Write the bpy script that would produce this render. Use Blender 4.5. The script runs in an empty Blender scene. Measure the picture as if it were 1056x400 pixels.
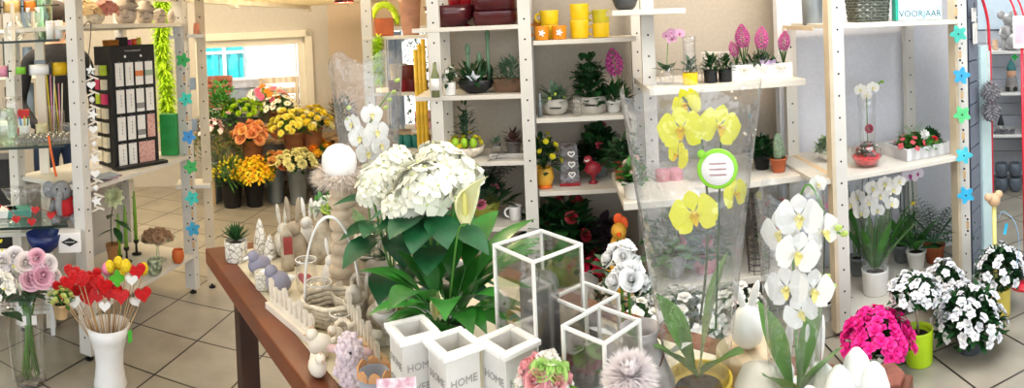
import bpy, math, random
from mathutils import Vector, Matrix, Euler
random.seed(7)
PI = math.pi
SC = bpy.context.scene
COL = SC.collection

# ---------------------------------------------------------------- camera (a swept panorama: cylindrical projection)
F, YAW, TX, TY, V0, EYE = 648.4, -0.0669, 0.01932, -0.04269, 34.637, 1.5
W_PX, H_PX = 1056, 400
RW = Matrix.Rotation(TY, 3, 'Y') @ Matrix.Rotation(TX, 3, 'X') @ Matrix.Rotation(YAW, 3, 'Z')
RI = RW.transposed()
cam_data = bpy.data.cameras.new('camera')
cam = bpy.data.objects.new('camera', cam_data)
COL.objects.link(cam)
SC.camera = cam
cam_data.type = 'PANO'
cam_data.panorama_type = 'CENTRAL_CYLINDRICAL'
cam_data.central_cylindrical_range_u_min = -(W_PX / 2) / F
cam_data.central_cylindrical_range_u_max = (W_PX / 2) / F
cam_data.central_cylindrical_range_v_min = (V0 - H_PX) / F
cam_data.central_cylindrical_range_v_max = V0 / F
cam_data.central_cylindrical_radius = 1.0
cam_data.clip_start = 0.02
cr, cu, cb = RI @ Vector((1, 0, 0)), RI @ Vector((0, 0, 1)), -(RI @ Vector((0, 1, 0)))
cam.matrix_world = Matrix(((cr.x, cu.x, cb.x, 0), (cr.y, cu.y, cb.y, 0), (cr.z, cu.z, cb.z, EYE), (0, 0, 0, 1)))

# ---------------------------------------------------------------- light and exposure
SC.view_settings.view_transform = 'Standard'
SC.view_settings.look = 'None'
SC.view_settings.gamma = 1.0
SC.view_settings.exposure = 0.55
SC.view_settings.use_curve_mapping = False
world = bpy.data.worlds.new('daylight')
SC.world = world
world.use_nodes = True
bg = world.node_tree.nodes['Background']
bg.inputs['Color'].default_value = (0.86, 0.93, 1.0, 1)
bg.inputs['Strength'].default_value = 1.7

def area(name, loc, size, power, col, rot=(0, 0, 0)):
    l = bpy.data.lights.new(name, 'AREA')
    l.shape = 'RECTANGLE'; l.size, l.size_y = size; l.energy = power; l.color = col
    o = bpy.data.objects.new(name, l); COL.objects.link(o); o.location = loc; o.rotation_euler = rot
    return o
area('ceiling_lamp_warm', (-2.6, 3.4, 2.55), (2.4, 2.2), 66, (1.0, 0.82, 0.56))  # unseen overhead light, added for the warm left side
area('ceiling_lamp_mid', (-0.3, 1.4, 2.55), (2.0, 1.6), 18, (1.0, 0.96, 0.9))  # unseen, added to brighten the middle of the room
area('ceiling_lamp_cool', (1.7, 1.5, 2.55), (1.6, 1.8), 44, (0.88, 0.94, 1.0))  # unseen, added for the cool right side
area('ceiling_lamp_back_room', (3.4, 4.8, 2.5), (1.6, 2.0), 60, (0.93, 0.97, 1.0))  # unseen, added to brighten the back room
area('ceiling_lamp_counter', (-3.2, 1.8, 2.5), (1.2, 1.2), 26, (1.0, 0.85, 0.62))  # unseen, added to brighten the counter area
area('wall_washer_warm', (.95, 2.55, 2.3), (.7, .15), 9, (1.0, 0.76, 0.5), (math.radians(40), 0, 0))
sl = bpy.data.lights.new('sun', 'SUN'); sl.energy = 3.2; sl.angle = .02; sl.color = (1, .97, .92)
so = bpy.data.objects.new('sun', sl); COL.objects.link(so); so.rotation_euler = (math.radians(38), 0, math.radians(-12))
# area light added behind the camera, filling in daylight from an unseen front
area('shop_front_daylight', (0.4, -1.6, 1.7), (5.0, 2.2), 10, (0.92, 0.96, 1.0), (math.radians(90), 0, 0))

# ---------------------------------------------------------------- sight lines: a pixel of the photograph to a point on a known surface
def ray(u, v):
    th = (u - W_PX / 2) / F
    return RI @ Vector((math.sin(th), math.cos(th), -(v - V0) / F))
def px(p):
    q = RW @ (Vector(p) - Vector((0, 0, EYE)))
    return (W_PX / 2 + F * math.atan2(q.x, q.y), V0 - F * q.z / math.hypot(q.x, q.y))
def S(u, v, z):
    d = ray(u, v); t = (z - EYE) / d.z
    return Vector((d.x * t, d.y * t, z))
def U(u, y, z):
    v = 60.0
    for _ in range(6):
        d = ray(u, v); p = Vector((d.x / d.y * y, y, z)); v = px(p)[1]
    return p
def D(u, v, dist):
    d = ray(u, v); t = dist / math.hypot(d.x, d.y)
    return Vector((d.x * t, d.y * t, EYE + d.z * t))
def UD(u, dist, z):
    v = 60.0
    for _ in range(6):
        d = ray(u, v); t = dist / math.hypot(d.x, d.y); p = Vector((d.x * t, d.y * t, z)); v = px(p)[1]
    return p
def XA(u, x, z):
    v = 60.0
    for _ in range(6):
        d = ray(u, v); p = Vector((x, d.y / d.x * x, z)); v = px(p)[1]
    return p
def facing(p):            # rotation about z that turns an object's -y side to the photographer
    return math.atan2(p[1], p[0]) - PI / 2

# ---------------------------------------------------------------- materials
MC = {}
def rgb(h):
    h = h.lstrip('#'); c = [int(h[i:i + 2], 16) / 255 for i in (0, 2, 4)]
    return tuple((x / 12.92 if x <= .04045 else ((x + .055) / 1.055) ** 2.4) for x in c)
def mat(name, col, rough=.55, metal=0, var=.12, scale=18, bump=0, trans=0, sub=0, emit=0, col2=None, tex='noise', spec=.5, ior=1.45):
    if name in MC: return MC[name]
    if isinstance(col, str): col = rgb(col)
    if isinstance(col2, str): col2 = rgb(col2)
    m = bpy.data.materials.new(name); m.use_nodes = True
    nt = m.node_tree; b = nt.nodes['Principled BSDF']
    b.inputs['Roughness'].default_value = rough; b.inputs['Metallic'].default_value = metal
    b.inputs['Specular IOR Level'].default_value = spec
    b.inputs['Transmission Weight'].default_value = trans; b.inputs['IOR'].default_value = ior
    tc = nt.nodes.new('ShaderNodeTexCoord')
    if tex == 'noise':
        n = nt.nodes.new('ShaderNodeTexNoise'); n.inputs['Scale'].default_value = scale; n.inputs['Detail'].default_value = 4; out = n.outputs['Fac']
    elif tex == 'voronoi':
        n = nt.nodes.new('ShaderNodeTexVoronoi'); n.feature = 'DISTANCE_TO_EDGE'; n.inputs['Scale'].default_value = scale; out = n.outputs['Distance']
    elif tex == 'wave':
        n = nt.nodes.new('ShaderNodeTexWave'); n.inputs['Scale'].default_value = scale; n.inputs['Distortion'].default_value = 3; out = n.outputs['Fac']
    nt.links.new(tc.outputs['Object'], n.inputs['Vector'])
    r = nt.nodes.new('ShaderNodeValToRGB'); nt.links.new(out, r.inputs['Fac'])
    c2 = col2 if col2 else tuple(min(1, c * (1 + var)) for c in col)
    c1 = col if col2 else tuple(c * (1 - var) for c in col)
    e0, e1 = (.35, .65) if tex == 'noise' else ((.02, .07) if tex == 'voronoi' else (.3, .7))
    r.color_ramp.elements[0].position = e0; r.color_ramp.elements[1].position = e1
    r.color_ramp.elements[0].color = (*c1, 1); r.color_ramp.elements[1].color = (*c2, 1)
    nt.links.new(r.outputs['Color'], b.inputs['Base Color'])
    if sub:
        b.inputs['Subsurface Weight'].default_value = sub; b.inputs['Subsurface Radius'].default_value = (.02, .02, .02); b.inputs['Subsurface Scale'].default_value = .3
    if bump:
        bp = nt.nodes.new('ShaderNodeBump'); bp.inputs['Strength'].default_value = bump; bp.inputs['Distance'].default_value = .01
        nt.links.new(out, bp.inputs['Height']); nt.links.new(bp.outputs['Normal'], b.inputs['Normal'])
    if emit:
        b.inputs['Emission Color'].default_value = (*(c1), 1); b.inputs['Emission Strength'].default_value = emit
    MC[name] = m
    return m
def clear(name, tint=(1, 1, 1), gloss=.12, rough=.03, wrinkle=0, white=0.0):
    """thin glass or cellophane: see-through film with a fresnel sheen"""
    if name in MC: return MC[name]
    m = bpy.data.materials.new(name); m.use_nodes = True; nt = m.node_tree
    for n in list(nt.nodes): nt.nodes.remove(n)
    out = nt.nodes.new('ShaderNodeOutputMaterial'); tr = nt.nodes.new('ShaderNodeBsdfTransparent'); gl = nt.nodes.new('ShaderNodeBsdfGlossy')
    mx = nt.nodes.new('ShaderNodeMixShader'); lw = nt.nodes.new('ShaderNodeLayerWeight'); mp = nt.nodes.new('ShaderNodeMath')
    tr.inputs['Color'].default_value = (*tint, 1); gl.inputs['Roughness'].default_value = rough
    lw.inputs['Blend'].default_value = .35
    mp.operation = 'MULTIPLY_ADD'; mp.inputs[1].default_value = .6; mp.inputs[2].default_value = gloss
    mp.use_clamp = True
    nt.links.new(lw.outputs['Facing'], mp.inputs[0]); nt.links.new(mp.outputs[0], mx.inputs['Fac'])
    nt.links.new(tr.outputs[0], mx.inputs[1]); nt.links.new(gl.outputs[0], mx.inputs[2])
    tc = nt.nodes.new('ShaderNodeTexCoord'); no = nt.nodes.new('ShaderNodeTexNoise'); no.inputs['Scale'].default_value = 14; no.inputs['Detail'].default_value = 3
    nt.links.new(tc.outputs['Object'], no.inputs['Vector'])
    last = mx.outputs[0]
    if wrinkle:
        bp = nt.nodes.new('ShaderNodeBump'); bp.inputs['Strength'].default_value = wrinkle; bp.inputs['Distance'].default_value = .02
        nt.links.new(no.outputs['Fac'], bp.inputs['Height'])
        nt.links.new(bp.outputs['Normal'], gl.inputs['Normal']); nt.links.new(bp.outputs['Normal'], lw.inputs['Normal'])
    if white:
        df = nt.nodes.new('ShaderNodeBsdfDiffuse'); df.inputs['Color'].default_value = (.9, .92, .95, 1)
        m2 = nt.nodes.new('ShaderNodeMixShader'); m2.inputs['Fac'].default_value = white
        rr = nt.nodes.new('ShaderNodeMath'); rr.operation = 'MULTIPLY'; rr.inputs[1].default_value = white * 2
        nt.links.new(no.outputs['Fac'], rr.inputs[0]); nt.links.new(rr.outputs[0], m2.inputs['Fac'])
        nt.links.new(last, m2.inputs[1]); nt.links.new(df.outputs[0], m2.inputs[2]); last = m2.outputs[0]
    nt.links.new(last, out.inputs['Surface'])
    MC[name] = m
    return m

# ---------------------------------------------------------------- mesh builder
def frame(d):
    d = Vector(d).normalized(); a = Vector((0, 0, 1)) if abs(d.z) < .95 else Vector((1, 0, 0))
    s = d.cross(a).normalized(); return d, s, s.cross(d).normalized()
class MB:
    def __init__(s): s.v = []; s.f = []; s.m = []; s.M = None
    def add(s, vs, fs, m=0):
        n = len(s.v)
        s.v += [(s.M @ Vector(p)) if s.M else Vector(p) for p in vs]
        s.f += [tuple(i + n for i in f) for f in fs]; s.m += [m] * len(fs); return s
    def box(s, c, d, rz=0, m=0, R=None, taper=1):
        vs = []
        for z in (-1, 1):
            for x, y in ((-1, -1), (1, -1), (1, 1), (-1, 1)):
                k = taper if z > 0 else 1
                p = Vector((x * d[0] / 2 * k, y * d[1] / 2 * k, z * d[2] / 2))
                p = (R @ p) if R else Matrix.Rotation(rz, 3, 'Z') @ p
                vs.append(p + Vector(c))
        return s.add(vs, [(3, 2, 1, 0), (4, 5, 6, 7), (0, 1, 5, 4), (1, 2, 6, 5), (2, 3, 7, 6), (3, 0, 4, 7)], m)
    def lathe(s, prof, n=20, c=(0, 0, 0), m=0, sq=0, ex=(1, 1), wob=0, R=None):
        vs = []
        for r, z in prof:
            for i in range(n):
                a = 2 * PI * i / n; k = 1 + wob * math.sin(i * 5 + z * 40)
                if sq: k *= 1 / max(abs(math.cos(a)), abs(math.sin(a))) ** sq
                p = Vector((r * k * math.cos(a) * ex[0], r * k * math.sin(a) * ex[1], z))
                if R: p = R @ p
                vs.append(p + Vector(c))
        fs = [(j * n + i, j * n + (i + 1) % n, (j + 1) * n + (i + 1) % n, (j + 1) * n + i) for j in range(len(prof) - 1) for i in range(n)]
        if prof[0][0] > 1e-4: fs.append(tuple(range(n))[::-1])
        if prof[-1][0] > 1e-4: fs.append(tuple((len(prof) - 1) * n + i for i in range(n)))
        return s.add(vs, fs, m)
    def tube(s, pts, r, n=7, m=0, closed=False, flat=1):
        pts = [Vector(p) for p in pts]; k = len(pts); vs = []
        ref = None
        for i, p in enumerate(pts):
            if closed: d = pts[(i + 1) % k] - pts[i - 1]
            else: d = pts[min(i + 1, k - 1)] - pts[max(i - 1, 0)]
            d = d.normalized() if d.length > 1e-9 else Vector((0, 0, 1))
            if ref is None: ref = frame(d)[1]
            ref = (ref - d * ref.dot(d)); ref = ref.normalized() if ref.length > 1e-6 else frame(d)[1]
            w = d.cross(ref); rr = r[i] if isinstance(r, (list, tuple)) else r
            for j in range(n):
                a = 2 * PI * j / n; vs.append(p + ref * (rr * math.cos(a)) + w * (rr * flat * math.sin(a)))
        kk = k if closed else k - 1
        fs = [(i * n + j, i * n + (j + 1) % n, ((i + 1) % k) * n + (j + 1) % n, ((i + 1) % k) * n + j) for i in range(kk) for j in range(n)]
        if not closed: fs += [tuple(range(n))[::-1], tuple((k - 1) * n + j for j in range(n))]
        return s.add(vs, fs, m)
    def ball(s, c, r, n=14, k=9, m=0, R=None, noise=0):
        if not isinstance(r, (tuple, list)): r = (r, r, r)
        vs = []; fs = []
        for j in range(k + 1):
            ph = PI * j / k
            for i in range(n):
                a = 2 * PI * i / n; q = 1 + (random.uniform(-noise, noise) if noise else 0)
                p = Vector((r[0] * math.sin(ph) * math.cos(a) * q, r[1] * math.sin(ph) * math.sin(a) * q, r[2] * math.cos(ph) * q))
                if R: p = R @ p
                vs.append(p + Vector(c))
        for j in range(k):
            for i in range(n): fs.append((j * n + i, (j + 1) * n + i, (j + 1) * n + (i + 1) % n, j * n + (i + 1) % n))
        return s.add(vs, fs, m)
    def leaf(s, b, d, L, w, droop=.3, cup=.15, seg=5, m=0, shape=.5, roll=0, up=None):
        """blade from b along d; droop bends it towards -z; shape = where it is widest"""
        d, sd, u = frame(d)
        if up is not None:
            u = Vector(up); u = (u - d * u.dot(d)).normalized(); sd = d.cross(u)
        if roll: q = Matrix.Rotation(roll, 3, d); sd = q @ sd; u = q @ u
        if u.z < 0 and up is None: u = -u; sd = -sd
        p = Vector(b); vs = []; st = L / seg; dd = d.copy()
        for i in range(seg + 1):
            t = i / seg
            e = math.sin(PI * (t ** (math.log(.5) / math.log(max(.05, min(.95, shape)))))) if 0 < t < 1 else (.12 if i == 0 else .03)
            hw = w / 2 * max(e, .03)
            vs += [p - sd * hw + u * cup * hw, p.copy(), p + sd * hw + u * cup * hw]
            dd = (dd + Vector((0, 0, -droop / seg))).normalized() if droop else dd
            p = p + dd * st
        fs = []
        for i in range(seg):
            a = i * 3; fs += [(a, a + 1, a + 4, a + 3), (a + 1, a + 2, a + 5, a + 4)]
        return s.add(vs, fs, m)
    def poly(s, pts, h, c=(0, 0, 0), m=0, R=None):
        """extruded outline (in xy), thickness h along z"""
        n = len(pts); vs = []
        for z in (0, h):
            for x, y in pts:
                p = Vector((x, y, z)); p = (R @ p) if R else p; vs.append(p + Vector(c))
        fs = [tuple(range(n))[::-1], tuple(range(n, 2 * n))] + [(i, (i + 1) % n, n + (i + 1) % n, n + i) for i in range(n)]
        return s.add(vs, fs, m)
    def mesh(s, name, mats, smooth=True):
        me = bpy.data.meshes.new(name); me.from_pydata([tuple(p) for p in s.v], [], s.f)
        for m in (mats if isinstance(mats, (list, tuple)) else [mats]): me.materials.append(m)
        me.polygons.foreach_set('material_index', s.m)
        if smooth:
            me.polygons.foreach_set('use_smooth', [True] * len(s.f))
        me.update()
        return me
    def build(s, name, mats, parent=None, smooth=False, bevel=0, solid=0, sub=0, label=None):
        o = bpy.data.objects.new(name, s.mesh(name, mats, smooth)); COL.objects.link(o)
        if parent: o.parent = parent
        if solid: q = o.modifiers.new('thickness', 'SOLIDIFY'); q.thickness = solid; q.offset = 0
        if bevel: q = o.modifiers.new('edge', 'BEVEL'); q.width = bevel; q.segments = 2; q.limit_method = 'ANGLE'
        if sub: q = o.modifiers.new('round', 'SUBSURF'); q.levels = sub; q.render_levels = sub
        if label: o['label'] = label
        return o
def tag(o, label, cat, group=None, kind=None):
    o['label'] = label; o['category'] = cat
    if group: o['group'] = group
    if kind: o['kind'] = kind
    return o
def thing(name, label, cat, loc=(0, 0, 0), rz=0, group=None, scale=1):
    o = bpy.data.objects.new(name, None); COL.objects.link(o); o.location = loc; o.rotation_euler = (0, 0, rz)
    o.empty_display_size = .02; o.scale = (scale,) * 3
    return tag(o, label, cat, group)
KIDS = {}
def inst(name, me, parent, loc=(0, 0, 0), rot=None, sc=1, label=None):
    o = bpy.data.objects.new(name, me); COL.objects.link(o); o.parent = parent
    o.location = loc
    if rot is not None: o.rotation_euler = rot if not isinstance(rot, Matrix) else rot.to_euler()
    o.scale = sc if isinstance(sc, (tuple, list)) else (sc,) * 3
    if label: o['label'] = label
    return o
def copy_tree(o, loc=None, rz=None, label=None, parent=None, scale=None):
    c = o.copy(); COL.objects.link(c)
    if parent: c.parent = parent
    if loc is not None: c.location = loc
    if rz is not None: c.rotation_euler = (0, 0, rz)
    if scale: c.scale = (scale,) * 3
    if label: c['label'] = label
    for ch in [x for x in COL.objects if x.parent == o]: copy_tree(ch, parent=c)
    return c
def struct(name, mb, m, smooth=False, **k):
    o = mb.build(name, m, None, smooth, **k); o['kind'] = 'structure'; return o
def text_part(name, s, size, m, parent, loc, rot, ext=.0004, align='CENTER'):
    c = bpy.data.curves.new(name, 'FONT'); c.body = s; c.size = size; c.extrude = ext; c.align_x = align; c.align_y = 'CENTER'; c.resolution_u = 2
    o = bpy.data.objects.new(name, c); COL.objects.link(o); o.parent = parent; o.location = loc; o.rotation_euler = rot
    c.materials.append(m); o2 = bpy.data.objects.new(name, bpy.data.meshes.new_from_object(o)); COL.objects.link(o2); o2.parent = parent; o2.location = loc; o2.rotation_euler = rot
    bpy.data.objects.remove(o); return o2
# ================================================================ THE ROOM
def floor_mat():
    m = bpy.data.materials.new('floor_tiles'); m.use_nodes = True; nt = m.node_tree; b = nt.nodes['Principled BSDF']
    tc = nt.nodes.new('ShaderNodeTexCoord'); mp = nt.nodes.new('ShaderNodeMapping')
    mp.inputs['Location'].default_value = (1.7261 / .356, -2.5798 / .356, 0); mp.inputs['Scale'].default_value = (1 / .356,) * 3
    br = nt.nodes.new('ShaderNodeTexBrick'); br.offset = 0; br.inputs['Scale'].default_value = 1
    br.inputs['Brick Width'].default_value = 1; br.inputs['Row Height'].default_value = 1; br.inputs['Mortar Size'].default_value = .014; br.inputs['Mortar Smooth'].default_value = .1
    br.inputs['Color1'].default_value = (*rgb('#aea697'), 1); br.inputs['Color2'].default_value = (*rgb('#a49c8d'), 1); br.inputs['Mortar'].default_value = (*rgb('#2e2722'), 1)
    nt.links.new(tc.outputs['Object'], mp.inputs['Vector']); nt.links.new(mp.outputs['Vector'], br.inputs['Vector'])
    no = nt.nodes.new('ShaderNodeTexNoise'); no.inputs['Scale'].default_value = 5; no.inputs['Detail'].default_value = 8; nt.links.new(tc.outputs['Object'], no.inputs['Vector'])
    rp = nt.nodes.new('ShaderNodeValToRGB'); rp.color_ramp.elements[0].color = (.72, .72, .72, 1); rp.color_ramp.elements[1].color = (1, 1, 1, 1); rp.color_ramp.elements[0].position = .3; rp.color_ramp.elements[1].position = .7
    nt.links.new(no.outputs['Fac'], rp.inputs['Fac'])
    mx = nt.nodes.new('ShaderNodeMix'); mx.data_type = 'RGBA'; mx.blend_type = 'MULTIPLY'; mx.inputs['Factor'].default_value = 1
    nt.links.new(br.outputs['Color'], mx.inputs['A']); nt.links.new(rp.outputs['Color'], mx.inputs['B']); nt.links.new(mx.outputs['Result'], b.inputs['Base Color'])
    b.inputs['Roughness'].default_value = .28
    return m
fl = MB(); fl.box((0, 3.2, -.03), (12, 12, .06)); struct('floor', fl, floor_mat())
M_wall = mat('wall_plaster', '#cfc8bd', .8, var=.04, scale=60, bump=.1)
M_wallw = mat('wall_plaster_grey', '#d4d2d2', .8, var=.03, scale=60, bump=.1)
M_lamplit = mat('wall_plaster_sand', '#cdb79c', .8, var=.03, scale=60, bump=.1)  # peach tone carries the corner lamp's warm light in the wall colour
M_cream = mat('cream_paint', '#f0e8d6', .5, var=.03, scale=6)
M_white = mat('white_paint', '#e6e4df', .45, var=.03, scale=9)
M_hole = mat('dark_hole', '#171412', .8)
M_blackm = mat('black_metal', '#141414', .4, var=.2)
M_ceil = mat('ceiling_paint', '#ddd8cf', .8, var=.02)

# the window wall turns 30 degrees from the grid of the floor
wa, wb = Vector((-3.33, 5.36, 0)), Vector((-2.395, 5.9, 0)); wd = (wb - wa).normalized(); wn = Vector((wd.y, -wd.x, 0)); wr = math.atan2(wd.y, wd.x)
def wp(s, n, z): return wa + wd * s + wn * n + Vector((0, 0, z))
corner_s = None
for i in range(4000):
    s_ = i * .001
    if px(wp(s_, 0, .9))[0] >= 341: corner_s = s_; break
win_l, win_r = -.10, (wb - wa).length
zt, zb = 1.51, .66
m = MB()
def wbox(mb, s0, s1, z0, z1, n0, n1, mi=0):
    c = wp((s0 + s1) / 2, (n0 + n1) / 2, (z0 + z1) / 2); mb.box(c, (s1 - s0, abs(n1 - n0), z1 - z0), wr, mi)
wbox(m, -3.2, corner_s, 0, zb, 0, -.12); wbox(m, -3.2, corner_s, zt, 2.6, 0, -.12); wbox(m, -3.2, win_l, zb, zt, 0, -.12); wbox(m, win_r, corner_s, zb, zt, 0, -.12)
struct('wall_back_left', m, M_wall)
m = MB()
fw = .07
wbox(m, win_l, win_r, zt - fw, zt, .03, -.1); wbox(m, win_l, win_r, zb, zb + fw * .6, .03, -.1); wbox(m, win_l, win_l + fw, zb, zt, .03, -.1); wbox(m, win_r - fw, win_r, zb, zt, .03, -.1)
ii = fw + .02
wbox(m, win_l + fw, win_r - fw, zt - fw - .07, zt - fw, -.03, -.1); wbox(m, win_l + fw, win_r - fw, zb + fw * .6, zb + fw * .6 + .05, -.03, -.1); wbox(m, win_r - fw - .07, win_r - fw, zb, zt - fw, -.03, -.1)
wbox(m, win_r - fw - .1, win_r - fw - .09, zb + .08, zt - .12, -.03, -.06)
struct('window_1', m, M_cream, bevel=.004)
m = MB(); wbox(m, win_l + fw, win_r - fw - .05, zb + .06, zt - .1, -.065, -.07); struct('window_2', m, clear('window_glass', gloss=.03))
m = MB(); wbox(m, win_l - .05, win_r + .03, zb - .05, zb - .005, .12, 0, 0); wbox(m, win_l - .05, win_r + .03, zb - .012, zb + .002, .13, 0, 1); struct('trim_1', m, [M_cream, mat('black_stone_sill', '#161616', .25)])
# the wall that goes on to the right behind the tall racks, with a second window
cw = wp(corner_s, 0, 0)
yb = cw.y
m = MB()
x0 = U(398, yb, 1.2).x; x1 = U(446, yb, 1.2).x
m.box(((cw.x + x0) / 2, yb + .05, 1.3), (x0 - cw.x, .1, 2.6)); m.box(((x1 + 1.2) / 2, yb + .05, 1.3), (1.2 - x1, .1, 2.6)); m.box(((x0 + x1) / 2, yb + .05, .25), (x1 - x0, .1, .5)); m.box(((x0 + x1) / 2, yb + .05, 2.05), (x1 - x0, .1, 1.1))
struct('wall_back', m, M_lamplit)
m = MB()
for xx in (x0 + .02, x1 - .02): m.box((xx, yb, 1.0), (.04, .08, 1.0))
m.box(((x0 + x1) / 2, yb, 1.48), (x1 - x0, .08, .04)); m.box(((x0 + x1) / 2, yb, .52), (x1 - x0, .08, .04))
struct('window_3', m, M_white)
# wall behind the plant racks
YB = 3.46
m = MB(); xl = U(450, YB, 1.2).x
m.box(((xl + 2.02) / 2, YB + .05, 1.3), (2.02 - xl, .1, 2.6)); m.box((xl + .05, (YB + yb) / 2 + .05, 1.3), (.1, yb - YB, 2.6))
struct('wall_rack', m, mat('wall_rack_plaster', '#b3aa9c', .8, var=.04, scale=50, bump=.1))
m = MB(); q0 = wp(-3.2, 0, 0); m.poly([(-6, -2.8), (6, -2.8), (6, 9.2), (1.25, 9.2), (1.25, yb + .1), (cw.x, cw.y + .12), (q0.x, q0.y), (-6, q0.y)], .06, (0, 0, 2.6)); struct('ceiling', m, M_ceil)
m = MB(); m.box((-5.95, .4, 1.3), (.1, 6.4, 2.6)); struct('wall_left', m, M_wall)
m = MB(); m.box((5.95, 3.2, 1.3), (.1, 12, 2.6)); struct('wall_right', m, M_wallw)
m = MB(); m.box((3.6, 9.15, 1.3), (4.8, .1, 2.6)); struct('wall_far', m, M_wallw)

# ---------------------------------------------------------------- racks of drilled white posts
M_post = mat('white_post', '#d3cfc7', .5, var=.03, scale=7)
M_postt = mat('tan_post_side', '#cbbba0', .55, var=.08, scale=9)
M_board = mat('white_shelf_board', '#d3cdc1', .5, var=.04, scale=8)
def post(mb_parent, x, y, z0=0, z1=2.2, w=.065, t=.035, holes=True, side=None, name='post', foot=True, mats=None, face='-y'):
    m = MB(); m.box((x, y, (z0 + z1) / 2), (w, t, z1 - z0))
    if side: m.box((x + side * (w / 2 + .009), y + .001, (z0 + z1) / 2), (.018, t + .02, z1 - z0), m=2)
    if holes:
        z = z0 + .08
        while z < min(z1, 1.75):
            m.lathe([(0, -.0009), (.0052, -.0009), (.0052, 0), (0, 0)], 8, (x, y - t / 2 - .0002, z), 1, R=Matrix.Rotation(PI / 2, 3, 'X'))
            if face == 'both' or face == '+x': m.lathe([(0, -.0009), (.0045, -.0009), (.0045, 0), (0, 0)], 8, (x + w / 2 + .0002, y, z), 1, R=Matrix.Rotation(-PI / 2, 3, 'Y'))
            z += .1
    o = m.build(name, mats or [M_post, M_hole, M_postt], mb_parent)
    if foot:
        f = MB(); f.lathe([(.006, .03), (.006, .012), (.02, .008), (.02, 0)], 12, (x, y, z0 - .0)); 
        o.location.z = .03; f.build('adjustable_foot', M_blackm, mb_parent)
    return o
def board(par, x0, x1, y0, y1, z, t=.022, m=None, name='shelf_board'):
    b = MB(); b.box(((x0 + x1) / 2, (y0 + y1) / 2, z - t / 2), (x1 - x0, y1 - y0, t)); return b.build(name, m or M_board, par, bevel=.002)

# left rack: front post L1, rear post L2
LX = -2.06
rl = thing('shelving_rack', 'white drilled-post rack on the left with stone heads on top and candles below', 'rack')
for y in (2.16, 3.06):
    for x in (LX, LX - .46): post(rl, x, y, w=.07 if y < 3 else .066, t=.05, face='+x')
board(rl, LX - .46, LX + .03, 2.16, 3.08, 1.58); board(rl, LX - .46, LX + .03, 2.16, 3.08, .81); board(rl, LX - .46, LX + .03, 2.16, 3.08, .235)
b = MB(); b.box((LX - .49, 2.62, .5), (.012, .96, .6)); b.build('back_panel', mat('grey_panel', '#bdbab6', .7, var=.05), rl)
# middle racks
def zz(v, u, y): return at_z(u, v, y)
def at_z(u, v, y):
    d = ray(u, v); return EYE + d.z * y / d.y
XC = U(545, 3.1, 1.0).x; XP = U(452, 3.1, 1.0).x; XN = U(671, 2.95, 1.0).x; XR0 = U(816, 3.1, 1.0).x
r1 = thing('shelving_rack', 'white drilled-post rack in the middle with dark red bowls and dim potted plants', 'rack')
for x in (XP,): post(r1, x, 3.1, w=.06); post(r1, x, 3.4, w=.06)
ZM1 = [at_z(490, 27, 3.1), at_z(490, 98, 3.1), at_z(490, 166, 3.1), at_z(515, 233, 3.1)]
for z in ZM1 + [.12]: board(r1, XP - .03 - (.08 if z in ZM1[:2] else 0), XC - .03, 3.08, 3.42, z)
r2 = thing('shelving_rack', 'white rack with yellow mugs on its upper shelf, right of the central post', 'rack')
post(r2, XC, 3.1, w=.062); post(r2, XC, 3.4, w=.06)
ZM2 = [at_z(600, 40, 3.1), at_z(600, 120, 3.1), at_z(600, 195, 3.1)]
for z in ZM2 + [.15]: board(r2, XC + .04, XN - .035, 3.08, 3.42, z)
r3 = thing('shelving_rack', 'white open rack behind the yellow orchid holding the hyacinth crate', 'rack')
post(r3, XN, 2.95, w=.062); post(r3, XN, 3.35, w=.06); 
ZN = [at_z(750, 87, 2.75), at_z(750, 190, 2.75), at_z(750, 290, 2.75)]
xr = U(831, 2.75, ZN[0]).x
for z in ZN: board(r3, XN - .03, xr, 2.75, 3.3, z, .03)
board(r3, S(642, 207, .735).x, S(642, 207, .735).x + .33, 2.55, 3.07, .735, .03)
board(r3, U(631, 2.75, 1.53).x, U(707, 2.75, 1.53).x, 2.75, 3.07, 1.53, .025)
# right rack
XR1, XR2 = 1.235, 1.955
r4 = thing('shelving_rack', 'white drilled-post rack on the right framing orchids under a lightbox', 'rack')
post(r4, XR1, 2.57, w=.062, side=-1, z1=2.2); post(r4, XR2, 2.6, w=.066, side=-1, t=.04); post(r4, XR0, 3.1, w=.062, z1=at_z(816, 29, 3.1) - .03); post(r4, XR2, 3.1, w=.06)
for z in (1.435, .735, .08): board(r4, XR1 + (.0 if z > .7 else .03), XR2 - .03, 2.56, 3.12, z)
board(r4, U(812, 3.1, 1.45).x, XR1 - .04, 2.75, 3.14, 1.425, m=M_postt)
b = MB(); b.box((XR1 - .015, 2.84, .722), (.03, .56, .026)); b.build('side_rail', mat('light_wood', '#d8bd95', .5, var=.1, tex='wave', scale=5), r4, bevel=.002)
# niche back wall and side
m = MB(); m.box(((XR0 + 2.36) / 2 - .02, 3.2, 1.3), (2.36 - XR0 + .04, .06, 2.6)); struct('wall_niche', m, mat('niche_plaster', '#dcdde4', .8, var=.03, scale=50))
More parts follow.
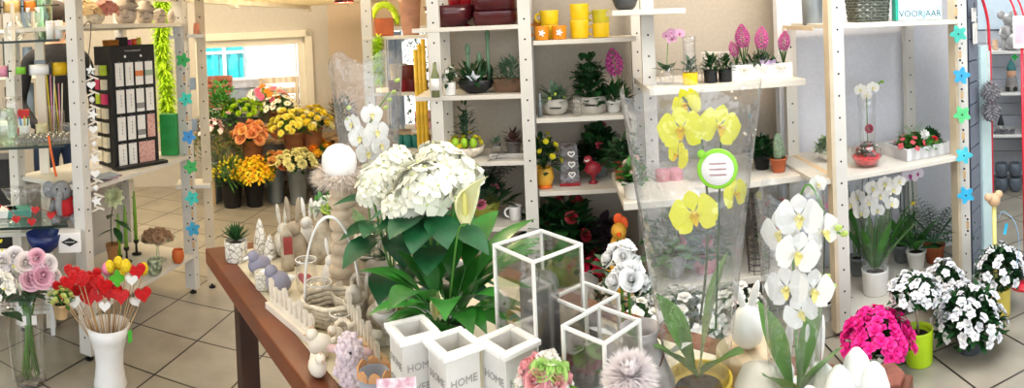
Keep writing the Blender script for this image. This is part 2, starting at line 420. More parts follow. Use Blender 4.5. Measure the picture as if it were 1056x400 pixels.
# ================================================================ FLOWER AND POT BUILDERS
G_dark = mat('leaf_dark_green', '#1f4a22', .4, var=.25, scale=9, spec=.5)
G_mid = mat('leaf_green', '#3f7a2c', .45, var=.22, scale=12)
G_light = mat('leaf_light_green', '#86b83c', .45, var=.2, scale=12)
G_blue = mat('leaf_grey_green', '#5d7d62', .55, var=.2, scale=12)
G_stem = mat('stem_green', '#5d8f3c', .5, var=.15)
M_soil = mat('dark_soil', '#2c2018', .95, var=.4, scale=60, bump=.5)
M_terra = mat('terracotta', '#b4603a', .75, var=.12, bump=.1)
M_wood = mat('pale_wood', '#c9a77a', .6, var=.15, tex='wave', scale=4)
M_stone = mat('weathered_white_ceramic', '#cfc8b8', .75, var=.15, scale=30, bump=.3)
M_gl = clear('clear_glass', gloss=.05)
M_glg = clear('greenish_glass', tint=(.88, .96, .92), gloss=.12)
M_wrap = clear('cellophane', tint=(.97, .98, 1), gloss=.05, rough=.08, wrinkle=.9, white=.03)
def C(name, h, **k): return mat(name, h, **k)
PROTO = {}
def aim(n, spin=0):       # rotation that turns +z to n
    q = Vector(n).to_track_quat('Z', 'Y').to_matrix()
    return q @ Matrix.Rotation(spin, 3, 'Z')
def bloom(kind, ma, mb=None):
    key = (kind, ma.name, mb.name if mb else '')
    if key in PROTO: return PROTO[key]
    m = MB(); rnd = random.Random(len(kind) * 7 + 1)
    def ring(n, L, w, el, z=0, r0=.08, cup=.25, droop=.2, off=0, shape=.6, seg=4, mi=0):
        for i in range(n):
            a = 2 * PI * (i + off) / n + rnd.uniform(-.08, .08)
            d = Vector((math.cos(a) * math.cos(el), math.sin(a) * math.cos(el), math.sin(el)))
            m.leaf(Vector((math.cos(a) * r0, math.sin(a) * r0, z)), d, L, w, droop, cup, seg, mi, shape, up=Vector((-math.cos(a) * math.sin(el), -math.sin(a) * math.sin(el), math.cos(el))))
    if kind == 'daisy':
        ring(14, .92, .3, .15, cup=.1, seg=3); m.ball((0, 0, .06), (.24, .24, .14), 10, 5, 1)
    elif kind == 'gerbera':
        ring(16, .92, .28, .12, cup=.1, seg=3); ring(12, .6, .2, .35, .05, seg=3); m.ball((0, 0, .08), (.2, .2, .1), 10, 5, 1)
    elif kind == 'mum':
        for el, n, L in ((.0, 12, .95), (.35, 11, .85), (.7, 9, .75), (1.1, 6, .6)): ring(n, L, .32, el, .05, .05, cup=.35, droop=-.35, off=el, seg=3)
        m.ball((0, 0, .15), (.35, .35, .3), 8, 5, 1 if mb else 0)
    elif kind == 'carnation':
        for el, n, L in ((.1, 9, .95), (.45, 9, .9), (.8, 8, .85), (1.15, 6, .8)): ring(n, L, .55, el, 0, .04, cup=.5, droop=.25, off=el, shape=.75, seg=3)
    elif kind == 'rose':
        for k, (n, r, z, h, op) in enumerate(((3, .18, .1, .8, -.1), (4, .3, .06, .78, .05), (5, .46, .02, .72, .35), (5, .62, 0, .62, .75), (6, .75, -.05, .5, 1.1))):
            for i in range(n):
                a = 2 * PI * (i + .5 * k) / n; nn = 6; vs = []
                for j in range(4):
                    t = j / 3; rr = r * (.55 + .45 * math.sin(t * 1.9)) + op * t * t * .35; zz_ = z - .35 + h * t - op * t * t * .25
                    for q in range(nn):
                        b_ = a + (q / (nn - 1) - .5) * (2 * PI / n) * 1.35; e = 1 - .12 * (2 * abs(q / (nn - 1) - .5)) ** 2 * t
                        vs.append((rr * math.cos(b_), rr * math.sin(b_), zz_ * e + .35 * (e - 1)))
                m.add(vs, [(j * nn + q, j * nn + q + 1, (j + 1) * nn + q + 1, (j + 1) * nn + q) for j in range(3) for q in range(nn - 1)])
        m.ball((0, 0, .15), (.16, .16, .3), 8, 6)
    elif kind == 'azalea':
        ring(5, .95, .85, .35, 0, .05, cup=.3, droop=.35, shape=.65, seg=4); ring(5, .7, .6, .8, .05, .03, cup=.4, droop=.1, off=.5, shape=.65, seg=3)
        for i in range(3): m.tube([(0, 0, .1), (.1 * math.cos(i * 2), .1 * math.sin(i * 2), .55)], .025, 4, 1 if mb else 0)
    elif kind == 'floret':
        ring(4, .9, 1.0, .15, 0, .05, cup=-.1, droop=.2, shape=.6, seg=3); m.ball((0, 0, .05), .1, 6, 4, 1 if mb else 0)
    elif kind == 'daffodil':
        ring(6, .95, .5, .15, 0, .12, cup=.15, seg=4); m.lathe([(.12, 0), (.2, .15), (.24, .4), (.36, .58), (.33, .58), (.2, .38), (.1, .1)], 12, m=1)
    elif kind == 'orchid':      # moth orchid, faces +z with its top at +y
        def pet(a, L, w, sh=.6, z=0):
            d = Vector((math.cos(a), math.sin(a), .08)); m.leaf(d * .06 + Vector((0, 0, z)), d, L, w, .0, -.12, 6, 0, sh, up=(0, 0, 1))
        pet(PI / 2, .95, .72); pet(PI * 7 / 6 + .15, .92, .68); pet(-PI / 6 - .15, .92, .68)
        pet(.22, 1.0, 1.3, .6, .05); pet(PI - .22, 1.0, 1.3, .6, .05)
        m.leaf((0, -.02, .12), (0, -.55, .5), .5, .3, .4, .5, 4, 1, .5, up=(0, .5, .6)); m.leaf((.05, 0, .1), (.5, -.1, .7), .3, .24, 0, .4, 3, 1, .6); m.leaf((-.05, 0, .1), (-.5, -.1, .7), .3, .24, 0, .4, 3, 1, .6)
        m.ball((0, .05, .16), (.1, .1, .12), 8, 5, 1)
    elif kind == 'tulip':
        m.lathe([(0, 0), (.3, .1), (.42, .5), (.34, 1.0), (.12, 1.35), (0, 1.38)], 9, wob=.06)
    elif kind == 'bud':
        m.ball((0, 0, .5), (.45, .45, .7), 8, 6)
    elif kind == 'hyacinth':    # a whole spike, 1 high
        for k in range(11):
            z = .08 + k * .085; n = 7 if k < 9 else 4; r = .22 * math.sin(PI * min(1, (k + 2.2) / 12.5)) + .04
            for i in range(n):
                a = 2 * PI * (i + .5 * (k % 2)) / n; c = Vector((math.cos(a) * r * .6, math.sin(a) * r * .6, z))
                m.tube([c * 1, c + Vector((math.cos(a) * r * .5, math.sin(a) * r * .5, .02))], [.02, .035], 5)
                for q in range(5):
                    b_ = 2 * PI * q / 5; o = Vector((math.cos(a), math.sin(a), 0)); s_ = Vector((-math.sin(a), math.cos(a), 0)); dd = o * .45 + s_ * math.cos(b_) + Vector((0, 0, math.sin(b_)))
                    m.leaf(c + o * r * .5, dd, .085, .04, .0, .2, 2, 0, .5, up=o)
        m.tube([(0, 0, 0), (0, 0, .95)], .03, 5, 1)
    elif kind == 'spray':       # fine filler sprig
        for i in range(26):
            d = Vector((rnd.gauss(0, .5), rnd.gauss(0, .5), rnd.uniform(.3, 1))).normalized() * rnd.uniform(.5, 1); m.tube([(0, 0, 0), d * .5 + Vector((0, 0, .08)), d], .008, 3, 1); m.ball(d, .045, 5, 3)
    else: raise KeyError(kind)
    me = m.mesh(kind + '_bloom', [ma, mb or ma]); PROTO[key] = me; return me
def dome_pts(n, R, H, rnd, z0=0, spread=1.0):
    """points over the top of a dome with their normals"""
    out = []; g = PI * (3 - math.sqrt(5))
    for i in range(n):
        t = (i + .5) / n; z = 1 - t * spread; r = math.sqrt(max(0, 1 - z * z)); a = i * g + rnd.uniform(-.25, .25)
        k = rnd.uniform(.86, 1.06)
        out.append((Vector((r * math.cos(a) * R * k, r * math.sin(a) * R * k, z0 + z * H * k)), Vector((r * math.cos(a) * H, r * math.sin(a) * H, z * R + .12 * R)).normalized()))
    return out
def leafy(par, n, R, H, z0, L, w, g, rnd, name='foliage', droop=.4, cup=.15, stems=True, low=1.15, inner=True, shape=.5, seg=4, c=(0, 0)):
    m = MB(); c = Vector((c[0], c[1], 0))
    for p, nn in dome_pts(n, R, H, rnd, z0, low):
        d = (nn + Vector((rnd.uniform(-.6, .6), rnd.uniform(-.6, .6), rnd.uniform(-.3, .5)))).normalized()
        m.leaf(c + p - d * L * .5, d, L * rnd.uniform(.75, 1.2), w * rnd.uniform(.8, 1.2), droop, cup, seg, shape=shape)
        if inner:
            q = c + Vector((p.x * .6, p.y * .6, z0 + (p.z - z0) * .62)); m.leaf(q, (d + Vector((0, 0, .3))), L, w, droop, cup, seg, shape=shape)
    if stems:
        for i in range(max(4, n // 8)):
            a = rnd.uniform(0, 6.28); r = R * rnd.uniform(.2, .75); m.tube([c + Vector((0, 0, z0 - H * .15)), c + Vector((r * .5 * math.cos(a), r * .5 * math.sin(a), z0 + H * .35)), c + Vector((r * math.cos(a), r * math.sin(a), z0 + H * .7))], L * .035 + .0008, 4)
    return m.build(name, g, par, True)
def blooms(par, kind, ma, mb, n, R, H, z0, r, rnd, spread=.9, name='blossom', c=(0, 0), out=1.0, jit=.3):
    me = bloom(kind, ma, mb)
    for p, nn in dome_pts(n, R, H, rnd, z0, spread):
        d = (nn * 1 + Vector((rnd.uniform(-jit, jit), rnd.uniform(-jit, jit), rnd.uniform(0, jit)))).normalized()
        inst(name, me, par, p * 1 + Vector((c[0], c[1], 0)), aim(d, rnd.uniform(0, 6.28)), r * rnd.uniform(.82, 1.15))
POTS = {
    'taper': [(.72, 0), (.74, .02), (.97, .86), (1.04, .87), (1.05, 1), (.96, 1), (.93, .86), (.9, .84)],
    'straight': [(.9, 0), (.93, .03), (1, .95), (1, 1), (.92, 1), (.91, .85), (.88, .82)],
    'bowl': [(.45, 0), (.5, .03), (.85, .4), (1, 1), (.94, 1), (.8, .5), (.7, .45)],
    'round': [(.55, 0), (.8, .15), (1, .5), (.92, .85), (.8, 1), (.74, 1), (.8, .85), (.8, .8)],
    'bucket': [(.7, 0), (.71, .02), (.95, .94), (1.02, .95), (1.02, 1), (.94, 1), (.9, .9), (.88, .88)],
    'trumpet': [(.7, 0), (.74, .02), (.66, .3), (.72, .62), (1.0, .97), (1.02, 1), (.95, 1), (.68, .62), (.6, .5)],
}
def pot(par, r, h, m, kind='taper', n=24, sq=0, c=(0, 0, 0), soil=True, ex=(1, 1), name='pot', smooth=True):
    q = MB(); q.lathe([(a * r, b * h) for a, b in POTS[kind]], n, c, sq=sq, ex=ex); o = q.build(name, m, par, smooth)
    a, b = POTS[kind][-1]
    if soil:
        s = MB(); s.lathe([(a * r * 1.02, b * h - .004), (a * r * .7, b * h + .002), (0, b * h + .004)], n, c, sq=sq, ex=ex); s.build('soil', M_soil, par, True)
    return o
def plant(name, label, cat, loc, pr, ph, pm, fol=None, fl=None, pk='taper', rz=0, seed=1, group=None, sq=0, ex=(1, 1), extra=None):
    """fol = (n, R, H, leafL, leafW, material[, dict]); fl = (kind, mat, mat2, n, R, H, r[, dict]); heights start at the pot's rim"""
    rnd = random.Random(seed); t = thing(name, label, cat, loc, rz, group); pot(t, pr, ph, pm, pk, sq=sq, ex=ex)
    if fol:
        k = fol[6] if len(fol) > 6 else {}; leafy(t, fol[0], fol[1], fol[2], ph * .95 + k.pop('z', 0), fol[3], fol[4], fol[5], rnd, **k)
    if fl:
        for f in (fl if isinstance(fl, list) else [fl]):
            k = dict(f[7]) if len(f) > 7 else {}; blooms(t, f[0], f[1], f[2], f[3], f[4], f[5], ph * .95 + k.pop('z', 0), f[6], rnd, **k)
    return t
def rosette(par, n, L, w, z, g, rnd, up=.9, droop=.5, name='foliage', shape=.45, cup=.2, c=(0, 0)):
    m = MB()
    for i in range(n):
        a = i * 2.4 + rnd.uniform(-.2, .2); t = i / n; el = up * (1 - t * .75)
        d = Vector((math.cos(a) * math.cos(el), math.sin(a) * math.cos(el), math.sin(el)))
        m.leaf((c[0] + math.cos(a) * .006, c[1] + math.sin(a) * .006, z), d, L * rnd.uniform(.75, 1.1), w, droop, cup, 7, shape=shape)
    return m.build(name, g, par, True)
def fern(par, n, L, z, g, rnd, spread=.9, name='frond', pin=.3, one=True, droop=1.0):
    m = MB()
    for i in range(n):
        a = i * 2.4 + rnd.uniform(-.3, .3); el = rnd.uniform(.45, 1.25) if spread else 1.2; p = Vector((0, 0, z)); d = Vector((math.cos(a) * math.cos(el), math.sin(a) * math.cos(el), math.sin(el)))
        k = 11; pts = []; ll = L * rnd.uniform(.7, 1.1)
        for j in range(k):
            pts.append(p.copy()); p = p + d * ll / k; d = (d + Vector((0, 0, -droop / k))).normalized()
            if j > 1:
                s_ = d.cross(Vector((0, 0, 1))).normalized(); w = ll * pin * math.sin(PI * (j + 1) / (k + 1)); 
                for sg in (-1, 1): m.leaf(p, s_ * sg + d * .45, w, ll * .035, .3, .1, 2)
        m.tube(pts, ll * .006, 3)
    return m.build(name, g, par, True)
def orchid_spike(par, pts, r, ma, mb, n, front, sz, seed=3, buds=2, mbud=None, t0=.45, name='blossom', stem=None):
    """arched stem through pts with moth-orchid flowers along its upper part; front = direction flowers look"""
    rnd = random.Random(seed); m = MB(); P = smooth_path(pts, 24); m.tube(P, r, 5); st = m.build('flower_stem', stem or G_stem, par, True)
    me = bloom('orchid', ma, mb); fr = Vector(front).normalized(); L = len(P) - 1
    for i in range(n):
        t = t0 + (.98 - t0) * (i + .3) / (n + (.8 if buds else 0)); p = P[int(t * L)]
        sd = fr.cross(Vector((0, 0, 1))).normalized() * (1 if i % 2 else -1)
        f2 = (fr + sd * rnd.uniform(.1, .5) + Vector((0, 0, rnd.uniform(-.15, .15)))).normalized()
        z = f2; y = (Vector((0, 0, 1)) - z * z.z).normalized(); x = y.cross(z); R = Matrix((x, y, z)).transposed() @ Matrix.Rotation(rnd.uniform(-.3, .3), 3, 'Z')
        inst(name, me, par, p + sd * sz * .55 + fr * sz * .45, R, sz * rnd.uniform(.88, 1.08))
    b = bloom('bud', mbud or ma)
    for i in range(buds):
        p = P[-1 - i]; inst('bud', b, par, p, aim((rnd.uniform(-1, 1), rnd.uniform(-1, 1), .6)), sz * .28)
def smooth_path(pts, n=20):
    pts = [Vector(p) for p in pts]; out = []
    if len(pts) == 2: return [pts[0].lerp(pts[1], i / n) for i in range(n + 1)]
    q = [2 * pts[0] - pts[1]] + pts + [2 * pts[-1] - pts[-2]]; k = len(pts) - 1
    for i in range(n + 1):
        t = i / n * k; j = min(int(t), k - 1); u = t - j; a, b, c, d = q[j:j + 4]
        out.append(.5 * ((2 * b) + (c - a) * u + (2 * a - 5 * b + 4 * c - d) * u * u + (3 * b - a - 3 * c + d) * u ** 3))
    return out
def wrap_cone(par, z0, z1, r0, r1, name='cellophane_wrap', m=None, folds=.05, n=40, lean=(0, 0)):
    q = MB(); k = 14; vs = []; rnd = random.Random(int(r1 * 1000))
    ph = [rnd.uniform(0, 6.28) for _ in range(4)]
    for j in range(k + 1):
        t = j / k; r = r0 + (r1 - r0) * t ** .9
        for i in range(n):
            a = 2 * PI * i / n; w = 1 + folds * t * (math.sin(3 * a + ph[0] + t * 2) + .6 * math.sin(7 * a + ph[1] - t) + .4 * math.sin(11 * a + ph[2] + t * 5)); 
            vs.append((r * w * math.cos(a) + lean[0] * t, r * w * math.sin(a) + lean[1] * t, z0 + (z1 - z0) * t + (.03 * (z1 - z0) * math.sin(4 * a + ph[3]) if j == k else 0)))
    q.add(vs, [(j * n + i, j * n + (i + 1) % n, (j + 1) * n + (i + 1) % n, (j + 1) * n + i) for j in range(k) for i in range(n)])
    return q.build(name, m or M_wrap, par, True)
def flower_shape(r, n=6, d=.32):
    return [(r * (1 - d + d * math.cos(n * a)) * math.cos(a), r * (1 - d + d * math.cos(n * a)) * math.sin(a)) for a in [2 * PI * i / 60 for i in range(60)]]
def heart_pts(r, n=26):
    out = []
    for i in range(n):
        t = 2 * PI * i / n; out.append((r * math.sin(t) ** 3, r * (13 * math.cos(t) - 5 * math.cos(2 * t) - 2 * math.cos(3 * t) - math.cos(4 * t)) / 16 * .95))
    return out
def star_pts(r, k=5, q=.42): return [((r if i % 2 == 0 else r * q) * math.sin(PI * i / k), (r if i % 2 == 0 else r * q) * math.cos(PI * i / k)) for i in range(2 * k)]
UPR = Matrix.Rotation(PI / 2, 3, 'X')     # turns an outline in xy upright, facing -y
def simple(name, label, cat, mb, m, loc, rz=0, group=None, smooth=True, **k):
    o = mb.build(name, m, None, smooth, **k); o.location = loc; o.rotation_euler = (0, 0, rz); return tag(o, label, cat, group)

def SCRIB(par, name, m_, loc, w, h):      # an illegible line of small script
    m = MB(); n = 44; rnd = random.Random(int(w * 1e4)); ph = [rnd.uniform(.6, 1.0) for _ in range(n)]
    m.tube([(loc[0] - w / 2 + w * i / (n - 1), loc[1], loc[2] + h / 2 * math.sin(i * 1.55) * ph[i]) for i in range(n)], h * .09, 4); return m.build(name, m_, par, True)

def fluff(name, h):
    m = bpy.data.materials.new(name); m.use_nodes = True; nt = m.node_tree; b = nt.nodes['Principled BSDF']; o = nt.nodes['Material Output']
    c = rgb(h); tc = nt.nodes.new('ShaderNodeTexCoord'); n = nt.nodes.new('ShaderNodeTexNoise'); n.inputs['Scale'].default_value = 30; nt.links.new(tc.outputs['Object'], n.inputs['Vector']); r = nt.nodes.new('ShaderNodeValToRGB'); nt.links.new(n.outputs['Fac'], r.inputs['Fac'])
    r.color_ramp.elements[0].color = (*[x * .93 for x in c], 1); r.color_ramp.elements[1].color = (*c, 1); tr = nt.nodes.new('ShaderNodeBsdfTranslucent'); mx = nt.nodes.new('ShaderNodeMixShader'); mx.inputs[0].default_value = .5
    nt.links.new(r.outputs[0], b.inputs['Base Color']); nt.links.new(r.outputs[0], tr.inputs['Color']); b.inputs['Roughness'].default_value = .95; nt.links.new(b.outputs[0], mx.inputs[1]); nt.links.new(tr.outputs[0], mx.inputs[2]); nt.links.new(mx.outputs[0], o.inputs['Surface']); MC[name] = m; return m
# ================================================================ THE TABLE IN FRONT
TZ = .8
TA = S(211.5, 256, TZ); TE1 = Vector((.7071, -.7071, 0)); TE2 = Vector((.7071, .7071, 0)); TL = (S(942, 386, TZ) - TA).dot(TE1); TWD = (S(942, 386, TZ) - TA).dot(TE2)
tb = thing('display_table', 'long brown wooden table crowded with Easter and flower decorations', 'table', (TA.x, TA.y, 0), -PI / 4)
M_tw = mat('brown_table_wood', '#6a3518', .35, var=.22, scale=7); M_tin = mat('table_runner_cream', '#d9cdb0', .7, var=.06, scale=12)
m = MB(); m.box((TL / 2, .03, TZ - .025), (TL, .06, .05)); m.box((TL / 2, TWD - .03, TZ - .025), (TL, .06, .05)); m.box((.03, TWD / 2, TZ - .025), (.06, TWD - .12, .05)); m.box((TL - .03, TWD / 2, TZ - .025), (.06, TWD - .12, .05))
m.build('table_frame', M_tw, tb, bevel=.004)
m = MB(); m.box((TL / 2, TWD / 2, TZ - .012), (TL - .12, TWD - .12, .022)); m.build('table_top', M_tin, tb)
m = MB()
for y in (.075, TWD - .075): m.box((TL / 2, y, TZ - .09), (TL - .16, .03, .08))
for x in (.08, TL - .08): m.box((x, TWD / 2, TZ - .09), (.03, TWD - .18, .08))
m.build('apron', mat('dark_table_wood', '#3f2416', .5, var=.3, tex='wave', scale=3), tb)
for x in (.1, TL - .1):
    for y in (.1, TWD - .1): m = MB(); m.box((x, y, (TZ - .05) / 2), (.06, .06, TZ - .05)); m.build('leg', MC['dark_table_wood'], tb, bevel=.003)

def on(u, v, z=TZ): return S(u, v, z + .0005)
M_crack = mat('crackled_white_glaze', '#8a8072', .6, col2='#e4dfd2', tex='voronoi', scale=55)
M_grey = mat('lavender_grey_ceramic', '#8e8c9c', .65, var=.08); M_offw = mat('cream_ceramic', '#e3d9c8', .5, var=.06); M_wc = mat('white_ceramic', '#f0eeea', .3, var=.02)
M_wick = mat('whitewashed_wicker', '#ddd2bd', .75, var=.25, scale=60, bump=.4); M_bark = mat('birch_bark', '#c9bda6', .8, col2='#8a7a63', scale=24, bump=.4)

p = on(244, 268); t = plant('potted_succulent', 'small green haworthia in a crackled white pot at the table corner', 'plant', p, .036, .062, M_crack, None, None, 'straight')
rnd = random.Random(4); m = MB()
for i in range(46):
    a = i * 2.4; el = .25 + 1.2 * (1 - i / 46); m.leaf((0, 0, .058), (math.cos(a) * math.cos(el), math.sin(a) * math.cos(el), math.sin(el)), .06, .011, -.25, .5, 4, shape=.35)
m.build('foliage', mat('haworthia_green', '#2f5a2c', .5, var=.3), t, True)
def bird(u, v, s, label, rz, tilt=0):
    t = thing('bird_figurine', label, 'figurine', on(u, v), rz)
    m = MB(); m.ball((0, 0, .42 * s), (.5 * s, .42 * s, .42 * s), 18, 12); m.ball((-.28 * s, 0, .82 * s), (.26 * s, .25 * s, .26 * s), 14, 9); m.build('body', M_grey, t, True)
    m = MB(); m.lathe([(.1 * s, 0), (.07 * s, .12 * s), (0, .24 * s)], 10, (-.5 * s, 0, .8 * s), R=Matrix.Rotation(-PI / 2, 3, 'Y')); m.build('beak', M_wc, t, True)
    m = MB(); m.lathe([(.17 * s, 0), (.12 * s, .14 * s), (0, .3 * s)], 10, (.42 * s, 0, .55 * s), R=Matrix.Rotation(PI / 2.6, 3, 'Y'), ex=(1, .5)); m.build('tail', M_wc, t, True)
bird(268, 283, .068, 'grey ceramic bird with white beak beside the crackled pot', facing(on(268, 283)) + .4)
bird(288, 302, .07, 'grey ceramic bird in front of the patterned candle, nearer the camera', facing(on(288, 302)) - .2)
p = on(272, 297); t = thing('candle_holder', 'small patterned cream tealight cup between the two grey birds', 'candle holder', p)
pot(t, .024, .045, mat('patterned_cream', '#a59c84', .6, col2='#e5dfcd', tex='voronoi', scale=90), 'straight', soil=False, name='cup'); m = MB(); m.lathe([(.02, .0), (.02, .034), (0, .034)], 14); m.build('candle', M_wc, t, True)
for (u, v, h, r, lab) in ((269, 262, .115, .023, 'tall cone tree of crackled birch bark behind the grey birds'), (279, 266, .075, .02, 'short birch bark cone tree beside the taller one'), (333, 268, .15, .04, 'wide birch bark cone tree below the lime and white bouquet')):
    m = MB(); m.lathe([(r, 0), (r * .98, h * .15), (r * .75, h * .55), (r * .3, h * .9), (0, h)], 16, wob=.04); simple('cone_tree', lab, 'decoration', m, M_crack if r < .03 else M_bark, on(u, v))
def rabbit(loc, s, mt, label, rz, face=False, name='rabbit_figurine', ears=1.0, spread=.12):
    t = thing(name, label, 'figurine', loc, rz)
    m = MB(); m.lathe([(.0, 0), (.26 * s, .0), (.36 * s, .12 * s), (.38 * s, .3 * s), (.28 * s, .55 * s), (.2 * s, .68 * s), (.0, .72 * s)], 16); m.ball((0, -.05 * s, .8 * s), (.2 * s, .23 * s, .2 * s), 14, 9)
    for x in (-1, 1): m.ball((x * .15 * s, -.3 * s, .05 * s), (.09 * s, .14 * s, .06 * s), 10, 6)
    m.ball((0, .36 * s, .15 * s), .09 * s, 8, 6); m.build('body', mt, t, True)
    for x in (-1, 1):
        e = MB(); R = Matrix.Rotation(x * spread, 3, 'Y'); e.ball((x * (.09 + spread * .35) * s, .02 * s, (1.0 + .28 * ears) * s), (.075 * s, .04 * s, .34 * s * ears), 10, 8, R=R); e.build('ear', mt, t, True)
    return t
rabbit(on(293, 262), .1, M_stone, 'weathered grey rabbit with upright ears behind the birds, left of a pair', facing(on(293, 262)) + .5)
rabbit(on(304, 268), .12, mat('brown_stone', '#a3937c', .8, var=.2, bump=.3), 'brownish stone rabbit with tall ears standing right of the grey one', facing(on(304, 268)) - .3)
rabbit(on(318, 255), .1, M_wc, 'pale rabbit statuette in front of the far table corner by the bouquet cone', 0)
p = on(297, 278); t = thing('wooden_house', 'narrow driftwood block with a faded red label and pointed top', 'decoration', p, facing(p) + .2)
m = MB(); m.box((0, 0, .05), (.034, .03, .1)); m.poly([(-.017, 0), (.017, 0), (0, .03)], .03, (0, .015, .1), R=UPR); m.build('body', M_bark, t, bevel=.002); m = MB(); m.box((0, -.0165, .075), (.026, .003, .05)); m.build('red_panel', mat('faded_red', '#a1433c', .7, var=.2), t)
# turned column with the fur hat candle
p = on(356, 303); t = thing('turned_column', 'tall whitewashed turned wooden candle column of stacked rings', 'candle holder', p)
prof = [(.05, 0), (.052, .012), (.045, .02)]
z = .02
for k, r in enumerate((.046, .04, .034, .036, .03, .034, .029, .034, .03)):
    h = .03; prof += [(r * .78, z), (r, z + h * .3), (r, z + h * .7), (r * .78, z + h)]; z += h
prof += [(.034, z + .005), (.036, z + .012), (0, z + .012)]
ztop = z + .012; m = MB(); m.lathe(prof, 20); m.build('column', mat('whitewashed_wood', '#c9b59a', .7, var=.22, scale=22, bump=.3), t, True)
t = thing('ball_candle', 'round white ball candle in a ring of white fur on the tall column', 'candle', (p.x, p.y, TZ + ztop + .001))
m = MB(); m.lathe([(0, 0), (.03, 0), (.038, .01), (.044, .03), (.047, .045), (.044, .068), (.03, .086), (.012, .094), (0, .095)], 22); m.build('ball', M_wc, t, True)
m = MB(); rnd = random.Random(2)
for i in range(1500):
    a = rnd.uniform(0, 6.28); q = rnd.gauss(0, .3); a2 = a + rnd.uniform(-.5, .5); d = Vector((math.cos(a2), math.sin(a2), q)).normalized()
    m.leaf((math.cos(a) * .036, math.sin(a) * .036, .012 + rnd.uniform(-.004, .008)), d, rnd.uniform(.03, .055), .004, .35, .2, 2)
m.build('fur_ring', fluff('white_fur', '#f3ebe2'), t, True)
# lime and white bouquet ball
p = on(330, 266); t = thing('posy', 'round posy of lime and white blooms standing in a grey mesh vase', 'flowers', (p.x + .02, p.y + .04, TZ))
pot(t, .03, .13, mat('mesh_grey', '#8d887c', .6, var=.3, scale=60), 'trumpet', soil=False, name='vase'); rnd = random.Random(3)
leafy(t, 14, .045, .03, .14, .05, .02, G_mid, rnd); blooms(t, 'rose', C('lime_petal', '#c6dc6a'), None, 6, .05, .045, .13, .022, rnd); blooms(t, 'rose', C('white_petal', '#f6f3ea'), None, 9, .052, .05, .13, .022, rnd, jit=.5)
# white loop handle basket
p = on(344, 330); t = thing('handled_basket', 'low whitewashed basket with a tall flat white loop handle', 'basket', p, facing(p))
m = MB()
for k in range(5): m.tube([(math.cos(a) * (.062 + k * .003), math.sin(a) * (.05 + k * .003), .008 + k * .011 + .002 * math.sin(8 * a)) for a in [2 * PI * i / 28 for i in range(28)]], .006, 6, closed=True)
m.lathe([(.06, .003), (0, .003)], 16, ex=(1, .8)); m.build('bowl', M_wick, t, True)
m = MB(); m.tube([(math.cos(a) * .066, 0, .05 + math.sin(a) * .2) for a in [PI * i / 24 for i in range(25)]], .009, 8, flat=.35); m.build('handle', M_white, t, True)
# white-flocked rabbit egg decorations inside / glass jars
for (u, v, r, h, lab) in ((330, 322, .034, .075, 'round clear glass jar with a thick rim in front of the handled basket'), (352, 345, .026, .05, 'small clear glass tealight cup beside the white picket fence'), (317, 300, .03, .085, 'clear glass bottle jar holding a pink print, left of the basket handle')):
    t = thing('glass_jar', lab, 'jar', on(u, v)); m = MB(); m.lathe([(0, .002), (r * .8, .002), (r * .95, .01), (r, h * .5), (r * .88, h * .9), (r * .95, h)], 24); m.build('glass', M_gl, t, True)
    m = MB(); m.tube([(math.cos(a) * r * .95, math.sin(a) * r * .95, h) for a in [2 * PI * i / 24 for i in range(24)]], .0018, 6, closed=True); m.build('rim', mat('white_rim', '#eae7df', .2), t, True)
    if h > .08: m = MB(); m.poly(heart_pts(.02), .003, (0, -r * .4, h * .45), R=UPR); m.build('pink_print', mat('pink_print', '#c76a6f', .6), t)
# picket fences with tulip cut-outs
def picket(pa, pb, label, h=.075):
    pa = Vector(pa); pb = Vector(pb); d = pb - pa; t = thing('picket_fence', label, 'decoration', pa, math.atan2(d.y, d.x)); L = d.length
    m = MB(); m.box((L / 2, 0, .008), (L + .02, .03, .016)); n = int(L / .024)
    for i in range(n + 1):
        x = L * i / n; hh = h * (1 + .25 * (i % 3 == 0)); w = .009
        m.poly([(x - w * .6, .01), (x + w * .6, .01), (x + w * .6, hh * .5), (x + w, hh * .72), (x + w * .9, hh), (x + w * .35, hh * .86), (x, hh * 1.04), (x - w * .35, hh * .86), (x - w * .9, hh), (x - w, hh * .72), (x - w * .6, hh * .5)], .008, (0, .004, 0), R=UPR)
    m.box((L / 2, 0, h * .35), (L, .006, .012)); m.build('pickets', M_offw, t)
picket(on(281, 318), on(322, 352), 'cream tulip-topped wooden picket fence along the left table edge', .06)
picket(on(362, 345), on(390, 392), 'second cream picket piece in front of the square white pots', .075)
# pale wicker hearts, stars, eggs and other cream trinkets between basket and plant
def wheart(u, v, r, lab, rz=0, tilt=-.5, mt=None):
    t = thing('wicker_heart', lab, 'decoration', on(u, v), rz); m = MB(); R = Matrix.Rotation(PI / 2 + tilt, 3, 'X')
    for k in (0, .008, -.008):
        m.tube([R @ Vector((x, y + r, k)) + Vector((0, 0, 0)) for x, y in heart_pts(r)], .006, 6, closed=True)
    m.build('ring', mt or M_wick, t, True)
wheart(384, 318, .05, 'cream wicker heart leaning among the trinkets behind the pots', .3); wheart(372, 292, .045, 'pale wicker heart lying further back beside the column', -.4, -.9)
for (u, v, r, rz, lab) in ((393, 296, .05, .2, 'cream wooden star lying behind the first square pot'), (383, 272, .05, .7, 'pale wooden star tucked under the white hydrangea leaves')):
    m = MB(); m.poly(star_pts(r), .012, (0, 0, 0), R=Matrix.Rotation(.6, 3, 'X')); o = simple('wooden_star', lab, 'decoration', m, M_offw, on(u, v) + Vector((0, 0, .024)), rz, smooth=False, bevel=.002)
t = thing('ribbon_bow', 'loose cream ribbon loops hanging beside the column', 'ribbon', on(391, 310), .4); m = MB()
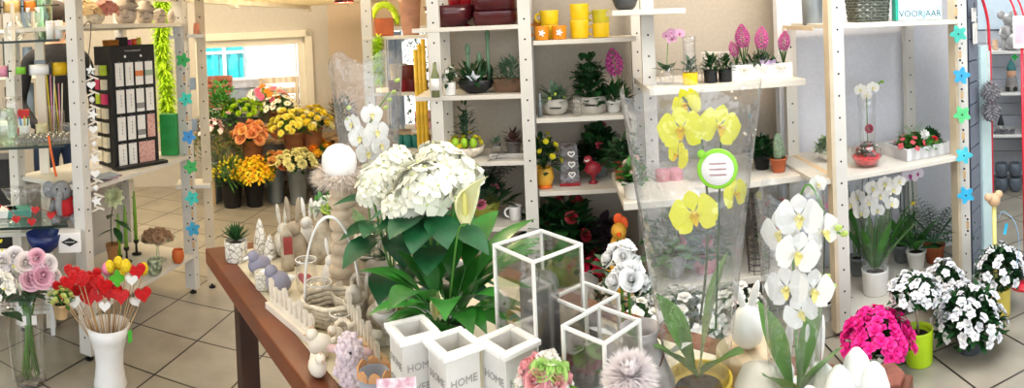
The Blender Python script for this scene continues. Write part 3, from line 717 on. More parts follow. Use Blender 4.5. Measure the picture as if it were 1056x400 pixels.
for k in range(5):
    a = k * 1.25; m.tube(smooth_path([(0, 0, .1), (math.cos(a) * .05, math.sin(a) * .03, .15 + .01 * k), (math.cos(a) * .07, math.sin(a) * .04, .09), (math.cos(a) * .03, math.sin(a) * .02, .02 + .01 * k)], 14), .006, 6, flat=.2)
m.build('loops', mat('cream_ribbon', '#efe8d8', .5), t, True)
m = MB(); m.lathe([(.0, 0), (.06, 0), (.062, .01), (.05, .03), (.058, .05), (.045, .07), (0, .07)], 20); simple('turned_stand', 'squat cream turned wooden stand behind the square pots', 'candle holder', m, MC['whitewashed_wood'], on(404, 332))
m = MB(); m.lathe([(.0, 0), (.05, 0), (.07, .02), (.075, .05), (.07, .05), (.05, .02), (0, .015)], 20); simple('wicker_bowl', 'shallow cream wicker bowl near the column foot', 'bowl', m, M_wick, on(372, 318))
t = thing('dried_flower', 'ochre dried protea flower head behind the first square pot', 'flowers', on(414, 348)); m = MB()
for i in range(40): a = i * 2.4; el = 1.4 - i * .03; m.leaf((0, 0, .09), (math.cos(a) * math.cos(el), math.sin(a) * math.cos(el), math.sin(el)), .04, .014, -.2, .3, 3)
m.tube([(0, 0, 0), (0, 0, .1)], .005, 6); m.build('flower_head', mat('ochre_petal', '#b98a4a', .7, var=.3), t, True)
# more pale trinkets between the basket and the square pots
def eggcup(u, v, sc, lab, mt):
    t = thing('egg_cup', lab, 'decoration', on(u, v), scale=sc); m = MB(); m.lathe([(0, 0), (.022, 0), (.023, .006), (.008, .014), (.008, .03), (.024, .05), (.026, .066), (.022, .066), (.018, .052), (0, .046)], 18); m.build('cup', mt, t, True); m = MB(); m.ball((0, 0, .075), (.02, .02, .027), 12, 9); m.build('egg', M_offw, t, True)
eggcup(366, 338, 1.0, 'cream egg in a turned cup right of the handled basket', M_wick); eggcup(398, 352, 1.1, 'cream egg in a turned cup closest to the first square pot', M_wc); eggcup(352, 300, .9, 'cream egg in a small cup left of the column foot', M_offw)
rabbit(on(376, 330), .07, M_offw, 'small cream rabbit seated right of the handled basket', .4); rabbit(on(405, 318), .08, M_stone, 'small stone rabbit facing the column behind the first square pot', -.5); rabbit(on(342, 290), .075, M_wc, 'little white rabbit peeping between the basket handle and the column', .1)
wheart(402, 345, .04, 'small cream wicker heart standing by the first square pot', .9, -.3); wheart(356, 362, .035, 'small cream wicker heart behind the hen', -.2, -.7)
for u, v, lab in ((386, 360, 'folded cream fabric strip curling beside the second picket piece'), (394, 330, 'curled cream fabric strip among the hearts')):
    m = MB(); m.tube(smooth_path([(-.05, 0, .006), (-.02, .01, .03), (.01, -.01, .035), (.03, .01, .012), (.055, 0, .02)], 18), .012, 7, flat=.15); simple('fabric_strip', lab, 'ribbon', m, MC['cream_ribbon'], on(u, v), .5)
t = thing('glass_bell', 'small clear glass bell jar at the far table edge by the column', 'glass', on(372, 268)); m = MB(); m.lathe([(.03, .0), (.031, .06), (.024, .085), (.01, .095), (.006, .105), (0, .108)], 20); m.build('glass', M_gl, t, True); m = MB(); m.lathe([(0, 0), (.034, 0), (.034, -.0)], 20); m.ball((0, 0, .025), (.014, .014, .02), 10, 7); m.build('egg_inside', M_offw, t, True)
# cream egg cluster, plush, crown box at the near edge
for i, (u, v, s, lab) in enumerate(((331, 368, .05, 'cream ceramic hen with round body at the near table edge'), (347, 357, .042, 'cream ceramic chick behind the hen'), (328, 388, .042, 'cream ceramic chick in front of the hen at the very table edge'))):
    t = thing('hen_figurine', lab, 'figurine', on(u, v), facing(on(u, v)) + i); m = MB(); m.ball((0, 0, s * .5), (s * .55, s * .45, s * .5), 16, 10); m.ball((-s * .35, 0, s * 1.0), s * .26, 12, 8); m.lathe([(s * .2, 0), (s * .1, s * .2), (0, s * .3)], 8, (s * .5, 0, s * .6), R=Matrix.Rotation(.7, 3, 'Y')); m.build('body', M_offw, t, True)
    m = MB(); m.lathe([(s * .07, 0), (0, s * .16)], 6, (-s * .58, 0, s * .98), R=Matrix.Rotation(-PI / 2, 3, 'Y')); m.ball((-s * .35, 0, s * 1.27), (s * .12, s * .03, s * .08), 8, 5); m.build('comb_and_beak', mat('tan_ceramic', '#c9a184', .6), t, True)
p = on(364, 399); t = thing('plush_sheep', 'curly pale pink plush sheep with outstretched ears', 'plush toy', p, facing(p) - .3, scale=.74); m = MB(); rnd = random.Random(5)
m.ball((0, 0, .045), (.045, .04, .045), 14, 10); m.ball((0, -.015, .11), (.034, .034, .034), 14, 10)
for i in range(230):
    d = Vector((rnd.gauss(0, 1), rnd.gauss(0, 1), rnd.gauss(0, 1))).normalized(); c = (Vector((0, 0, .045)) + Vector((d.x * .045, d.y * .04, d.z * .042))) if i % 2 else (Vector((0, -.015, .11)) + d * .034)
    if c.z > .008: m.ball(c, rnd.uniform(.006, .01), 6, 4)
m.build('wool_body', mat('pale_pink_wool', '#dccbd0', .95, var=.08), t, True)
for x in (-1, 1):
    m = MB(); m.ball((x * .045, -.015, .105), (.02, .01, .011), 8, 5); m.build('ear', mat('pink_felt', '#c9a7a4', .9), t, True)
    m = MB(); m.ball((x * .012, -.048, .115), .004, 8, 5); m.build('eye', M_blackm, t, True)
m = MB(); rnd = random.Random(8)
for i in range(7): m.box((rnd.uniform(-.03, .03), rnd.uniform(-.02, .02), .008 + .006 * i), (.11, .011, .006), rnd.uniform(-.5, .5))
simple('wood_slat_bundle', 'little heap of blond wooden slats beside the plush sheep', 'sticks', m, M_wood, on(379, 385), -.6, smooth=False)
p = D(386, 385, 1.12); p.z = TZ; t = thing('crown_box', 'light grey felt crown box with an orange scalloped rim', 'box', p, facing(p)); m = MB(); m.lathe([(.028, 0), (.028, .085), (.026, .085), (.026, .01)], 20); m.build('wall', mat('grey_felt_dots', '#a6a8b0', .9, var=.1), t, True)
m = MB()
for i in range(8): a = 2 * PI * i / 8; m.poly([(-.012, 0), (.012, 0), (.009, .012), (0, .018), (-.009, .012)], .003, (math.cos(a) * .028, math.sin(a) * .028, .08), R=Matrix.Rotation(a + PI / 2, 3, 'Z') @ UPR)
m.build('scallop', mat('orange_felt', '#cf9a6a', .9), t)
p = UD(414, .93, TZ); t = thing('price_card', 'pink and white printed card leaning on the square pots', 'card', p, facing(p)); R = Matrix.Rotation(-.6, 3, 'X') @ Matrix.Rotation(.35, 3, 'Y')
m = MB(); m.box((0, 0, .155), (.06, .003, .04), R=Matrix.Rotation(-.5, 3, 'X')); m.box((0, .01, .07), (.006, .003, .14)); m.build('card', mat('pink_print_card', '#eadfe2', .5, col2='#b86a80', scale=60), t)

# three square white pots
M_sq = mat('whitewashed_pot_wood', '#dedbd4', .55, var=.06, scale=26, bump=.15)
def sqpot(cu, cv, label, rz, zt_=1.0, w=.06, h=.19):
    d = (EYE - zt_) / (-(ray(cu, cv).z)); q = ray(cu, cv) * d; t = thing('square_pot', label, 'pot', (q.x, q.y, zt_ - h), rz, 'square white pots')
    m = MB(); i = w / 2; o = i + .007; k = .006
    for sx, sy, lx, ly in ((1, 0, 0, 1), (-1, 0, 0, 1), (0, 1, 1, 0), (0, -1, 1, 0)):
        m.box((sx * (i - .004), sy * (i - .004), h / 2), (.008 if sx else w, .008 if sy else w - .016, h))
    m.box((0, 0, .004), (w - .01, w - .01, .008)); m.build('box_wall', M_sq, t, bevel=.001)
    m = MB()
    for sx, sy in ((1, 0), (-1, 0), (0, 1), (0, -1)):
        m.box((sx * (i + .002), sy * (i + .002), h - .004), (.012 if sx else 2 * o, .012 if sy else 2 * o - .024, .009))
    m.build('rim', M_wc, t, bevel=.002)
    m = MB(); m.lathe([(0, .008), (.024, .008), (.024, h * .55), (.0, h * .56)], 18); m.build('candle', M_wc, t, True)
    ft = mat('embossed_letters', '#a9a6a2', .6)
    for a in (0, PI / 2, PI, -PI / 2):
        for s_, zq in (('HOME', .74), ('SWEET', .56), ('HOME', .38)):
            text_part('lettering', s_, .017, ft, t, (math.sin(a) * (i + .0006), -math.cos(a) * (i + .0006), h * zq), (PI / 2, 0, a), .0006)
sqpot(425, 338, 'square white wooden pot with embossed letters, left of the three', .62)
sqpot(467, 352, 'square white wooden pot with embossed letters, middle of the three', .68)
sqpot(524, 350, 'square white wooden pot with embossed letters, right of the three beside the glass lanterns', .75)

# glass lanterns
M_lw = mat('lantern_white_frame', '#eceae2', .4, var=.03); M_candle = mat('grey_pillar_candle', '#5a5856', .7, var=.15, scale=12, bump=.2)
def lantern(cu, cv, zt_, w, label, rz, cand):
    q = S(cu, cv, zt_); h = zt_ - TZ; t = thing('glass_lantern', label, 'lantern', (q.x, q.y, TZ + .001), rz); i = w / 2; b = .0052
    m = MB()
    for x in (-1, 1):
        for y in (-1, 1): m.box((x * i, y * i, h / 2), (b, b, h))
    for z in (b / 2, h - b / 2):
        for s_ in (-1, 1): m.box((0, s_ * i, z), (w - b, b, b)); m.box((s_ * i, 0, z), (b, w - b, b))
    m.box((0, 0, .003), (w, w, .005)); m.build('frame', M_lw, t, bevel=.001)
    for a, b_ in ((0, -1), (0, 1), (1, 0), (-1, 0)):
        m = MB(); m.box((a * i, b_ * i, h / 2), (.002 if a else w - b, .002 if b_ else w - b, h - 2 * b)); m.build('glass_pane', M_gl, t)
    c = thing('pillar_candle', cand, 'candle', (q.x, q.y, TZ + .008)); r = w * .32; hh = h * .8
    m = MB(); m.lathe([(0, 0), (r, 0), (r * 1.01, .004), (r, hh * .5), (r * 1.0, hh - .004), (r * .93, hh), (r * .3, hh - .006), (0, hh - .006)], 24); m.build('wax', M_candle, c, True); m = MB(); m.tube([(0, 0, hh - .008), (.001, 0, hh + .01)], .0012, 5); m.build('wick', M_blackm, c)
lantern(554, 252, 1.12, .105, 'tallest glass lantern with a white frame, behind the square pots', .72, 'grey pillar candle inside the tallest glass lantern')
lantern(604, 305, 1.03, .078, 'small glass lantern with a white frame, middle one of three', .75, 'grey pillar candle inside the middle glass lantern')
lantern(620, 333, 1.04, .082, 'nearest small glass lantern with a cream-edged white frame', .78, 'grey pillar candle inside the nearest glass lantern')
# egg wreath
p = UD(566, .9, TZ); t = thing('egg_wreath', 'pastel arrangement of white, pink and lime rolled paper roses by the lanterns', 'decoration', p, facing(p)); rnd = random.Random(6)
pot(t, .035, .145, M_wc, 'taper', soil=False, name='pot'); m = MB(); m.ball((0, 0, .175), (.03, .03, .03), 12, 8); m.build('core', G_light, t, True)
mes = [bloom('rose', C('paper_white', '#f3eee6')), bloom('rose', C('paper_pink', '#e8a3a6')), bloom('rose', C('paper_lime', '#b7dc7e'))]
for i, (pp, nn) in enumerate(dome_pts(22, .036, .038, rnd, .175, 1.3)): inst('paper_rose', mes[i % 3], t, pp, aim(nn), .017)
for a in (-.6, .6, 2.5): m = MB(); m.leaf((0, 0, .165), (math.cos(a), -.3, .2), .055, .02, .1); m.build('leaf', G_light, t, True)

# fluffy feather puff and wire-wrapped vase
p = UD(655, .86, TZ); t = thing('feather_nest', 'fluffy white feather puff on a white vase in front of the wire-wrapped vase', 'decoration', p); m = MB(); rnd = random.Random(9)
for i in range(2200):
    d = Vector((rnd.gauss(0, 1), rnd.gauss(0, 1), abs(rnd.gauss(0, 1)) * 1.1)).normalized(); m.leaf(d * .012 + Vector((0, 0, .195)), d, rnd.uniform(.022, .034), .0026, .3, .2, 2)
pot(t, .025, .19, M_wc, 'trumpet', soil=False, name='vase'); m.build('feathers', fluff('feather_white', '#fffafa'), t, True)
p = UD(664, 1.02, TZ); t = thing('silver_vase', 'silvery crackled vase wrapped with brown wire and a white star', 'vase', p, facing(p)); m = MB(); m.lathe([(0, 0), (.04, 0), (.055, .04), (.055, .1), (.035, .15), (.028, .17), (.034, .19), (.03, .19), (.024, .17), (.03, .14)], 24); m.build('body', mat('silver_crackle', '#cbc5c4', .45, col2='#97908e', scale=30, bump=.3), t, True)
m = MB(); m.tube([(math.cos(a) * .05 * (1 - .25 * (i / 60)), math.sin(a) * .05 * (1 - .25 * (i / 60)), .05 + i * .0018 + .01 * math.sin(a * 1.7)) for i, a in [(i, i * .35) for i in range(61)]], .0016, 5); m.build('wire', mat('brown_wire', '#6b4a38', .5), t, True)
m = MB()
for i in range(5): a = i * 2.4; m.leaf((math.cos(a) * .04, math.sin(a) * .04, .14 + .01 * i), (math.cos(a), math.sin(a), .6), .05, .02, .3)
m.build('white_leaves', M_wc, t, True)
# sprigs with white fabric roses on the lanterns
for i, (u, v, d) in enumerate(((648, 285, 1.12), (640, 262, 1.2))):
    p = D(u, v, d); t = thing('white_rose_pick', ('cluster of white fabric roses standing behind the small lanterns', 'higher white fabric roses behind the silvery vase')[i], 'flowers', (p.x, p.y, TZ)); rnd = random.Random(i); z = p.z - TZ
    blooms(t, 'rose', C('fabric_white', '#fbfafa'), None, 7, .035, .04, z - .02, .018, rnd); leafy(t, 10, .04, .03, z - .03, .04, .018, G_dark, rnd, stems=False); m = MB(); m.tube([(0, 0, 0), (0, 0, z)], .003, 6); m.build('stem', G_stem, t)
# square bits: spoon-like wooden hanger tag
# rabbit egg and wooden discs
p = D(772, 367, 1.1); p.z = TZ; m = MB(); m.lathe([(.0, 0), (.056, 0), (.058, .006), (.058, .1), (.056, .105), (0, .105)], 28, wob=.01); simple('wood_block', 'round pale wooden log block carrying the white egg rabbit', 'stand', m, mat('cut_wood', '#d8bf9c', .6, var=.12, tex='wave', scale=8), p)
t = thing('egg_rabbit', 'smooth white egg-shaped rabbit with two long ears on a wooden block', 'figurine', (p.x, p.y, TZ + .106), facing(p), scale=.82); m = MB(); m.lathe([(0, 0), (.016, .001), (.032, .016), (.038, .036), (.035, .06), (.022, .082), (.009, .092), (0, .093)], 24); m.build('body', M_wc, t, True)
for x in (-1, 1): m = MB(); m.ball((x * .016, 0, .113), (.009, .006, .034), 12, 10, R=Matrix.Rotation(x * .32, 3, 'Y')); m.build('ear', M_wc, t, True)
p = UD(784, .98, TZ); m = MB(); m.lathe([(0, 0), (.03, 0), (.032, .01), (.014, .03), (.014, .06), (.036, .09), (.038, .11), (.026, .135), (0, .146)], 20); simple('ceramic_egg', 'cream ceramic egg on a foot in front of the white egg rabbit', 'egg', m, M_offw, p)
t = rabbit(UD(845, 1.02, TZ), .118, M_wc, 'white rabbit statuette looking over the wrapped orchid from the right', .5); t2 = rabbit(UD(808, 1.06, TZ), .105, M_wc, 'white rabbit statuette half hidden behind the orchid wrap', -.2)
for i, (u, v, d, s, lab) in enumerate(((868, 395, .92, .88, 'white ceramic tulip on a stalk, left of the near right group'), (886, 393, .96, .9, 'white ceramic egg on a stalk in the middle of the near right group'), (904, 397, .94, .84, 'white ceramic egg on a stalk at the right end of the near right group'), (838, 398, .88, .85, 'white ceramic egg on a stalk right below the orchid leaves'), (854, 390, .95, .8, 'smaller white ceramic egg on a stalk behind the ceramic tulip'))):
    p = UD(u, d, TZ); m = MB(); m.lathe([(0, 0), (.026 * s, 0), (.028 * s, .01), (.014 * s, .03), (.012 * s, .09 * s), (.026 * s, .12 * s), (.029 * s, .145 * s), (.02 * s, .175 * s), (.008 * s, .19 * s), (0, .192 * s)], 18); simple('ceramic_egg' if i else 'ceramic_tulip', lab, 'egg', m, M_wc, p)
p = S(903, 392, TZ); m = MB(); rnd = random.Random(3); pts = [(-.05, -.04), (.035, -.045), (.055, -.01), (.045, .03), (-.01, .035), (-.06, .03)]; m.poly(pts, .012); simple('bark_slab', 'reddish brown bark slab at the right table corner', 'board', m, mat('red_bark', '#7a4638', .8, var=.3, scale=30, bump=.5), p + Vector((0, 0, 0)), -.3, smooth=False, bevel=.003)

# ---------------------------------------------------------------- flowering plants on the table
# peace lily
p = UD(464, 1.27, TZ); t = thing('peace_lily', 'glossy dark green peace lily with two pale spathes behind the square pots', 'plant', p); pot(t, .055, .1, M_wc, 'taper'); rnd = random.Random(12)
gl_leaf = mat('peace_lily_leaf', '#2f7a28', .28, var=.3, scale=10, spec=.6)
for i in range(40):
    a = i * 2.4 + .3; el = rnd.uniform(.75, 1.25) if i < 22 else rnd.uniform(.35, .8); L = rnd.uniform(.17, .24) if i < 22 else rnd.uniform(.12, .16); L *= .72 if math.cos(a) < -.3 else 1; m = MB()
    d = Vector((math.cos(a) * math.cos(el), math.sin(a) * math.cos(el), math.sin(el))); b = Vector((math.cos(a) * .02, math.sin(a) * .02, .1)); st = d * L * (.45 if i % 2 else .25)
    m.tube([b, b + st], .0022, 5); m.leaf(b + st, d, L * .85, L * .3, 1.05, .22, 8, shape=.42); m.build('leaf', gl_leaf, t, True)
for (x, y, z, s, tx) in ((.05, -.03, .395, .09, .6), (0, -.1, .2, .055, .1)):
    m = MB(); m.tube(smooth_path([(0, 0, .1), (x * .6, y * .5, .1 + (z - .1) * .6), (x, y, z - s)], 10), .0022, 5); m.build('flower_stem', G_stem, t, True)
    m = MB(); vs = []; n = 9
    for j in range(9):
        tt = j / 8; w = s * .26 * math.sin(PI * min(.98, tt * .9 + .1)) ** .8 * (1 - .75 * max(0, tt - .6) / .4)
        for i in range(n):
            a = (i / (n - 1) - .5) * 4.6; vs.append((x + tx * s * tt ** 3 * .9 + w * math.sin(a), y + w * math.cos(a) * .7, z - s + s * 1.25 * tt - .2 * s * tt ** 3))
    m.add(vs, [(j * n + i, j * n + i + 1, (j + 1) * n + i + 1, (j + 1) * n + i) for j in range(8) for i in range(n - 1)]); m.build('spathe', mat('spathe_cream', '#ece8b8', .5, var=.06), t, True)
    m = MB(); m.lathe([(.0, 0), (s * .06, s * .08), (s * .06, s * .5), (0, s * .58)], 8, (x, y, z - s * .85)); m.build('spadix', mat('spadix_yellow', '#d9d27a', .7), t, True)
# hydrangeas
M_hy = C('hydrangea_white', '#e6e4d2', var=.04); M_hyc = C('hydrangea_eye', '#cfdc8a')
def hydrangea(u, v, d, label, heads, seed):
    p = D(u, v, d); t = thing('potted_hydrangea', label, 'plant', (p.x, p.y, TZ)); pot(t, .06, .1, M_wc, 'taper'); rnd = random.Random(seed); z0 = p.z - TZ
    me = bloom('floret', M_hy, M_hyc); rz = facing(p)
    for (du, dv, dy, r) in heads:
        k = d / F; c = Matrix.Rotation(rz, 3, 'Z') @ Vector((du * k, dy, -dv * k)); c.z += z0
        s_ = MB(); s_.tube(smooth_path([(0, 0, .09), (c.x * .5, c.y * .5, c.z * .6), (c.x, c.y, c.z - r * .3)], 8), .003, 5); s_.build('flower_stem', G_stem, t, True)
        r *= .9; h = MB()
        for pp, nn in dome_pts(40, r, r * .85, rnd, 0, 1.45):
            sub = MB(); R = aim(nn + Vector((rnd.uniform(-.3, .3), rnd.uniform(-.3, .3), rnd.uniform(-.3, .3))), rnd.uniform(0, 6)); f = r * .5
            n0 = len(h.v)
            for vv in me.vertices: h.v.append(R @ (vv.co * f) + pp + c)
            for q in me.polygons: h.f.append(tuple(i + n0 for i in q.vertices)); h.m.append(q.material_index)
        h.build('flower_head', [M_hy, M_hyc], t, True)
    for i in range(16):
        a = i * 2.4; hh = rnd.uniform(.35, .88) * z0; el = rnd.uniform(-.1, .5); m = MB(); rr = rnd.uniform(.01, .04); m.leaf((math.cos(a) * rr, math.sin(a) * rr, hh), (math.cos(a) * math.cos(el), math.sin(a) * math.cos(el), math.sin(el)), rnd.uniform(.1, .15), .075, .7, .2, 6, shape=.5); m.build('leaf', mat('hydrangea_leaf', '#1f5a33', .4, var=.25), t, True)
hydrangea(444, 185, 1.38, 'big white hydrangea with its largest head in the middle above the peace lily', ((-5, 5, -.03, .07), (28, -2, .0, .058), (-28, 22, -.02, .05), (10, -14, .04, .055)), 5)
hydrangea(400, 178, 1.52, 'white hydrangea on the left, partly behind the bigger one', ((-8, 8, 0, .056), (10, -6, .03, .05), (-16, 18, -.03, .04)), 8)
# pink and white bouquet low behind
plant('potted_gerbera', 'pink and white ruffled blooms peeping out under the hydrangea', 'plant', UD(462, 1.55, TZ), .05, .1, M_wc, (20, .07, .08, .07, .03, G_dark, dict(z=.12)), [('carnation', C('soft_pink', '#e7a5b4'), None, 5, .06, .07, .025, dict(z=.13)), ('carnation', C('white_petal', '#f6f3ea'), None, 6, .065, .07, .026, dict(z=.12, jit=.5))], seed=4)
# wrapped orchids
def wrapped_orchid(u, dist, label, pots_, col, lip, spikes, wrap, leafs, seed, n, sz, pcol, cat='plant', front=None, wrapm=None):
    p = UD(u, dist, TZ); rz = facing(p); t = thing('wrapped_orchid', label, cat, p, rz); pot(t, pots_[0], pots_[1], pcol, 'taper'); rnd = random.Random(seed)
    for i, (a, el, L, w) in enumerate(leafs): m = MB(); m.leaf((0, 0, pots_[1]), (math.cos(a) * math.cos(el), math.sin(a) * math.cos(el), math.sin(el)), L, w, .35, .3, 8, shape=.6); m.build('leaf', mat('orchid_leaf', '#5f8a3c', .35, var=.2, spec=.6), t, True)
    for i, (pts, nn) in enumerate(spikes): orchid_spike(t, [(x * dist / F, y, z) for x, y, z in pts], .0022, col, lip, nn, (0.1 * (-1) ** i, -1, .1), sz, seed + i)
    if wrap: wrap_cone(t, wrap[0], wrap[1], wrap[2], wrap[3], m=wrapm)
    return t
M_yel = C('orchid_yellow', '#e0dc30', var=.06, sub=.0); M_yl = C('orchid_lip_gold', '#d7b21c'); M_ow = C('orchid_white', '#e8e6df', var=.03); M_olip = C('orchid_lip_pale_yellow', '#e9dd8c')
t = wrapped_orchid(722, 1.02, 'tall yellow moth orchid in a cone of clear wrap with a round tag', (.055, .1), M_yel, M_yl, (), (.02, .575, .036, .115), ((.5, 1.3, .21, .085), (2.7, 1.15, .15, .06), (3.9, .9, .13, .055), (5.4, .8, .14, .06)), 3, 4, .034, mat('yellow_pot', '#d9b63a', .5))
def place_bloom(t, me, u, v, dist, sz, name='blossom', tilt=0, spin=0):
    w = D(u, v, dist) - Vector(t.location); q = Matrix.Rotation(-t.rotation_euler.z, 3, 'Z') @ w
    z = Vector((math.sin(tilt), -math.cos(tilt), .1)).normalized(); y = (Vector((0, 0, 1)) - z * z.z).normalized(); x = y.cross(z)
    return inst(name, me, t, q, Matrix((x, y, z)).transposed() @ Matrix.Rotation(spin, 3, 'Z'), sz), q
me = bloom('orchid', M_yel, M_yl)
for u, v, d, s, ti, sp in ((703, 134, .97, .037, -.2, .1), (741, 131, .98, .036, .4, -.3), (716, 221, .95, .037, 0, .2), (757, 200, .98, .028, .8, 0), (709, 108, 1.0, .028, -.6, .5), (700, 160, 1.0, .024, -.8, -.4)): place_bloom(t, me, u, v, d, s, 'blossom', ti, sp)
m = MB(); q = [Matrix.Rotation(-t.rotation_euler.z, 3, 'Z') @ (D(u, v, 1.0) - Vector(t.location)) for u, v in ((722, 330), (728, 280), (730, 220), (727, 170), (722, 140), (712, 112), (704, 100))]; m.tube(smooth_path(q, 20), .0022, 5); m.build('flower_stem', mat('dark_stem', '#3d4a2c', .5), t, True)
m = MB(); m.tube([Matrix.Rotation(-t.rotation_euler.z, 3, 'Z') @ (D(u, v, 1.01) - Vector(t.location)) for u, v in ((738, 340), (742, 200), (744, 110))], .0018, 5); m.build('support_stick', G_dark, t, True)
c = Matrix.Rotation(-t.rotation_euler.z, 3, 'Z') @ (D(740, 174, .88) - Vector(t.location))
g = MB(); g.lathe([(0, -.002), (.027, -.002), (.029, 0), (.027, .002), (0, .002)], 28, c, R=UPR); g.lathe([(.0, 0), (.006, .0), (.006, .003), (0, .003)], 10, c + Vector((-.022, 0, .022)), R=UPR); tg = g.build('round_tag', mat('lime_rim', '#8fd03a', .4), t, True); g = MB(); g.lathe([(0, -.0005), (.023, -.0005), (.023, .0005), (0, .0005)], 28, c + Vector((0, -.0028, 0)), R=UPR); g.build('tag_face', mat('tag_white', '#f2f1ee', .4, var=.01), tg, True)
for k in range(3): SCRIB(tg, 'tag_print', mat('tag_red_print', '#b5646a', .6), c + Vector((0, -.0036, .008 - .008 * k)), .024, .004)
c = UD(717, .82, TZ)
t = plant('bulb_pot', 'wide yellow bowl with brown bulb shoots at the bottom of the picture', 'plant', UD(722, .80, TZ), .055, .06, mat('yellow_glaze', '#dba92a', .3), None, None, 'bowl'); rnd = random.Random(2); rosette(t, 14, .07, .02, .06, mat('olive_leaf', '#7b7d3a', .5, var=.3), rnd, 1.2, .4)
t = wrapped_orchid(822, .98, 'white moth orchid in clear wrap on the right half of the table', (.045, .08), M_ow, M_olip, (), (.02, .42, .036, .055), ((.6, 1.25, .17, .045), (2.4, 1.15, .16, .045), (4.2, .9, .13, .05), (5.6, 1.0, .15, .05)), 9, 4, .03, mat('yellow_teal_pot', '#c8b26a', .5))
me = bloom('orchid', M_ow, M_olip)
for u, v, d, s, ti, sp in ((824, 224, .94, .036, 0, 0), (806, 240, .96, .034, -.5, .3), (822, 262, .93, .034, .2, -.3), (848, 240, .96, .032, .7, .2), (812, 297, .94, .034, -.3, .2), (838, 300, .95, .034, .3, -.2), (826, 322, .97, .028, 0, .5), (843, 190, 1.02, .016, .4, 0)): place_bloom(t, me, u, v, d, s, 'blossom', ti, sp)
m = MB(); Rz = Matrix.Rotation(-t.rotation_euler.z, 3, 'Z'); m.tube(smooth_path([Rz @ (D(u, v, .98) - Vector(t.location)) for u, v in ((822, 380), (820, 320), (818, 260), (822, 215), (835, 190), (856, 232), (868, 242))], 24), .002, 5); m.build('flower_stem', G_stem, t, True)
b = bloom('bud', C('bud_green', '#b9cf6a'))
for u, v in ((862, 236), (868, 242), (856, 296), (850, 286)): inst('bud', b, t, Rz @ (D(u, v, .97) - Vector(t.location)), aim((.5, -.4, .3)), .011)
t = wrapped_orchid(386, 1.74, 'blurred white orchid in clear wrap rising left of the hydrangeas', (.045, .08), M_ow, M_olip, (), (.02, .62, .05, .1), ((.6, 1.0, .15, .05), (2.4, 1.0, .15, .05), (4.2, .9, .15, .05)), 19, 4, .03, M_wc)
Rz = Matrix.Rotation(-t.rotation_euler.z, 3, 'Z'); m = MB(); m.tube(smooth_path([Rz @ (D(u, v, 1.72) - Vector(t.location)) for u, v in ((384, 300), (380, 200), (374, 150), (385, 120), (402, 95))], 24), .0025, 5); m.build('flower_stem', G_stem, t, True)
for u, v, s, ti in ((372, 142, .034, -.3), (388, 136, .034, .3), (364, 128, .028, -.7), (380, 158, .034, 0), (392, 150, .03, .6), (383, 118, .03, .2)): place_bloom(t, me, u, v, 1.68, s, 'blossom', ti, 0)
for u, v in ((400, 104), (404, 96), (396, 112), (408, 84), (358, 112), (357, 124)): inst('bud', b, t, Rz @ (D(u, v, 1.7) - Vector(t.location)), aim((.5, -.4, .3)), .013)
# ================================================================ LEFT RACK AND WHAT STANDS ON IT
def stone_head(u, s, label, hat=True, rz=0):
    p = XA(u, LX - .05, 1.581); t = thing('stone_head', label, 'figurine', p, facing(p) + rz); st = mat('pale_grey_stone', '#b8aca0', .85, var=.15, scale=22, bump=.3)
    m = MB(); m.lathe([(.0, 0), (.3 * s, 0), (.42 * s, .2 * s), (.46 * s, .5 * s), (.4 * s, .8 * s), (.22 * s, .98 * s), (0, 1.02 * s)], 20); m.ball((0, -.45 * s, .45 * s), (.07 * s, .1 * s, .12 * s), 8, 6); m.ball((.3 * s, -.3 * s, .4 * s), .1 * s, 8, 6); m.ball((-.3 * s, -.3 * s, .4 * s), .1 * s, 8, 6); m.build('head', st, t, True)
    dk = mat('carved_line_grey', '#6d625b', .9)
    for x in (-1, 1): m = MB(); m.tube([(x * .2 * s + .08 * s * math.cos(a), -.455 * s * math.cos(.45) - .02 * s, .56 * s - .04 * s * math.sin(a)) for a in [PI * i / 8 for i in range(9)]], .014 * s, 4); m.build('carved_eye', dk, t, True)
    m = MB(); m.tube([(.12 * s * math.cos(a), -.47 * s, .26 * s - .03 * s * math.sin(a)) for a in [PI * i / 8 for i in range(9)]], .016 * s, 4); m.build('carved_mouth', dk, t, True)
    if hat: m = MB(); m.lathe([(.46 * s, .62 * s), (.56 * s, .66 * s), (.5 * s, .74 * s), (.36 * s, .98 * s), (.16 * s, 1.2 * s), (0, 1.26 * s)], 18); m.build('hat', st, t, True)
    sw = MB(); sw.tube([((.03 + .035 * k * .3) * s * math.cos(k * .5) * 2 + .3 * s, -.36 * s, (.75 * s + (.03 + .035 * k * .3) * s * 2 * math.sin(k * .5))) for k in range(12)], .02 * s, 5); sw.build('curl', dk, t, True)
stone_head(130, .135, 'largest pale stone head with a hat, leftmost on the top shelf'); stone_head(150, .11, 'medium stone head with a rounded hat, second from the left', rz=.2)
stone_head(165, .085, 'small bare stone head, third from the left on the top shelf', False, -.2); stone_head(179, .08, 'smallest stone head beside the green feather boa', False, .3)
p = XA(99, LX - .04, 1.581); t = thing('dried_hydrangea', 'cream and dusty pink dried hydrangeas at the left end of the top shelf', 'flowers', p); rnd = random.Random(1); pot(t, .05, .05, M_wick, 'bowl', soil=False, name='bowl')
blooms(t, 'floret', C('dried_cream', '#d9bd8e'), None, 45, .075, .08, .05, .026, rnd, c=(-.03, -.04)); blooms(t, 'floret', C('dusty_pink', '#c27f73'), None, 40, .06, .075, .05, .024, rnd, c=(.02, .06))
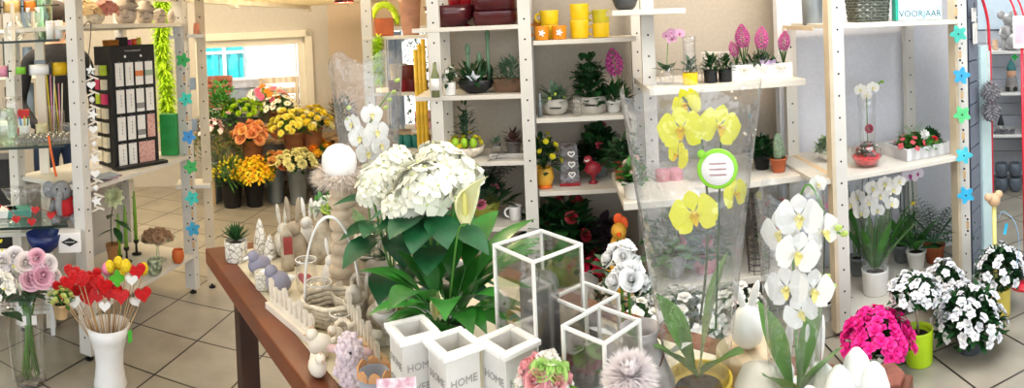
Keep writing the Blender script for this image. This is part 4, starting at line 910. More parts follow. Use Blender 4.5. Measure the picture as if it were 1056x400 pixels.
# card display
pc = S(133, 168, .811); t = thing('card_display', 'black upright display box with rows of hanging gift tags', 'display', pc, facing(pc) + .52)
CW, CD, CH = .28, .19, .655
m = MB(); m.box((0, 0, CH / 2), (CW, CD, CH)); m.box((0, -CD / 2 - .03, .008), (CW + .04, .06, .016)); m.build('box', mat('black_card', '#1b1b1a', .5, var=.1), t, bevel=.002)
SCRIB(t, 'printed_title', mat('silver_print', '#c9c6c2', .4), (0, -CD / 2 - .001, CH - .03), .1, .012)
for x in (-.05, .05): m = MB(); m.lathe([(0, -.003), (.007, -.002), (.007, 0), (0, 0)], 12, (x, -CD / 2 - .001, CH - .06), R=UPR.transposed()); m.build('white_button', M_wc, t, True)
tagm = [mat('tag_white_card', '#e9e6e0', .5, var=.02), mat('tag_orange_band', '#d9814a', .5), mat('tag_green_band', '#9fae97', .5), mat('tag_pink_print', '#dcb8ac', .5, col2='#c58a80', scale=90), mat('tag_grey_print', '#8d8a88', .5)]
for r in range(4):
    for c in range(4):
        x = -.093 + c * .062; z = CH - .155 - r * .145; m = MB(); w = .048
        if r == 3 and c == 3: continue
        if r == 3 and c == 2: x += .028; w = .1
        m.box((x, -CD / 2 - .008, z), (w, .004, .125)); 
        if r == 3 and c == 2 or (r == 2 and c == 3): m.f = m.f; m.m = [3] * len(m.m)
        elif r == 0 and c >= 2: m.box((x, -CD / 2 - .0085, z), (w + .0005, .005, .03), m=1 if c == 2 else 2)
        elif r in (1, 2) and c == 2: m.box((x, -CD / 2 - .0085, z - .03), (w + .0005, .005, .03), m=4)
        else:
            for k in range(4): m.box((x + .003, -CD / 2 - .0102, z + .03 - k * .018), (.004, .0008, .012), m=4)
        m.tube([(x, -CD / 2 - .002, z + .068), (x, -CD / 2 - .012, z + .068), (x, -CD / 2 - .012, z + .058)], .0018, 5, m=4)
        m.build('gift_tag', tagm, t)
sm = [mat('lime_pack', '#b5c832', .5), mat('cream_pack', '#d8cfb4', .5), mat('magenta_pack', '#c4365c', .5)]
for r in range(7):
    for c in range(2):
        z = CH - .13 - r * .078; y = -.03 + c * .062; m = MB(); m.box((-CW / 2 - .012, y, z), (.02, .045, .055), m=[0, 1, 2][(r + c) % 3 if r < 3 else 1]); m.build('small_pack', sm, t)
ptop = pc + Vector((0, 0, CH + .0005)); rz = facing(pc) + .52
for i, (x, w, h, mm, lab) in enumerate(((.0, .05, .045, M_blackm, 'small black box on top of the tag display'), (.045, .035, .03, mat('hot_pink', '#e0358c', .4), 'hot pink ribbon spool on the tag display'), (.08, .033, .033, mat('orange_red', '#ef5a28', .4), 'orange red ribbon spool on the tag display'), (.113, .03, .04, mat('lemon', '#e9e24e', .4), 'lemon yellow ribbon spool on the tag display'))):
    q = ptop + Matrix.Rotation(rz, 3, 'Z') @ Vector((x, .02, 0)); m = MB()
    if i: m.lathe([(w * .5, 0), (w * .5, .003), (w * .44, .004), (w * .44, h - .004), (w * .5, h - .003), (w * .5, h), (0, h)], 16)
    else: m.box((0, 0, h / 2), (w, .05, h))
    simple('ribbon_spool' if i else 'small_box', lab, 'ribbon' if i else 'box', m, mm, q, rz, smooth=bool(i))
q = ptop + Matrix.Rotation(rz, 3, 'Z') @ Vector((-.08, .0, 0)); m = MB(); rnd = random.Random(2)
for k in range(14): m.tube(smooth_path([(-.045 + k * .007, 0, 0), (-.045 + k * .007, .01, .03), (-.04 + k * .007, 0, .022)], 5), .004, 5)
simple('raffia_bundle', 'row of orange raffia ties lying on the tag display', 'ribbon', m, mat('raffia_orange', '#c9812f', .8, var=.3), q, rz)
# leaflets before the display
m = MB()
for k in range(6): m.box((k * .004, -k * .012, .002 + k * .004), (.14, .1, .003), .15 * k, m=k % 3)
simple('paper_stack', 'fan of white and red leaflets on the shelf edge before the display', 'paper', m, [M_wc, mat('red_paper', '#b7352d', .6), mat('blue_grey_paper', '#8f98a5', .6)], S(106, 183, .811), .6, smooth=False)
# boa, hanging
p = XA(178, LX - .56, 0); t = thing('feather_boa', 'bright lime green feather boa hanging down the rack', 'decoration', (p.x, p.y, .86), scale=1.15); m = MB(); rnd = random.Random(3)
m.tube([(0.01 * math.sin(z * 9), 0, z) for z in [i * .05 for i in range(19)]], .012, 5)
for i in range(2600):
    z = rnd.uniform(0, .9); d = Vector((rnd.gauss(0, 1), rnd.gauss(0, 1), rnd.gauss(-.2, .6))).normalized(); m.leaf((0.01 * math.sin(z * 9), 0, z), d, rnd.uniform(.06, .105), .016, .4, .2, 2)
m.build('feathers', mat('lime_feather', '#c4ea2c', .8, var=.15), t, True)
p = D(176, 125, 3.7); m = MB(); m.box((0, 0, .12), (.1, .06, .24)); simple('green_box', 'bright green carton standing beside the feather boa', 'box', m, mat('emerald_card', '#2f9a4a', .5), (XA(176, LX - .08, .811)), .3, smooth=False, bevel=.003)
# hanging white garland by the front post
p = XA(95, LX + .04, 1.2); t = thing('white_garland', 'string of white wooden hearts, stars and beads beside the front post', 'garland', (p.x, p.y, 0), facing(p)); m = MB(); m.tube([(0, 0, .72), (0, 0, 1.57)], .0012, 4); m.build('string', M_wick, t)
for i, z in enumerate((1.36, 1.29, 1.22, 1.15, 1.08, 1.01, .94, .87, .8, .74)):
    m = MB()
    if i % 3 == 0: m.poly(star_pts(.03), .01, (0, -.005, z), R=UPR @ Matrix.Rotation(i * .3, 3, 'Z'))
    elif i % 3 == 1: m.poly(heart_pts(.022), .008, (0, -.005, z), R=UPR)
    else: m.ball((0, 0, z), .014, 10, 7)
    m.build(('star', 'heart', 'bead')[i % 3], M_wc, t)
    m = MB(); R = Matrix.Rotation(.4, 3, 'Y'); m.box((0.012, 0, z - .035), (.05, .008, .008), R=R); m.box((-.008, 0, z - .045), (.04, .008, .008), R=R.transposed()); m.build('twig', M_offw, t)
p = XA(87, LX + .034, 1.5); m = MB(); m.tube(smooth_path([(0, 0, .12), (.02, 0, .14), (.035, 0, .12), (.02, 0, .0), (.0, 0, -.08), (.015, 0, -.11), (.03, 0, -.09)], 20), .0025, 6); simple('metal_hook', 'bent black wire hook on the edge of the top shelf', 'hook', m, M_blackm, (p.x, p.y, 1.45), facing(p))
# lower shelf goods
ZB = .236
def taper_candle(u, v, h, label):
    p = S(u, v, ZB); t = thing('taper_candle', label, 'candle', p); m = MB(); m.lathe([(0, 0), (.03, 0), (.03, .006), (.008, .01), (.006, .06), (.016, .07), (.016, .085), (0, .085)], 16); m.build('black_holder', M_blackm, t, True); m = MB(); m.lathe([(.011, .08), (.011, .08 + h * .6), (.005, .08 + h), (0, .08 + h)], 12); m.build('candle', mat('green_wax', '#7dab35', .4), t, True)
taper_candle(141, 262, .29, 'tall tapered green candle on a black holder, nearest the cake stand'); taper_candle(131, 270, .24, 'slimmer green candle just left of the tallest one'); taper_candle(124, 279, .23, 'green candle half hidden behind the peony leaves')
p = S(117, 284, ZB); t = thing('peony_vase', 'cream green silk peony with dark leaves in a tall wooden vase', 'flowers', p); pot(t, .035, .17, mat('brown_vase', '#9a6a3a', .5), 'trumpet', soil=False, name='vase'); rnd = random.Random(4)
m = MB(); P = smooth_path([(0, 0, .16), (.0, 0, .3), (.05, -.02, .42)], 10); m.tube(P, .003, 5); m.build('stem', G_dark, t, True)
inst('blossom', bloom('carnation', C('peony_cream_green', '#d6dcae')), t, (.055, -.03, .43), aim((.3, -.8, .5)), .062)
for k, (a, z) in enumerate(((.2, .3), (-.5, .26), (2.6, .33), (3.6, .25), (1.4, .3))): m = MB(); m.leaf((0.02, 0, z), (math.cos(a), math.sin(a), -.2), .12, .045, .5); m.build('leaf', G_dark, t, True)
p = S(163, 268, ZB); t = thing('cake_stand', 'glass cake stand piled with wooden rose cookies', 'cake stand', p); m = MB(); m.lathe([(.05, 0), (.045, .006), (.01, .015), (.008, .1), (.03, .115), (.1, .12), (.105, .128), (.098, .126), (0, .12)], 28); m.build('glass_stand', M_glg, t, True)
rnd = random.Random(6); me = bloom('rose', mat('wood_shaving', '#bd9a78', .7, var=.15))
for pp, nn in dome_pts(34, .085, .05, rnd, .125): inst('wooden_rose', me, t, pp, aim(nn), .022)
p = S(160, 283, ZB); t = thing('lidded_pot', 'round green marbled ceramic pot with a collar', 'pot', p); pot(t, .042, .085, mat('marbled_green', '#39472f', .4, col2='#b9c2a0', scale=40), 'round', soil=False, name='body')
p = S(184, 271, ZB); t = thing('orange_jar', 'small orange terracotta jar near the rear post', 'jar', p); pot(t, .036, .075, mat('orange_glaze', '#c8622a', .5, var=.12), 'round', soil=False, name='body')


def flower_garland(spots, beads, dist, r, label, z0, z1, back):
    p = D(spots[2][0], spots[2][1], dist); t = thing('flower_garland', label, 'garland', (p.x, p.y, 0), facing(p)); Rz = Matrix.Rotation(-facing(p), 3, 'Z')
    pts = []
    for u, v, h in spots:
        q = Rz @ (D(u, v, dist) - Vector((p.x, p.y, 0))); pts.append(q); m = MB(); m.poly(flower_shape(r, 5, .2), .008, q + Vector((0, 0, 0)), R=UPR @ Matrix.Rotation(u, 3, 'Z')); m.lathe([(0, 0), (r * .1, 0), (r * .1, .002), (0, .002)], 8, q + Vector((0, -.0085, 0)), 1, R=UPR); m.build('wooden_flower', [mat('felt_' + h[1:], h, .6), M_hole], t, bevel=.001)
    for u, v in beads:
        q = Rz @ (D(u, v, dist) - Vector((p.x, p.y, 0))); m = MB(); m.box(q, (.014, .014, .035)); m.ball(q + Vector((0, 0, .03)), .006, 8, 5, 1); m.ball(q - Vector((0, 0, .03)), .006, 8, 5, 1); m.build('bead', [M_wood, M_blackm], t)
    m = MB(); m.tube([pts[0] + Vector((0, 0, .3))] + [q + Vector((0, .003, 0)) for q in pts], .0012, 4); m.build('string', M_wick, t)
flower_garland([(188.5, 62, '#2fa04f'), (191.7, 102, '#3cc4ae'), (194.6, 141, '#3d8fd0'), (196.7, 172, '#3fae5c'), (198, 204, '#3fc0b4'), (199, 236, '#3f9fc4')], [(190, 81), (193, 122), (195.5, 157), (197.5, 188), (198.5, 220), (199.5, 252)], 3.55, .042, 'string of green, teal and blue wooden flowers on the left rack rear post', 0, 0, 0)
flower_garland([(988.4, 35, '#41b3a4'), (991.6, 78, '#3ba3e0'), (992.3, 118, '#5fcf86'), (994, 160, '#4cc9dd'), (996, 201, '#35b5e6')], [(986, 12), (990, 56), (992, 98), (993.5, 140), (994.5, 180), (998, 232)], 3.18, .046, 'string of teal, blue and mint wooden flowers on the right-hand post', 0, 0, 0)

# ---------------------------------------------------------------- glass shelves of the counter, running off to the left
GO = Vector((-2.115, 2.14, 0)); GA = Vector((-.66, -.75, 0)).normalized(); GB = Vector((-.75, .66, 0)).normalized(); GR = math.atan2(-GA.y, -GA.x)
def gp(s, b, z): return GO + GA * s + GB * b + Vector((0, 0, z))
def gu(u, b, z):          # point on the line b behind the glass front at pixel column u
    best = min((abs(px(gp(i * .004, b, z))[0] - u), i) for i in range(-20, 220)); return gp(best[1] * .004, b, z)
t = thing('glass_shelving', 'glass shelves with dark edges left of the front rack post', 'shelf', (0, 0, 0)); GZ = [1.515, 1.01, .63]
for z in GZ: m = MB(); m.box(gp(.42, .15, z - .004), (.8, .3, .008), GR); m.build('glass_shelf', M_glg, t); m = MB(); m.box(gp(.42, -.002, z - .005), (.8, .004, .012), GR); m.build('shelf_edge', mat('dark_glass_edge', '#23332c', .3), t)
m = MB(); m.box(gp(.42, .5, .8), (.9, .02, 1.7), GR); o = None
for b in (.02, .28): m = MB(); m.box(gp(.83, b, 1.0), (.03, .03, 2.0), GR); m.build('upright', M_white, t)
t = thing('ribbon_rail', 'metal rail holding green, white and yellow ribbon rolls under the top glass shelf', 'rail', (0, 0, 0)); m = MB(); m.tube([gp(-.0, .06, 1.37), gp(.8, .06, 1.37)], .004, 6); m.build('rod', M_blackm, t)
def roll(ua, ub, z, r, mm, label, b=.06, par=None):
    a, c = gu(ua, b, z), gu(ub, b, z); d = c - a; t = thing('ribbon_roll', label, 'ribbon', a); m = MB(); L = d.length; R = aim(d)
    m.lathe([(.012, .002), (r, .002), (r, L - .002), (.012, L - .002)], 18, R=R); m.build('ribbon', mm, t, True); 
    for q in (0, L - .003): m = MB(); m.lathe([(.012, 0), (r * 1.25, 0), (r * 1.25, .003), (.012, .003)], 18, d.normalized() * q, R=R); m.build('flange', M_blackm, t, True)
roll(27, 13, 1.37, .018, mat('lime_ribbon', '#7ec63a', .3), 'narrow lime green ribbon roll between black flanges'); roll(51, 29, 1.37, .026, M_wc, 'wide white ribbon roll in the middle of the rail'); roll(70, 53, 1.37, .033, mat('gold_ribbon', '#dcb318', .35), 'fat golden yellow ribbon roll next to the white post'); roll(9, -4, 1.37, .028, mat('pink_ribbon', '#d98ea6', .4), 'pink ribbon roll cut by the left picture edge')
t = thing('ribbon_rail', 'upper rail with cream and orange ribbon rolls above the top glass shelf', 'rail', (0, 0, 0)); m = MB(); m.tube([gp(-.0, .2, 1.69), gp(.8, .2, 1.69)], .004, 6); m.build('rod', M_blackm, t)
roll(22, 3, 1.69, .03, mat('cream_ribbon_roll', '#e2b56e', .4), 'cream ribbon roll on the upper rail', .2); roll(38, 24, 1.69, .028, mat('orange_ribbon', '#ee8522', .4), 'bright orange ribbon roll on the upper rail', .2); roll(1, -12, 1.69, .028, mat('amber_ribbon', '#d07a20', .4), 'amber ribbon roll at the left picture edge', .2)
t = thing('ribbon_tail', 'long cream ribbon hanging in front of the pillar', 'ribbon', (0, 0, 0)); m = MB(); a = gu(12, .03, 1.7); m.tube([a, a - Vector((0, 0, .2)), a - Vector((.0, .01, .35))], .012, 6, flat=.1); m.build('strip', MC['cream_ribbon'], t)
def gthing(name, label, cat, u, b, z): p = gu(u, b, z + .001); return thing(name, label, cat, p, facing(p)), p
def glassjar(u, b, z, prof, label, cat='glass', n=20, mt=None, group=None, name='glass_jar'):
    p = gu(u, b, z + .001); m = MB(); m.lathe(prof, n); return simple(name, label, cat, m, mt or M_gl, p, 0, group)
glassjar(16, .12, GZ[0], [(0, 0), (.03, 0), (.05, .03), (.052, .06), (.035, .09), (.02, .1), (.022, .12)], 'round fishbowl-shaped glass vase on the top glass shelf', name='glass_vase'); glassjar(35, .12, GZ[0], [(.03, 0), (.006, .01), (.006, .05), (.03, .08), (.04, .12), (.036, .16)], 'stemmed balloon glass on the top glass shelf', name='stem_glass')
glassjar(46, .2, GZ[0], [(.03, 0), (.045, .1), (.05, .22), (.04, .24)], 'tall mint green glass vase behind the white tins', mt=clear('mint_glass', tint=(.6, .9, .75), gloss=.15), name='glass_vase')
for u, lab in ((52, 'white tin standing left of its twin near the post'), (61, 'white tin standing right beside the post')):
    p = gu(u, .08, GZ[0] + .001); m = MB(); m.lathe([(0, 0), (.02, 0), (.02, .075), (.0195, .076), (.021, .078), (.021, .09), (0, .09)], 18); simple('white_tin', lab, 'tin', m, M_wc, p)
rnd = random.Random(11); prof = [(0, .002), (.022, .002), (.026, .008), (.028, .04), (.026, .04), (.024, .012)]; jar0 = None; k = 0
for row, b in enumerate((.03, .09, .15)):
    for i in range(9):
        p = gu(20 + i * 6.3 + row * 2, b, GZ[1] + .001)
        if jar0 is None: m = MB(); m.lathe(prof, 14); jar0 = simple('tealight_glass', 'small clear tealight glass in the rows on the middle glass shelf', 'glass', m, M_gl, p, 0, 'tealight glasses on the middle shelf')
        else: c = jar0.copy(); COL.objects.link(c); c.location = p
glassjar(8, .12, GZ[1], [(.04, 0), (.05, .02), (.05, .13), (.036, .16), (.04, .17)], 'greenish glass storage jar at the left of the middle shelf', mt=clear('jar_green', tint=(.8, .93, .82), gloss=.15))
glassjar(14, .22, GZ[1], [(.02, 0), (.03, .1), (.045, .17), (.05, .22)], 'flared clear vase behind the green jar', name='glass_vase')
t, p = gthing('gift_carton', 'red and white printed carton behind the tealight glasses', 'box', 25, .24, GZ[1]); m = MB(); m.box((0, 0, .075), (.06, .05, .15)); m.build('carton', mat('red_carton', '#cf2b2a', .5), t, bevel=.002); m = MB(); m.box((0, -.026, .085), (.061, .002, .045)); m.build('white_label', M_wc, t)
for u, lab, mm in ((26, 'white ceramic cup with coloured pens left of the wide pale cup', M_wc), (43, 'wide pale yellow candle cup on the middle glass shelf', mat('pale_yellow_wax', '#e6dcae', .4)), (67, 'clear tumbler near the white post on the middle shelf', M_gl)):
    t, p = gthing('cup', lab, 'cup', u, .21, GZ[1]); pot(t, .03, .075, mm, 'straight', soil=False, name='cup_body')
    if u == 26:
        for x, h in ((-.01, '#2f8fd0'), (.008, '#2b7a3a'), (0, '#d8c13a')): m = MB(); m.tube([(x, 0, .02), (x * 2.5, 0, .12)], .004, 6); m.build('pen', mat('pen_' + h[1:], h, .4), t, True)
for u, lab, hh in ((55, 'narrow tall glass cylinder holding yellow and pink straws', .26), (63, 'second narrow glass cylinder against the post', .22)):
    t, p = gthing('straw_glass', lab, 'glass', u, .26, GZ[1]); m = MB(); m.lathe([(0, .004), (.022, .004), (.024, hh * .6), (.024, hh * .62)], 14); m.build('glass', M_gl, t, True)
    for k, h in enumerate(('#d7c21c', '#d98aa0', '#e9e2c9')): m = MB(); m.tube([(.006 * k - .006, 0, .01), (.02 * k - .02, .0, hh * 1.25)], .004, 6); m.build('straw', mat('straw_' + h[1:], h, .4), t, True)
# martini glasses with red hearts, plush elephant
red = mat('glossy_red', '#c31a1d', .2, var=.15, spec=.7)
for i, (u, lab) in enumerate(((14, 'cocktail glass, left one of three on the lower glass shelf'), (32, 'cocktail glass in the middle of the three'), (48, 'cocktail glass next to the plush elephant'))):
    glassjar(u, .1, GZ[2], [(.035, 0), (.03, .003), (.004, .01), (.004, .09), (.03, .12), (.058, .165)], lab, name='cocktail_glass')
t, p = gthing('heart_garland', 'red glossy hearts on a red ribbon hanging along the lower glass shelf', 'garland', 30, -.025, GZ[2]); Rz = Matrix.Rotation(-facing(p), 3, 'Z'); pts = []
for i, (u, z) in enumerate(((-2, .12), (8, .1), (17, .06), (26, .055), (33, .045), (37, .1), (46, .08), (53, .07))):
    q = Rz @ (gu(u, -.025, GZ[2]) - p); q.z = z + .0; pts.append(q)
    if i in (0, 2, 4, 5, 7): m = MB(); m.poly(heart_pts(.02), .016, q + Vector((0, -.004, -.012)), R=UPR); m.build('heart', red, t, bevel=.005)
m = MB(); m.tube(smooth_path(pts, 30), .003, 5, flat=.4); m.build('ribbon', red, t, True)
t, p = gthing('plush_elephant', 'grey plush elephant in a red shirt sitting on the lower glass shelf', 'plush toy', 67, .07, GZ[2]); g = mat('grey_plush', '#87888a', .95, var=.12, scale=60, bump=.4)
m = MB(); m.ball((0, 0, .065), (.055, .05, .065), 16, 10); m.ball((-.01, -.02, .15), (.052, .05, .048), 16, 10)
m.tube(smooth_path([(-.02, -.06, .15), (-.028, -.09, .11), (-.026, -.095, .07), (-.02, -.085, .05)], 10), [.02 - .001 * i for i in range(11)], 10)
for x in (-1, 1): m.ball((x * .045, -.05, .022), (.024, .04, .022), 12, 7); m.tube([(x * .045, -.02, .1), (x * .062, -.045, .065)], .016, 8)
m.build('body', g, t, True)
for x in (-1, 1): m = MB(); m.ball((x * .062 - .01, -.005, .155), (.035, .01, .042), 12, 8, R=Matrix.Rotation(x * .4, 3, 'Z')); m.build('ear', g, t, True); m = MB(); m.ball((x * .02 - .012, -.064, .168), .005, 8, 5); m.build('eye', M_blackm, t, True)
m = MB(); m.lathe([(.05, .03), (.062, .05), (.06, .09), (.045, .118), (.03, .122)], 18, ex=(1, .93)); m.build('red_shirt', mat('red_cloth', '#c8252b', .8, var=.1), t, True)
for u, lab, mm in ((20, 'folded turquoise napkin pack under the heart garland', mat('teal_napkin', '#5c9a8a', .7)), (5, 'small pale napkin pack at the left picture edge', M_wc)):
    t, p = gthing('napkin_pack', lab, 'napkins', u, .2, GZ[2]); m = MB()
    for k in range(4): m.box((0, 0, .006 + .01 * k), (.12, .1, .009), .05 * k)
    m.build('napkins', mm, t, bevel=.002)
# below: white slatted rack with a sign box and a blue bowl
p = S(66, 345, .0); t = thing('slatted_rack', 'low white slatted wooden rack behind the rose vase', 'rack', (p.x - .03, p.y - .02, 0), GR)
m = MB()
for x in (-.02, -.42):
    for y in (0, .25): m = MB(); m.box((x, y, .26), (.022, .022, .52)); m.build('upright', M_white, t, bevel=.001)
for z in (.12, .24, .36, .52):
    m = MB()
    for y in (0, .06, .125, .19, .25): m.box((-.22, y, z), (.44, .02, .014))
    m.build('slat_shelf', M_white, t)
t = thing('sign_box', 'white box with a black diamond emblem on the slatted rack', 'box', D(73, 258, 2.95), facing(p) - .1); t.location.z = .528; m = MB(); m.box((0, 0, .045), (.105, .08, .09)); m.build('box', M_wc, t, bevel=.002)
m = MB(); m.poly([(-.04, 0), (0, .02), (.04, 0), (0, -.02)], .001, (0, -.041, .05), R=UPR); m.build('diamond_emblem', M_blackm, t); SCRIB(t, 'emblem_script', M_wc, (0, -.0425, .05), .045, .008)
p = D(46, 258, 2.95); t = thing('blue_bowl', 'wide dark blue bowl partly behind the roses', 'bowl', (p.x, p.y, .528)); pot(t, .085, .085, mat('navy_glaze', '#1c2c63', .25), 'bowl', soil=False, name='bowl_body')
p = D(62, 300, 2.6); t = thing('primrose_posy', 'little yellow green flower tuft in the slatted rack', 'flowers', (p.x, p.y, .37)); pot(t, .035, .06, M_wood); rnd = random.Random(9); leafy(t, 14, .05, .04, .06, .04, .018, G_mid, rnd); blooms(t, 'mum', C('pale_yellow_green', '#c9cf7a'), None, 16, .05, .045, .07, .014, rnd)

# ---------------------------------------------------------------- floor vases front left
def glassvase(p, r, h, name='vase', t=None):
    m = MB(); m.lathe([(0, .012), (r * .9, .012), (r, .02), (r * .97, h * .5), (r * 1.03, h)], 26); m.lathe([(0, 0), (r * .95, 0), (r, .01), (0, .011)], 26); return m.build(name, M_gl, t, True)
p = S(32, 393, 0); t = thing('rose_vase', 'tall clear glass cylinder of pale pink and white roses', 'flowers', p, facing(p)); glassvase(p, .068, .44, t=t); rnd = random.Random(14)
m = MB()
for i in range(16): a = i * 2.4; m.tube([(.04 * math.cos(a + 2), .04 * math.sin(a + 2), .03), (.02 * math.cos(a), .02 * math.sin(a), .3), (.07 * math.cos(a), .07 * math.sin(a), .52)], .0035, 5)
m.build('stems', mat('vase_stem', '#5b8a3a', .4), t, True); leafy(t, 26, .06, .1, .38, .1, .045, G_blue, rnd, stems=False)
for i, (x, z, h, s) in enumerate(((-.07, .55, 0, .045), (.0, .6, 0, .045), (.07, .55, 1, .052), (-.02, .52, 2, .045), (.115, .53, 2, .042), (-.12, .52, 2, .045), (-.1, .6, 2, .045), (.05, .62, 1, .038), (.02, .54, 1, .048), (-.05, .62, 2, .042), (.1, .59, 2, .04))):
    inst('rose', bloom('rose', (C('rose_cream', '#f6e9e6'), C('rose_pink', '#efbfd0'), C('rose_white', '#f3ecec'))[h]), t, (x, -.04 - .03 * (i % 3), z - .05), aim((x * 3, -.8, .5)), s)
for x in (-.02, .025): m = MB(); m.box((x, -.073, .3), (.022, .002, .04)); m.build('paper_tag', M_wc, t)
p = S(2, 399, 0) * 1; p = UD(0, 2.55, 0); t = thing('white_flower_vase', 'tall glass vase cut by the left picture edge with white blossoms and yellow buds', 'flowers', p, facing(p)); m = MB(); m.lathe([(0, .01), (.06, .012), (.085, .08), (.07, .2), (.055, .35), (.06, .46)], 26); m.build('vase', M_gl, t, True); rnd = random.Random(15)
blooms(t, 'azalea', M_ow, None, 16, .1, .12, .5, .034, rnd); leafy(t, 14, .09, .1, .44, .09, .035, G_dark, rnd); blooms(t, 'bud', C('button_yellow', '#d8cf3a'), None, 12, .12, .2, .5, .011, rnd, spread=.8)
# white trumpet vase with heart picks
p = S(114, 398, 0); t = thing('pick_vase', 'white waisted ceramic vase with a green price sticker', 'vase', p, facing(p)); H_ = .27
m = MB(); m.lathe([(0, 0), (.07, 0), (.074, .01), (.066, .05), (.06, .1), (.066, .16), (.084, .22), (.096, H_), (.092, H_), (.08, .2), (.055, .15)], 28); m.build('body', M_wc, t, True); m = MB(); m.box((.093, -.035, .225), (.024, .003, .05), .9); m.build('price_sticker', mat('green_sticker', '#4cd63a', .5), t)
picks = [(62, 296, 'h'), (70, 290, 'h'), (66, 307, 'h'), (80, 285, 'h'), (86, 288, 'h'), (90, 296, 'h'), (78, 298, 'h'), (100, 290, 'h'), (106, 295, 'h'), (102, 303, 'h'), (112, 300, 'h'), (118, 301, 'h'), (147, 303, 'h'), (141, 279, 'h'), (76, 311, 'w'), (85, 314, 'w'), (108, 315, 'w'), (139, 310, 'w'), (135, 288, 'w'), (113, 275, 'y'), (122, 271, 'y'), (130, 274, 'y'), (124, 282, 'y'), (148, 277, 'y'), (110, 277, 'p'), (121, 287, 'g'), (75, 280, 'h'), (96, 284, 'h'), (126, 305, 'h'), (92, 307, 'h')]
cols = {'h': ('red_heart', mat('glitter_red', '#c9161c', .35, var=.3, scale=160, bump=.3)), 'w': ('white_heart', M_wc), 'y': ('yellow_egg', mat('speckled_yellow', '#e3c31d', .6, var=.2, scale=120)), 'p': ('pink_egg', mat('egg_pink', '#e084a0', .5)), 'g': ('green_flower', mat('felt_green', '#53b32c', .7))}
for i, (u, v, k) in enumerate(picks):
    nm, mm = cols[k]; rnd = random.Random(i); dd = 2.62 + rnd.uniform(0, .12); w = D(u, v, dd); q = Matrix.Rotation(-facing(p), 3, 'Z') @ (w - p)
    nl = {'h': 'glittery red heart pick', 'w': 'white heart pick', 'y': 'speckled yellow egg pick', 'p': 'pink egg pick', 'g': 'green felt flower pick'}[k]
    gl = {'h': 'red heart picks in the white vase', 'w': 'white heart picks in the white vase', 'y': 'yellow egg picks in the white vase'}.get(k)
    tt = thing('heart_pick' if k in 'hw' else ('egg_pick' if k in 'yp' else 'flower_pick'), nl + ' on a wooden stick in the white vase', 'pick', w, facing(p), gl); m = MB()
    if k in 'hw': m.poly(heart_pts(.037 if k == 'h' else .026), .018, (0, .008, 0), R=Matrix.Rotation(rnd.uniform(-.6, .6), 3, 'Z') @ UPR @ Matrix.Rotation(rnd.uniform(-.3, .3), 3, 'Z')); m.build(nm, mm, tt, bevel=.006)
    elif k in 'yp': m.ball((0, 0, 0), (.022, .022, .029), 14, 9); m.build(nm, mm, tt, True)
    else: m.poly(flower_shape(.035, 4, .2), .01, (0, .005, 0), R=UPR); m.build(nm, mm, tt)
    b = p + Matrix.Rotation(facing(p), 3, 'Z') @ Vector((max(-.04, min(.04, q.x * .3)), rnd.uniform(-.02, .03), .16)); e = Matrix.Rotation(-facing(p), 3, 'Z') @ (b - w); m = MB(); m.tube([(0, 0, -.018), e], .0024, 5); m.build('stick', M_wood, tt, True)
# ================================================================ FLOWER BUCKETS UNDER THE WINDOW
M_zinc = mat('zinc', '#8f979b', .45, metal=.6, var=.12, scale=8); M_bkt = mat('black_bucket', '#17181a', .45); M_cop = mat('copper_pot', '#a8704e', .55, var=.12); M_sage = mat('olive_tin', '#8c8a6a', .5, metal=.3)
def bucket_of(u, v, z, r, h, mt, blab, flab, fl, fol=None, seed=1, name='flower_bucket', loc=None, pk='bucket', cat='flowers', gn='flower_bunch', dz=0):
    p = S(u, v, z) if loc is None else loc; t = thing(name, blab, 'bucket', p, scale=1.2); pot(t, r, h, mt, pk, soil=False, name='bucket_wall')
    if pk == 'bucket': m = MB(); m.tube([(math.cos(a) * r * 1.0, math.sin(a) * r * 1.0, h * .8) for a in [2 * PI * i / 24 for i in range(24)]], r * .02, 5, closed=True); m.build('rib', mt, t, True)
    f = thing(gn, flab, cat, (p.x, p.y, p.z + h * .36), scale=1.2); rnd = random.Random(seed)
    m = MB()
    for i in range(14): a = i * 2.4; m.tube([(r * .4 * math.cos(a), r * .4 * math.sin(a), 0), (r * .9 * math.cos(a), r * .9 * math.sin(a), h * .7 + fl[0][5] * .7)], .003, 4)
    m.build('stems', G_stem, f, True)
    z0 = h * .7 + dz
    if fol: leafy(f, fol[0], fol[1], fol[2], z0, fol[3], fol[4], fol[5], rnd, stems=False)
    for b in fl: blooms(f, b[0], b[1], b[2], b[3], b[4], b[5], z0, b[6], rnd, **(b[7] if len(b) > 7 else {}))
    return t, f
yl, dy = C('daffodil_yellow', '#f4d11e'), C('trumpet_orange', '#eeae12')
Y = lambda n, h: C(n, h)
bucket_of(223, 207, 0, .062, .3, M_zinc, 'tall zinc bucket furthest left, in front of the small side stand', 'brown dried gypsophila cloud in the leftmost zinc bucket', [('spray', Y('dried_tan', '#a9875a'), G_stem, 40, .19, .2, .085)], (30, .16, .15, .06, .012, G_blue), 1)
bucket_of(240, 213, 0, .085, .2, M_bkt, 'left one of the two black plastic buckets on the floor', 'closed yellow green daffodil buds in the left black bucket', [('tulip', Y('bud_yellow', '#dccb2c'), None, 60, .13, .15, .022)], (50, .12, .1, .15, .012, G_mid), 2, name='plastic_bucket')
bucket_of(263, 212, 0, .078, .19, M_bkt, 'right one of the two black plastic buckets on the floor', 'open bright yellow daffodils in the right black bucket', [('daffodil', yl, dy, 60, .14, .15, .042)], (30, .11, .08, .13, .012, G_mid), 3, name='plastic_bucket')
